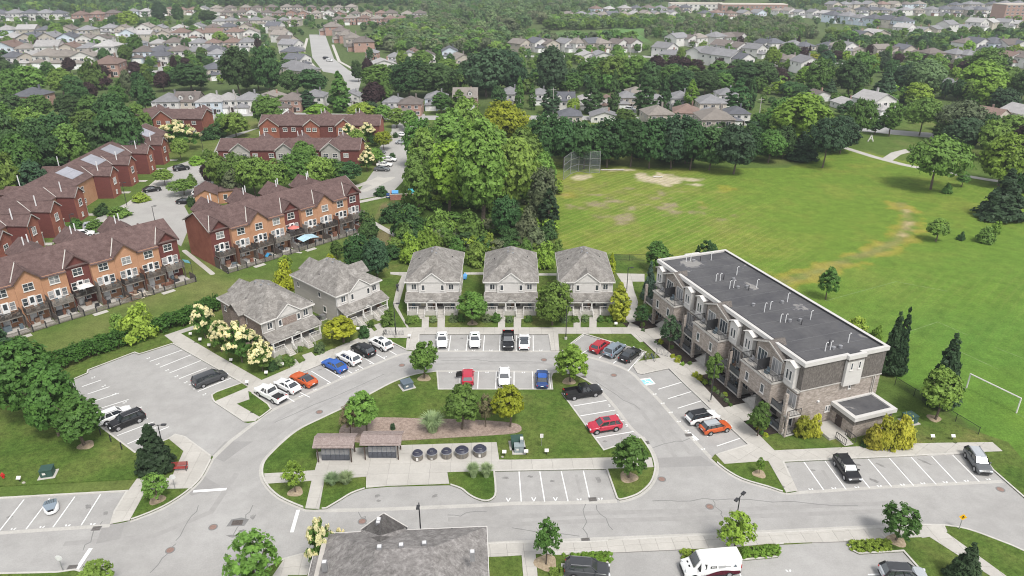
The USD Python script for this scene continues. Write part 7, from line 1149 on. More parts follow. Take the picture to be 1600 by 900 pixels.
T('bush', 218, 528, 478, 62, 'bright', 'bright yellow green bush growing out of the long hedge', 'shrub', 'shrub'); T('bush', 190, 520, 488, 36, 'light', 'light green bush behind the long hedge', 'shrub', 'shrub')
T('spruce', -4, 560, 488, 60, 'teal', 'dark conifer at the left edge by the townhouse fence', 'conifer')
T('young', 447, 428, 397, 22, 'bright', 'small bright tree on the strip behind the second house'); T('bush', 446, 455, 408, 34, 'lime', 'yellow green bush at the left corner of the second house', 'shrub', 'shrub'); T('young', 527, 405, 373, 22, 'mid', 'small tree on the strip right of the townhouse fence'); T('bush', 520, 425, 398, 22, 'lime', 'yellowish bush behind the ridge of the second house', 'shrub', 'shrub')
T('round', 558, 425, 372, 44, 'dark', 'dark rounded tree behind the second house, left of the darkest'); T('round', 590, 436, 376, 48, 'teal', 'darkest rounded tree right of the second house'); T('bush', 612, 405, 382, 30, 'dark', 'dark bush by the path behind the houses', 'shrub', 'shrub')
for x, yb, yt, w, c, l in ((643, 410, 366, 38, 'bright', 'bright bush behind the left of the first white house'), (745, 415, 376, 40, 'light', 'light green bush between the backs of first and second houses'), (850, 418, 378, 40, 'bright', 'bright bush between the backs of second and third houses'), (822, 400, 372, 26, 'mid', 'green bush behind the second house'), (870, 395, 375, 24, 'light', 'light bush left behind the third house'), (715, 395, 370, 30, 'mid', 'green bush behind the right of the first house'), (680, 385, 362, 30, 'light', 'light scrub behind the first house ridge'), (660, 375, 350, 34, 'mid', 'scrub bush at the wood edge'), (790, 385, 358, 34, 'dark', 'dark scrub behind the second house'), (765, 390, 362, 28, 'bright', 'bright scrub at the wood edge'), (645, 392, 372, 24, 'mid', 'scrub by the mown strip'), (835, 385, 352, 32, 'grey', 'greyish scrub at the right wood edge'), (700, 372, 345, 36, 'bright', 'bright scrub in the wood clearing'), (730, 365, 335, 36, 'light', 'light scrub in the wood clearing'), (775, 360, 330, 40, 'mid', 'scrub below the tall poplar')):
    T('bush', x, yb, yt, w, c, l, 'shrub', 'shrub')
# --- the wood between the townhouses and the field
WOOD = [('tall', 754, 352, 176, 80, 'light', 'tallest pale poplar in the middle of the wood'), ('oval', 702, 330, 215, 72, 'bright', 'broad tree left of the tall poplar'), ('oval', 655, 340, 232, 50, 'mid', 'light tree at the left front of the wood'), ('bush', 640, 372, 318, 56, 'dark', 'dark bushy tree at the left foot of the wood'), ('oval', 668, 300, 195, 62, 'light', 'light tree at the left side of the wood'), ('oval', 705, 265, 168, 70, 'light', 'tree at the back left of the wood'), ('round', 730, 240, 156, 60, 'light', 'tree at the back middle of the wood'), ('round', 786, 235, 158, 74, 'lime', 'bright yellow green tree at the back of the wood'), ('round', 803, 330, 212, 76, 'light', 'broad tree right of the tall poplar'), ('round', 845, 345, 262, 48, 'grey', 'tree at the right side of the wood'), ('cedar', 857, 358, 295, 30, 'spruce', 'narrow dark conifer at the right foot of the wood'), ('bush', 822, 378, 325, 52, 'grey', 'greyish tree at the right foot of the wood'), ('round', 792, 372, 310, 50, 'dark', 'dark tree in front of the wood'), ('bush', 735, 372, 330, 50, 'mid', 'tree before the tall poplar'), ('bush', 690, 372, 325, 52, 'light', 'light tree in the front of the wood'), ('bush', 614, 345, 316, 44, 'dark', 'dark shrub beside the playground'), ('bush', 632, 385, 345, 40, 'mid', 'shrub by the path at the wood corner'), ('round', 820, 280, 200, 60, 'light', 'light tree at the right back of the wood'), ('round', 770, 290, 200, 70, 'light', 'tree behind the tall poplar'), ('oval', 735, 310, 215, 56, 'light', 'light narrow tree left behind the poplar'), ('round', 850, 300, 238, 40, 'light', 'small light tree at the right back edge'), ('round', 655, 262, 190, 50, 'mid', 'tree at the left back edge of the wood'), ('bush', 668, 392, 352, 38, 'bright', 'bright shrub at the front left of the wood'), ('bush', 855, 372, 345, 36, 'dark', 'dark shrub at the right foot of the wood')]
for k, x, yb, yt, w, c, l in WOOD: T(k, x, yb, yt, w, c, l)
# --- tree line behind the ball field, trees along the road and in the suburb
SHAPE = dict(round="round", cedar="columnar", spruce="conical", oval="oval", bush="bushy", spread="spreading", tall="tall", sparse="thin", bloom="flowering")
ADJ = dict(dark='dark green', mid='green', light='light green', bright='bright green', lime='yellow green', plum='dark plum', grey='grey-green', sage='pale green', teal='blackish green', spruce='dark needle', gold='golden', brown='brownish')
def row(lst, where, group, key='round'):
    lst = sorted(lst); seen = {}; tot = {}
    for q in lst: k = (q[4], q[5] if len(q) > 5 else key); tot[k] = tot.get(k, 0) + 1
    for q in lst:
        x, yb, yt, w, c = q[:5]; k = q[5] if len(q) > 5 else key; n = seen.get((c, k), 0); seen[(c, k)] = n + 1
        T(k, x, yb, yt, w, c, f'{ADJ[c]} {SHAPE[k]} tree {where}' + (f', {ORD[n]} of its kind from the left' if tot[(c, k)] > 1 else ', the only one of its kind'), group=group)
row([(848, 262, 182, 56, 'dark'), (880, 262, 188, 60, 'dark'), (912, 264, 192, 58, 'dark'), (948, 262, 188, 62, 'dark'), (985, 261, 190, 58, 'dark'), (1014, 263, 188, 60, 'dark'), (1048, 264, 185, 62, 'teal'), (1078, 265, 192, 56, 'dark'), (1108, 266, 200, 56, 'dark'), (1146, 272, 198, 62, 'teal'), (1175, 252, 205, 44, 'dark'), (1200, 254, 206, 48, 'mid'), (1222, 248, 198, 40, 'dark'), (1105, 250, 202, 40, 'plum'), (1128, 245, 205, 36, 'grey')], 'in line behind ball field', 'trees behind the ball field')
row([(1245, 238, 152, 96, 'bright'), (1210, 220, 158, 60, 'mid'), (1285, 262, 178, 66, 'teal', 'spread'), (1312, 240, 186, 56, 'teal'), (1336, 226, 158, 50, 'mid', 'spread'), (1389, 213, 160, 32, 'mid', 'oval'), (1366, 210, 182, 28, 'dark', 'oval'), (1436, 212, 156, 58, 'mid', 'spread'), (1497, 220, 160, 80, 'grey', 'spread'), (1475, 222, 195, 40, 'dark'), (1500, 240, 185, 64, 'teal'), (1535, 232, 180, 44, 'dark'), (1575, 225, 182, 52, 'light'), (1252, 250, 205, 46, 'teal', 'spruce')], 'above the field', 'trees at the upper right of the field')
row([(200, 262, 160, 66, 'dark'), (160, 270, 195, 60, 'dark'), (120, 282, 200, 64, 'mid'), (85, 290, 205, 62, 'dark'), (45, 305, 215, 66, 'mid'), (8, 330, 235, 70, 'light'), (70, 275, 190, 60, 'dark'), (30, 280, 180, 64, 'dark'), (-20, 330, 230, 60, 'dark'), (60, 320, 255, 54, 'teal'), (18, 325, 270, 50, 'dark'), (145, 245, 175, 60, 'mid'), (100, 250, 180, 60, 'dark'), (60, 245, 170, 60, 'light'), (20, 245, 165, 60, 'mid'), (185, 225, 150, 56, 'dark'), (222, 230, 165, 46, 'mid')], 'in the left wood', 'trees of the left wood')
row([(372, 300, 235, 62, 'mid', 'spread'), (400, 308, 240, 66, 'light', 'spread'), (430, 305, 246, 62, 'light', 'spread'), (466, 300, 235, 66, 'mid', 'spread'), (497, 300, 240, 56, 'light', 'spread'), (522, 292, 245, 54, 'mid', 'spread'), (545, 290, 248, 52, 'dark', 'spread'), (480, 272, 222, 40, 'light'), (370, 310, 268, 40, 'grey'), (345, 300, 240, 34, 'light'), (330, 290, 255, 30, 'plum')], 'between red townhouses', 'yard trees')
row([(258, 290, 262, 32, 'light', 'spread'), (288, 305, 278, 44, 'light', 'spread'), (283, 252, 218, 30, 'light', 'spread'), (496, 215, 186, 36, 'mid'), (475, 215, 196, 26, 'light'), (600, 235, 206, 32, 'lime', 'spread'), (560, 240, 204, 30, 'light', 'spread'), (586, 228, 212, 20, 'dark'), (370, 215, 178, 42, 'light'), (352, 210, 178, 26, 'light'), (420, 200, 150, 50, 'mid'), (500, 186, 164, 40, 'bright'), (566, 186, 162, 46, 'bright'), (620, 200, 170, 30, 'light', 'oval'), (640, 205, 172, 32, 'light', 'oval'), (600, 190, 165, 30, 'light'), (340, 215, 190, 34, 'dark', 'bush'), (325, 218, 198, 26, 'dark', 'bush'), (590, 258, 232, 26, 'light', 'oval'), (300, 290, 270, 18, 'mid', 'bush')], 'among the townhouses', 'trees among the townhouses')
for i, (x, yb, yt, w) in enumerate(((285, 236, 192, 44), (262, 232, 196, 34), (548, 228, 196, 26), (575, 222, 192, 26), (562, 250, 222, 28), (574, 268, 236, 26), (527, 290, 262, 18), (508, 288, 268, 14))):
    T('bloom', x, yb, yt, w, 'mid', f'cream-flowering tree near the red townhouses, {ORD[sorted((285, 262, 548, 575, 562, 574, 527, 508)).index(x)]} of eight from the left', 'lilac_tree', 'tree')
for x, yb, yt, w, c, l in ((187, 338, 322, 36, 'light', 'light green clipped bush on the townhouse lot, third from the top'), (220, 314, 300, 32, 'bright', 'bright green clipped bush on the townhouse lot'), (308, 257, 243, 26, 'bright', 'clipped bush at the top of the townhouse lot'), (325, 250, 232, 22, 'mid', 'taller clipped bush at the top of the townhouse lot'), (105, 388, 368, 44, 'bright', 'wide bright bush below the white cars of the townhouse lot'), (150, 360, 342, 34, 'mid', 'mid green bush above the white cars of the townhouse lot'), (160, 335, 318, 26, 'dark', 'dark bush beside the second red gable'), (120, 358, 340, 28, 'mid', 'bush beside the nearest red gable'), (596, 306, 290, 22, 'dark', 'dark clipped hedge block by the playground'), (613, 248, 238, 12, 'dark', 'small round dark bush by the grey car'), (635, 212, 202, 12, 'dark', 'small round dark bush at the top of the right lot'), (618, 215, 206, 10, 'dark', 'dark shrub by the white car at the top of the right lot'), (575, 370, 330, 34, 'dark', 'dark bush at the right end of the near townhouses'), (300, 322, 305, 14, 'dark', 'dark hedge beside the small brick store'), (355, 290, 272, 30, 'grey', 'grey bush above the brick store')):
    T('bush', x, yb, yt, w, c, l, 'bush', 'shrub')
# columnar cedars and maples along the road behind the field
row([(925, 178, 128, 30, 'dark', 'cedar'), (958, 177, 113, 17, 'dark', 'cedar'), (1008, 179, 124, 32, 'dark', 'cedar'), (1036, 177, 122, 18, 'dark', 'cedar'), (1078, 174, 127, 22, 'bright', 'cedar'), (1152, 177, 125, 34, 'dark', 'cedar'), (1172, 172, 122, 14, 'dark', 'cedar'), (860, 178, 138, 28, 'teal', 'cedar'), (832, 172, 132, 11, 'mid', 'cedar'), (812, 170, 122, 14, 'mid', 'cedar'), (533, 175, 115, 28, 'mid', 'cedar'), (604, 170, 116, 18, 'mid', 'cedar'), (586, 172, 130, 40, 'plum'), (482, 172, 142, 26, 'teal', 'cedar'), (718, 175, 142, 26, 'mid', 'cedar'), (690, 178, 145, 34, 'mid', 'oval'), (780, 170, 135, 26, 'dark'), (1180, 205, 178, 30, 'mid'), (895, 178, 155, 22, 'bright'), (980, 200, 172, 40, 'mid'), (1130, 205, 190, 24, 'dark'), (1058, 175, 158, 14, 'dark'), (1100, 176, 165, 14, 'light'), (375, 170, 148, 20, 'teal', 'cedar'), (584, 182, 160, 26, 'teal'), (440, 172, 150, 22, 'mid'), (520, 168, 150, 20, 'dark')], 'along the road', 'road-side trees')
row([(375, 148, 78, 56, 'dark'), (422, 150, 76, 46, 'dark'), (405, 142, 95, 40, 'dark'), (455, 150, 112, 40, 'dark'), (490, 148, 110, 50, 'dark'), (640, 152, 98, 62, 'dark'), (680, 152, 100, 72, 'dark'), (590, 140, 102, 54, 'light'), (700, 125, 95, 54, 'light'), (760, 152, 78, 78, 'teal'), (800, 146, 82, 56, 'teal'), (861, 150, 76, 56, 'teal'), (890, 146, 115, 40, 'mid'), (925, 138, 92, 50, 'mid'), (955, 140, 90, 50, 'light'), (990, 142, 88, 54, 'light'), (1015, 148, 100, 40, 'dark'), (1045, 140, 102, 44, 'mid'), (1065, 150, 112, 46, 'dark'), (1100, 148, 112, 50, 'dark'), (1125, 142, 115, 40, 'mid'), (1165, 140, 100, 50, 'dark'), (1190, 140, 98, 46, 'dark'), (1025, 115, 88, 28, 'plum'), (1050, 112, 88, 24, 'plum'), (1070, 114, 90, 22, 'plum'), (1090, 116, 94, 26, 'plum'), (1118, 120, 98, 24, 'plum'), (1140, 128, 104, 26, 'plum'), (560, 128, 96, 20, 'dark'), (575, 120, 92, 18, 'plum'), (745, 120, 92, 40, 'mid'), (660, 110, 80, 40, 'light')], 'in the middle belt', 'middle tree belt')
row([(1230, 100, 68, 32, 'mid'), (1204, 106, 74, 22, 'bright'), (1275, 150, 95, 46, 'mid'), (1275, 110, 86, 40, 'lime'), (1325, 152, 95, 50, 'dark'), (1340, 135, 82, 48, 'mid'), (1390, 122, 95, 24, 'dark'), (1380, 155, 108, 42, 'teal', 'spruce'), (1440, 150, 96, 62, 'sage'), (1435, 165, 132, 46, 'bright'), (1535, 125, 77, 56, 'mid'), (1530, 155, 97, 70, 'bright'), (1565, 150, 105, 60, 'mid'), (1540, 170, 122, 50, 'bright'), (1568, 178, 140, 46, 'teal'), (1295, 155, 125, 30, 'teal', 'spruce'), (1340, 155, 133, 18, 'mid', 'oval'), (1235, 150, 128, 44, 'dark'), (1250, 158, 138, 30, 'dark'), (1215, 128, 106, 24, 'plum'), (1225, 134, 115, 20, 'plum'), (1256, 128, 108, 20, 'plum'), (1475, 155, 125, 20, 'teal'), (1495, 158, 125, 26, 'dark'), (1420, 160, 130, 30, 'teal', 'spruce'), (1595, 160, 110, 40, 'dark'), (1510, 160, 128, 24, 'mid'), (1475, 118, 98, 26, 'plum'), (1505, 120, 96, 28, 'plum'), (1310, 95, 80, 26, 'plum'), (1378, 100, 86, 24, 'plum'), (1402, 102, 84, 20, 'plum'), (1450, 98, 85, 24, 'plum'), (1290, 92, 78, 18, 'plum')], 'at the upper right', 'upper right trees')
row([(212, 115, 97, 22, 'plum'), (165, 140, 120, 24, 'plum'), (225, 160, 115, 28, 'dark'), (205, 158, 112, 22, 'grey'), (275, 124, 88, 12, 'plum'), (300, 142, 100, 60, 'dark'), (190, 170, 135, 30, 'mid'), (230, 178, 128, 36, 'dark'), (150, 140, 88, 40, 'mid', 'bush'), (214, 90, 55, 26, 'mid'), (198, 100, 72, 26, 'mid'), (202, 45, 18, 34, 'bright'), (252, 38, 5, 24, 'teal'), (280, 36, 8, 20, 'dark'), (245, 50, 28, 20, 'mid'), (50, 150, 105, 54, 'light'), (100, 150, 108, 40, 'light'), (20, 160, 110, 40, 'mid'), (125, 165, 120, 40, 'dark'), (20, 185, 150, 44, 'dark'), (60, 190, 150, 50, 'mid'), (110, 185, 148, 44, 'dark'), (150, 190, 150, 44, 'mid'), (235, 110, 92, 16, 'dark'), (326, 36, 16, 30, 'dark'), (180, 45, 24, 20, 'dark'), (165, 72, 55, 20, 'dark'), (290, 80, 62, 16, 'dark'), (345, 70, 50, 26, 'light'), (330, 62, 50, 14, 'plum'), (318, 74, 58, 14, 'plum'), (325, 105, 92, 18, 'dark'), (90, 62, 38, 24, 'light')], 'at the upper left', 'upper left trees')
# ================================================================ THE SUBURB BEHIND: houses, streets, far trees
ROOFS = dict(grey=(.20, .198, .205), slate=(.105, .108, .122), brown=(.138, .118, .108), tan=(.21, .188, .168), rust=(.175, .122, .103), pale=(.31, .30, .295))
WALLS = dict(white=(.53, .515, .495), beige=(.40, .36, .31), brick=(.30, .19, .155), blue=(.45, .50, .55))
for k, c in ROOFS.items(): MAT('far_roof_' + k, two(c, .88, 1.12), scale=.6, detail=5, rough=.95, second=(2.5, .12), rand=.14)
for k, c in WALLS.items(): MAT('far_wall_' + k, two(c, .95, 1.05), scale=.5, rough=.85, rand=.1)
def far_house(kind, roof, wall):
    key = f'house_{kind}_{roof}_{wall}'
    if key in PROTO: return PROTO[key]
    P = proto(key); rm, wm = 'far_roof_' + roof, 'far_wall_' + wall; W, D_ = (10.5, 11.5) if kind != 'bungalow' else (12.5, 10.5); E = 5.4 if kind != 'bungalow' else 3.0; R = E + (2.7 if kind != 'bungalow' else 2.2); w = Wall(-W / 2, -D_ / 2, 0)
    part(P, 'wall', MB().box(-W / 2, -D_ / 2, 0, W / 2, D_ / 2, E), wm)
    if kind in ('hip', 'wide'): part(P, 'roof', hip_roof(-W / 2 - .4, W / 2 + .4, -D_ / 2 - .4, D_ / 2 + .4, E + .05, R, -D_ / 2 + 4.6, D_ / 2 - 4.6), rm)
    elif kind == 'side':   # ridge along the front
        part(P, 'roof', MB().slab([(-W / 2 - .3, -D_ / 2 - .4, E), (W / 2 + .3, -D_ / 2 - .4, E), (W / 2 + .3, 0, R + .9), (-W / 2 - .3, 0, R + .9)], .15).slab([(W / 2 + .3, D_ / 2 + .4, E), (-W / 2 - .3, D_ / 2 + .4, E), (-W / 2 - .3, 0, R + .9), (W / 2 + .3, 0, R + .9)], .15), rm)
        for s in (-1, 1): v = [(s * W / 2, -D_ / 2, E), (s * W / 2, D_ / 2, E), (s * W / 2, 0, R + .7)]; v += [(s * (W / 2 - .2), a[1], a[2]) for a in v]; part(P, 'gable_wall', MB().add(v, [(0, 1, 2), (2, 1, 0), (5, 4, 3), (0, 3, 4), (0, 4, 1), (1, 4, 5), (1, 5, 2), (2, 5, 3), (2, 3, 0)]), wm)
        for s in (-2.2, 2.2):
            d = gable_prism(s - .9, s + .9, -D_ / 2 + .9, -.5, E + .6, E + 2.1, E + 2.9); part(P, 'dormer', d, 'far_wall_white'); window(P, Wall(s - .9, -D_ / 2 + .9, 0), .4, 1.4, E + 1.0, E + 2.0, 0, 2, 1, sill=False)
            part(P, 'dormer_roof', MB().slab([(s - 1.1, -D_ / 2 + .7, E + 2.05), (s, -D_ / 2 + .7, E + 3.05), (s, -.3, E + 3.05), (s - 1.1, -.3, E + 2.05)], .1).slab([(s, -D_ / 2 + .7, E + 3.05), (s + 1.1, -D_ / 2 + .7, E + 2.05), (s + 1.1, -.3, E + 2.05), (s, -.3, E + 3.05)], .1), rm)
    else:   # ridge from front to back, gable facing the street
        part(P, 'roof', MB().slab([(-W / 2 - .4, -D_ / 2 - .4, E), (0, -D_ / 2 - .4, R), (0, D_ / 2 + .4, R), (-W / 2 - .4, D_ / 2 + .4, E)], .15).slab([(0, -D_ / 2 - .4, R), (W / 2 + .4, -D_ / 2 - .4, E), (W / 2 + .4, D_ / 2 + .4, E), (0, D_ / 2 + .4, R)], .15), rm); part(P, 'gable_wall', gable_prism(-W / 2 + .1, W / 2 - .1, -D_ / 2 + .01, D_ / 2 - .01, E - .2, E + .02, R - .2), wm)
    g0, g1 = (.5, 6.0) if kind in ('hip', 'wide', 'gable') else (W - 5.8, W - .6)
    if kind in ('hip', 'gable', 'wide'):
        part(P, 'garage', MB().box(-W / 2 + .3, -D_ / 2 - 3.2, 0, -W / 2 + 6.3, -D_ / 2 - .01, 2.8), wm if kind != 'wide' else 'far_wall_brick'); part(P, 'garage_roof', hip_roof(-W / 2 - .1, -W / 2 + 6.7, -D_ / 2 - 3.6, -D_ / 2 + .2, 2.85, 4.3, -D_ / 2 - 1.2, -D_ / 2 + .1), rm); gw = Wall(-W / 2, -D_ / 2 - 3.2, 0)
    else: gw = w
    d = MB(); gw.box(d, g0 + .4, g1 - .4, 0, 2.3, 0, .06); part(P, 'garage_door', d, 'door_white'); d = MB(); w.box(d, W * .66, W * .66 + 1.1, 0.1, 2.3, 0, .05); part(P, 'door', d, 'door_dark')
    for a in (1.4, 4.4, 7.6): window(P, w, a, a + 1.6, E - 2.0, E - .6, 0, 2, 1, pane='glass_dark')
    if kind != 'bungalow': window(P, w, W - 2.4, W - .7, .8, 2.2, 0, 2, 1)
    for wx in (Wall(-W / 2, D_ / 2, -math.pi / 2), Wall(W / 2, -D_ / 2, math.pi / 2)): window(P, wx, 2.5, 3.6, E - 1.9, E - .7, 0, 1, 1, sill=False); window(P, wx, 7, 8.1, E - 1.9, E - .7, 0, 1, 1, sill=False)
    part(P, 'chimney', MB().box(W * .2, 1.2, E + .5, W * .2 + .6, 1.9, R + .9), 'far_wall_brick' if kind in ('side', 'bungalow') else rm)
    PROTO[key] = P; return P
HPOS = []
KN = dict(hip='hip-roofed', wide='hip-roofed brick-garage', side='dormered', gable='gable-fronted', bungalow='low gabled')
def house(kind, roof, wall, px, py, deg, group, label, s=1.0, at=None):
    x, y = G(px, py) if at is None else at; HPOS.append((x, y)); P = far_house(kind, roof, wall)
    return copy(P, 'suburban_house', label, 'house', x, y, 0, math.radians(deg), (s, s, s * (.96 + .1 * ((len(HPOS) * 37) % 10) / 10)), group)
# the houses that can be named one by one along the road behind the field
for kind, roof, wall, px, py, deg, lab, s in (
    ('hip', 'grey', 'white', 268, 176, 6, 'grey hip-roofed house at the left end of the road row', .95), ('side', 'brown', 'beige', 300, 174, 4, 'brown-roofed house with two white dormers at the upper left', .9), ('hip', 'pale', 'blue', 333, 175, 8, 'pale blue house with white roof beside the dormered one', .95), ('hip', 'pale', 'white', 360, 172, 8, 'white house with pale roof right of the pale blue one', .85), ('hip', 'grey', 'white', 392, 172, 4, 'grey-roofed white house left of the yard cedar', .9), ('bungalow', 'tan', 'beige', 424, 160, 0, 'low beige-roofed house above the red townhouse row', .9), ('hip', 'brown', 'brick', 459, 172, 0, 'brown-roofed brick house above the red townhouse row', .85), ('hip', 'grey', 'white', 494, 166, 0, 'grey-roofed white house above the red townhouse row', .85), ('gable', 'grey', 'white', 551, 162, 0, 'small white house beside the plum tree', .7), ('hip', 'grey', 'white', 616, 172, 0, 'narrow grey-roofed white house left of the brown-roofed one', .75),
    ('hip', 'brown', 'brick', 643, 178, 0, 'brown-roofed house with white upper wall at the end of the townhouse lane', .85), ('hip', 'grey', 'blue', 683, 168, 0, 'pale house half hidden by a green tree at the end of the lane', .85), ('side', 'tan', 'brick', 728, 168, 0, 'tan-roofed house with one white dormer behind the wood', .95), ('hip', 'grey', 'white', 797, 162, 0, 'grey-roofed white house left of the narrow cedars', .85), ('hip', 'grey', 'white', 843, 160, 0, 'grey-roofed white house right of the narrow cedars', .75), ('side', 'slate', 'white', 880, 172, 0, 'dark-roofed house with two white dormers behind the ball field', .85), ('hip', 'pale', 'white', 917, 168, 0, 'pale house behind the first broad cedar', .7), ('gable', 'rust', 'white', 948, 168, 0, 'rust-roofed house between two cedars', .6), ('hip', 'grey', 'beige', 977, 166, 0, 'grey-roofed beige house right of the tall narrow cedar', .8), ('hip', 'tan', 'white', 992, 158, 0, 'tan-roofed white house behind the second broad cedar', .8), ('hip', 'grey', 'white', 1024, 165, 0, 'pale house between the second and third cedars', .6), ('hip', 'grey', 'white', 1061, 168, 0, 'grey-roofed white house left of the bright green cedar', .85), ('hip', 'grey', 'beige', 1107, 178, 0, 'grey-roofed beige house with low porch roof right of the bright cedar', 1.0), ('hip', 'grey', 'white', 1133, 162, 0, 'grey-roofed house behind the last broad cedar', .8),
    ('hip', 'slate', 'beige', 890, 196, 0, 'dark blue-grey roof rising behind the dark tree line', .8), ('hip', 'tan', 'beige', 1025, 196, 8, 'tan roof rising behind the dark tree line', .95), ('hip', 'rust', 'beige', 1070, 194, -10, 'orange-brown roof rising behind the tree line', .9), ('hip', 'tan', 'beige', 1113, 208, 0, 'tan-roofed beige house with white windows behind the tree line', 1.1), ('hip', 'slate', 'white', 1148, 192, 0, 'dark blue roof right of the tan-roofed beige house', .8), ('bungalow', 'grey', 'white', 942, 188, 0, 'low grey roof showing over the dark tree line', .8),
    ('bungalow', 'brown', 'white', 1277, 156, 10, 'low brown-roofed house between the upper right trees', .8), ('gable', 'pale', 'white', 1362, 176, 20, 'white gabled house with black carport beyond the park path', 1.05), ('bungalow', 'pale', 'white', 1322, 168, 10, 'pale low roof left of the white gabled house', .8), ('gable', 'rust', 'beige', 1545, 196, 30, 'rust-roofed house at the upper right', .8), ('gable', 'pale', 'white', 1592, 196, 10, 'white gabled house at the right edge', .95), ('bungalow', 'grey', 'beige', 1487, 138, 0, 'grey pyramid-roofed house among the upper right trees', .85),
    ('hip', 'rust', 'brick', 175, 118, 8, 'brick house with long rust roof at the upper left', 1.2), ('hip', 'slate', 'brick', 57, 168, -8, 'brick house with grey roof at the upper left edge wood', 1.0), ('hip', 'slate', 'beige', 340, 122, 30, 'dark-roofed house beside the big dark tree', 1.0), ('wide', 'slate', 'white', 253, 101, 8, 'white house with dark roof and wide garage at the upper left', 1.05), ('gable', 'slate', 'blue', 703, 92, 6, 'blue-grey gabled house above the middle tree belt', .9), ('gable', 'tan', 'beige', 720, 106, 25, 'tan roof beside the blue-grey gabled house', 1.0), ('bungalow', 'pale', 'white', 598, 108, 18, 'white-walled house with broad pale roof beside the far street', 1.1), ('hip', 'grey', 'brick', 583, 92, 0, 'small brick house beside the far street', .7), ('gable', 'rust', 'brick', 645, 90, 0, 'rust-roofed house in the far wood edge', .7)):
    house(kind, roof, wall, px, py, deg, 'houses along the road', lab, s)
hr = np.random.default_rng(11)
ROWN = {}
def house_row(x0, y0, x1, y1, n, deg, kinds, roofs, walls, group, s=1.0, jx=2.0):
    a, b = G(x0, y0), G(x1, y1); r = ROWN[group] = ROWN.get(group, -1) + 1; area = group.replace('houses of the ', '').replace(' suburb', '').replace(' rows', '')
    for i in range(n):
        p = a + (b - a) * (i + .5) / n + hr.normal(0, jx * .5, 2); k, ro, wa = hr.choice(kinds), hr.choice(roofs), hr.choice(walls); cl = min(9, int(max(0, PX(*p)[0]) / 160))
        house(k, ro, wa, 0, 0, deg + hr.normal(0, 4) + (0 if hr.random() < .8 else 90), group, f'{wa} {KN[k]} house under {ro} roof, {ORD[i]} along {area} street {ORD[r]}', s * hr.uniform(.92, 1.1), at=p)
gl = 'houses of the upper left suburb'; R1 = ['grey', 'slate', 'brown', 'tan', 'pale', 'grey', 'rust']; W1 = ['white', 'white', 'beige', 'beige', 'blue']
house_row(-10, 33, 110, 30, 5, 0, ['wide', 'hip'], ['slate', 'slate', 'grey'], ['white'], gl, 1.2); house_row(115, 34, 190, 30, 3, 0, ['hip'], ['rust', 'brown'], ['brick'], gl, 1.2)
house_row(200, 26, 330, 22, 7, 5, ['hip', 'gable'], R1, W1, gl); house_row(5, 58, 150, 58, 5, 5, ['hip', 'wide', 'gable'], R1, W1, gl, 1.1); house_row(160, 55, 400, 52, 9, 5, ['hip', 'gable'], R1, W1, gl, 1.0); house_row(10, 72, 180, 72, 6, 5, ['hip', 'gable'], R1, W1, gl, 1.1); house_row(190, 64, 405, 62, 8, 5, ['hip', 'gable'], R1, W1, gl)
house_row(5, 88, 190, 88, 6, 5, ['hip', 'gable'], R1, W1, gl, 1.1); house_row(205, 80, 405, 78, 7, 5, ['hip', 'wide'], R1, W1, gl); house_row(10, 104, 150, 104, 5, 5, ['hip', 'gable'], ['slate', 'brown', 'tan', 'pale'], W1, gl, 1.1); house_row(215, 96, 350, 92, 5, 5, ['wide', 'hip'], R1, W1, gl, 1.05)
house_row(320, 86, 352, 100, 2, 20, ['hip'], ['tan', 'grey'], W1, gl); house_row(430, 48, 478, 112, 7, 70, ['hip', 'gable'], ['grey', 'slate', 'slate', 'tan', 'brown'], W1, gl, .95); house_row(520, 52, 572, 84, 5, -70, ['hip', 'wide'], ['brown', 'brown', 'tan'], ['brick', 'beige'], gl, 1.1); house_row(455, 118, 482, 132, 2, 60, ['hip'], ['slate', 'grey', 'brown'], ['beige'], gl)
house_row(335, 42, 470, 40, 7, 0, ['hip', 'wide'], ['brown', 'tan', 'grey'], ['beige', 'white'], gl); gm = 'houses of the far middle rows'
house_row(330, 27, 665, 30, 17, 0, ['hip', 'gable', 'wide'], ['brown', 'brown', 'tan', 'rust'], ['beige', 'brick', 'white'], gm); house_row(330, 20, 560, 19, 11, 0, ['hip', 'wide'], ['brown', 'tan', 'brown'], ['beige', 'brick'], gm); house_row(520, 38, 660, 38, 7, 0, ['hip'], ['brown', 'rust', 'tan'], ['beige', 'brick'], gm)
house_row(805, 80, 995, 80, 9, 35, ['gable', 'gable', 'hip'], ['grey', 'brown', 'slate', 'tan'], ['white', 'beige'], gm); house_row(1045, 72, 1160, 68, 6, 35, ['gable', 'hip'], ['brown', 'grey', 'tan'], ['white'], gm); house_row(905, 95, 955, 96, 2, 10, ['bungalow'], ['pale', 'grey'], ['white'], gm, 1.1); house_row(1030, 88, 1165, 108, 7, 40, ['gable', 'bungalow'], ['grey', 'grey', 'slate'], ['white'], gm, 1.1); house_row(1120, 84, 1185, 90, 3, 35, ['gable'], ['brown', 'grey'], ['white'], gm)
house_row(600, 100, 680, 96, 3, 5, ['hip', 'gable'], ['grey', 'brown'], ['white'], gm, .8); house_row(1180, 78, 1270, 84, 4, 20, ['hip', 'gable'], ['grey', 'tan', 'slate'], ['white', 'beige'], gm, .9); house_row(1000, 44, 1180, 48, 0, 0, ['hip'], ['grey'], ['white'], gm); house_row(885, 32, 1060, 30, 11, 20, ['hip', 'gable'], ['grey', 'slate', 'tan', 'pale'], ['white', 'beige'], gm); house_row(920, 22, 1080, 20, 8, 20, ['hip'], R1, W1, gm); gr_ = 'houses of the upper right suburb'
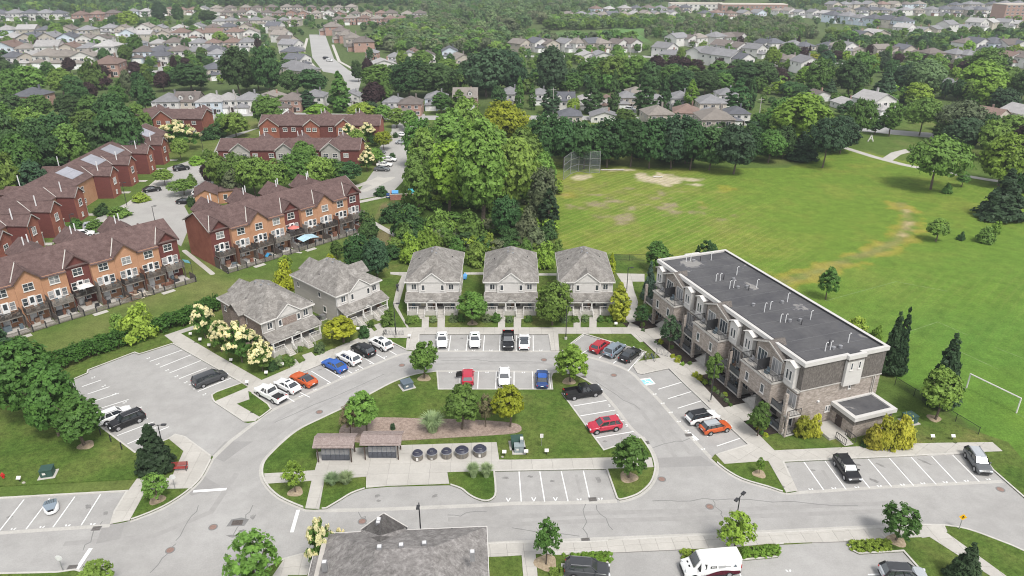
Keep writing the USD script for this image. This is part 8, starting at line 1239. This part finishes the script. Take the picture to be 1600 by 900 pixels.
house_row(1090, 28, 1190, 30, 5, 20, ['hip', 'gable'], R1, W1, gr_); house_row(1205, 24, 1300, 30, 5, 20, ['hip', 'gable'], ['pale', 'grey', 'tan'], ['white'], gr_); house_row(1290, 34, 1420, 46, 6, 20, ['hip', 'gable'], ['slate', 'grey', 'slate'], ['beige', 'blue'], gr_, 1.2); house_row(1400, 55, 1595, 42, 9, 35, ['gable', 'bungalow'], ['tan', 'pale', 'grey'], ['white', 'beige'], gr_, 1.05); house_row(1300, 24, 1440, 24, 8, 15, ['hip', 'gable'], ['grey', 'slate', 'tan'], ['white', 'beige'], gr_); house_row(1290, 16, 1440, 14, 8, 20, ['hip', 'gable'], R1, W1, gr_, 1.1); house_row(1330, 62, 1380, 60, 2, 20, ['bungalow'], ['pale', 'slate'], ['beige'], gr_, 1.3)
house_row(1445, 24, 1590, 26, 8, 10, ['wide', 'hip'], ['slate', 'grey'], ['white', 'beige'], gr_, 1.2); house_row(1480, 16, 1598, 14, 6, 10, ['hip'], ['slate', 'grey'], ['beige'], gr_, 1.1); house_row(1280, 82, 1440, 92, 9, 15, ['hip', 'bungalow', 'gable'], ['rust', 'brown', 'grey', 'slate', 'tan'], ['white', 'beige'], gr_, .9); house_row(1440, 96, 1520, 98, 4, 15, ['hip', 'bungalow'], ['brown', 'grey'], ['beige'], gr_, .9); house_row(1210, 100, 1260, 116, 3, 10, ['hip', 'gable'], ['grey', 'tan', 'brown'], ['beige', 'white'], gr_); house_row(1495, 80, 1600, 84, 5, 15, ['hip', 'gable'], ['slate', 'grey', 'brown'], ['white', 'blue'], gr_, 1.1); house_row(1560, 100, 1605, 106, 2, 10, ['gable', 'hip'], ['rust', 'brown'], ['white'], gr_)
HOUSE_N = len(HPOS)
def flat_block(px, py, w, d, h, deg, label, cat='apartment building', n=6, fl=5, wall='far_wall_brick'):
    x, y = G(px, py); t = thing('far_apartment_block', label, cat, x, y, 0, math.radians(deg)); part(t, 'wall', MB().box(-w / 2, 0, 0, w / 2, d, h), wall); part(t, 'parapet', MB().box(-w / 2 - .2, -.2, h, w / 2 + .2, d + .2, h + .7), 'far_wall_beige')
    W_ = Wall(-w / 2, 0, 0)
    for f in range(fl):
        for i in range(n): window(t, W_, (i + .25) * w / n, (i + .75) * w / n, 1 + f * h / fl, 1 + f * h / fl + 1.6, 0, 2, 1)
flat_block(1590, 35, 28, 22, 15, 0, 'dark red flat-roofed apartment block at the upper right edge'); flat_block(1178, 20, 70, 22, 8, -4, 'long low red brick building on the far horizon right of centre', n=14, fl=2); flat_block(1090, 17, 60, 25, 7, -4, 'long pale low building on the far horizon', n=12, fl=2, wall='far_wall_white')
# far streets and driveways
st = unary_union([poly([(483, 54), (508, 54), (522, 92), (545, 110), (566, 120), (560, 142), (545, 142), (534, 117), (505, 112), (488, 90)])] + [LineString(GP(p)).buffer(w) for p, w in (([(-60, 190), (180, 184), (400, 178), (640, 184), (900, 184), (1180, 190), (1260, 196), (1330, 200), (1400, 207), (1500, 215), (1650, 235)], 4.2), ([(200, 112), (285, 112), (350, 108)], 5), ([(0, 80), (200, 79), (410, 70)], 4), ([(0, 50), (200, 45), (430, 46)], 4), ([(330, 24), (670, 24)], 4), ([(800, 88), (1000, 88), (1180, 100)], 4), ([(1270, 98), (1450, 105)], 4), ([(1400, 50), (1600, 38)], 5), ([(1200, 20), (1330, 22)], 6))] + [LineString(GP([(x, y), (x + dx, y2)])).buffer(2.4) for x, y, dx, y2 in ((643, 180, 3, 186), (1365, 180, 20, 204), (985, 168, 0, 186), (1107, 184, 0, 190), (1545, 200, -10, 214), (1590, 200, 0, 222), (254, 104, 0, 112), (335, 178, 2, 186))])
top('far_street', MB().add(*extrude(st, -.03, .035)), 'far_street', kind='structure')
MAT('far_street', two((.33, .325, .315), .93, 1.06), scale=.1, rough=.95)
vs = unary_union([LineString(GP(p)).buffer(.9) for p in ([(474, 82), (480, 60)], [(480, 92), (500, 114)], [(520, 70), (530, 96), (552, 108)])]); top('far_verge', MB().add(*extrude(vs, -.03, .05)), 'concrete', kind='structure')
# ---- trees of the suburb: one per garden, then the far woods as one mass
tr_ = np.random.default_rng(23); HP = np.array(HPOS); TP = []
def ok(p, r=8.0): return np.min(np.hypot(*(HP - p).T)) > r and not st.buffer(2).contains(Point(*p))
GN = {}
def garden(where, pts, n, hlo, hhi, cols, kinds, rmin=6):
    pg = poly(pts); x0, y0, x1, y1 = pg.bounds; k = 0; tries = 0
    cand = []
    while k < n and tries < n * 60:
        tries += 1; p = tr_.uniform((x0, y0), (x1, y1))
        if not pg.contains(Point(*p)) or not ok(p, 7.2) or (TP and np.min(np.hypot(*(np.array(TP) - p).T)) < rmin): continue
        TP.append(p); h = tr_.uniform(hlo, hhi); c = tr_.choice(cols); kd = tr_.choice(kinds); w = h * {'round': .85, 'oval': .6, 'spruce': .45, 'bush': 1.2}.get(kd, .8); px, py = PX(*p)
        T(kd, 0, 0, 0, 0, c, f'{ADJ[c]} {SHAPE[kd]} garden tree, {ORD[GN.setdefault((n, c, kd), []).append(1) or len(GN[(n, c, kd)]) - 1]} such {where}', group='far garden trees', at=(p[0], p[1], h, w)); k += 1
garden('in the upper left gardens', [(0, 170), (0, 60), (420, 50), (420, 140)], 42, 5, 10, ['dark', 'mid', 'mid', 'light', 'plum'], ['round', 'oval', 'round', 'bush']); garden('beside the far street', [(560, 150), (500, 100), (620, 80), (780, 92), (780, 140)], 12, 7, 11, ['mid', 'light', 'dark'], ['round', 'oval']); garden('in the far middle gardens', [(800, 110), (800, 84), (1190, 76), (1190, 120)], 22, 5, 9, ['mid', 'dark', 'light', 'plum'], ['round', 'oval', 'bush']); garden('in the upper right gardens', [(1190, 150), (1190, 80), (1600, 70), (1600, 150)], 34, 6, 12, ['dark', 'mid', 'light', 'bright', 'plum', 'teal'], ['round', 'oval', 'round', 'spruce'])
# far mass of woods and gardens: nobody could count it
def mass(name, specs, seed):
    rng = np.random.default_rng(seed); pi = UsdGeom.PointInstancer.Define(stage, '/World/' + name); keys = []; pos = []; ori = []; sc = []; idx = []
    for pts, n, hlo, hhi, wf, cols, clear in specs:
        pg = poly(pts); x0, y0, x1, y1 = pg.bounds; q = rng.uniform((x0, y0), (x1, y1), (n * 8, 2)); q = q[shapely.contains_xy(pg, q[:, 0], q[:, 1])]
        if clear: q = np.array([p for p in q[:n * 2] if np.min(np.hypot(*(HP - p).T)) > clear and not st.buffer(1).contains(Point(*p))])
        for p in q[:n]:
            c = cols[rng.integers(len(cols))]
            if c not in keys: keys.append(c)
            h = rng.uniform(hlo, hhi); w = h * wf * rng.uniform(.8, 1.25); pos.append((p[0], p[1], -.1)); a = rng.uniform(0, 6.28) / 2; ori.append((math.cos(a), 0, 0, math.sin(a))); sc.append((w / 8, w / 8, h / 9)); idx.append(keys.index(c))
    for i, c in enumerate(keys):
        mb = MB(); tk = MB(); r2 = np.random.default_rng(400 + i); d = r2.normal(size=(48, 3)); d /= np.linalg.norm(d, axis=1, keepdims=True); cen = d * r2.uniform(.6, 1, (48, 1)) * (3.4, 3.4, 3.6) * (1 - .2 * d[:, 2:]) + (0, 0, 5); leaves(mb, cen, d, 15, 1.0, .75, r2); tk.cyl(0, 0, 0, 4.5, .22, .12, n=5)
        P = stage.DefinePrim(f'/World/{name}/tree_{c}', 'Xform'); part(str(P.GetPath()), 'crown', mb, 'leaf_' + c); part(str(P.GetPath()), 'trunk', tk, 'bark')
    pi.CreatePrototypesRel().SetTargets([f'/World/{name}/tree_{c}' for c in keys]); pi.CreatePositionsAttr([Gf.Vec3f(*p) for p in pos]); pi.CreateOrientationsAttr([Gf.Quath(*o) for o in ori]); pi.CreateScalesAttr([Gf.Vec3f(*s) for s in sc]); pi.CreateProtoIndicesAttr(idx); tag(pi, kind='stuff'); return len(pos)
far_c = ['far', 'mid', 'far', 'light', 'dark']
n_ = mass('far_woods', [
    ([(-60, 14), (-60, 1), (700, 1), (700, 8), (400, 12)], 900, 9, 15, .8, ['far', 'mid', 'dark', 'far'], 0), ([(640, 30), (640, 1), (1200, 0), (1000, 8), (880, 18), (860, 40), (760, 60), (700, 62), (680, 40)], 800, 7, 13, .85, ['far', 'sage', 'mid', 'grey', 'sage'], 0), ([(570, 80), (620, 42), (680, 42), (760, 62), (860, 68), (990, 66), (1000, 72), (800, 78), (790, 92), (640, 88)], 520, 6, 12, .9, ['sage', 'light', 'far', 'grey', 'sage', 'mid'], 10), ([(850, 48), (860, 34), (1060, 34), (1060, 46), (900, 47)], 180, 6, 10, .9, ['sage', 'light', 'mid'], 9), ([(1010, 60), (1030, 40), (1240, 36), (1280, 60), (1200, 76), (1060, 66)], 420, 5, 10, .7, ['grey', 'grey', 'sage', 'mid'], 9), ([(1200, 14), (1200, 2), (1700, -2), (1700, 8)], 300, 8, 13, .8, ['far', 'mid', 'dark'], 10),
    ([(0, 24), (0, 14), (340, 14), (340, 24)], 150, 6, 11, .85, far_c, 9), ([(0, 100), (0, 26), (430, 26), (430, 90)], 330, 3.5, 7, .9, ['far', 'mid', 'dark', 'light'], 8), ([(420, 60), (420, 14), (680, 14), (680, 42)], 170, 4, 8, .9, ['far', 'mid', 'dark'], 8), ([(1070, 40), (1070, 14), (1600, 8), (1600, 60), (1300, 70), (1290, 45)], 260, 4, 8, .85, ['far', 'mid', 'dark', 'light'], 8.5), ([(880, 34), (880, 14), (1080, 12), (1080, 34)], 130, 5, 9, .85, ['far', 'mid', 'sage'], 8.5), ([(1280, 80), (1280, 60), (1620, 56), (1620, 84)], 130, 5, 10, .9, ['mid', 'far', 'light', 'dark'], 8.5), ([(-300, 180), (-300, 10), (-20, 10), (-20, 180)], 160, 6, 11, .9, far_c, 9), ([(1620, 200), (1620, 10), (1900, 10), (1900, 240)], 160, 6, 11, .9, far_c, 9),
    ([(800, 112), (800, 78), (1190, 66), (1190, 120)], 100, 3.5, 6.5, .9, ['mid', 'far', 'light', 'light'], 7.6), ([(1190, 150), (1190, 84), (1620, 72), (1620, 160)], 120, 4, 7.5, .9, ['mid', 'far', 'light', 'bright'], 7.6), ([(230, 140), (230, 95), (480, 95), (480, 140)], 60, 4, 8, .9, ['mid', 'dark', 'light'], 7.6), ([(1180, 185), (1180, 130), (1620, 150), (1620, 215)], 70, 3, 7, 1.0, ['mid', 'dark', 'light'], 7.6), ([(600, 152), (600, 128), (1200, 118), (1200, 146)], 90, 7, 10, .9, ['dark', 'mid', 'dark'], 8)], 77)
# thicket under the wood and along the tree line
mass('thicket', [([(618, 392), (640, 310), (690, 200), (840, 210), (868, 300), (872, 385), (760, 398)], 330, 1.6, 4.2, 1.3, ['mid', 'light', 'bright', 'dark', 'grey'], 0), ([(-30, 330), (-30, 215), (230, 190), (250, 230), (60, 320)], 120, 4, 9, 1.0, ['dark', 'mid', 'dark'], 0), ([(845, 255), (850, 215), (1180, 212), (1230, 240), (1100, 256)], 90, 4, 8, 1.1, ['dark', 'teal', 'dark'], 0), ([(1230, 232), (1240, 196), (1330, 206), (1320, 236)], 40, 3, 7, 1.0, ['dark', 'mid'], 0)], 78)
# ================================================================ AIR
usdkit.material(stage, '/World/Looks/haze', {"v": ("principled_volume", {"color": (.88, .93, 1.0), "density": .0001, "anisotropy": .2})}, [], volume="v.volume")
top('haze', MB().box(-3200, -200, -1.0, 3200, 3600, CAM_Z + 8), 'haze', kind='stuff')
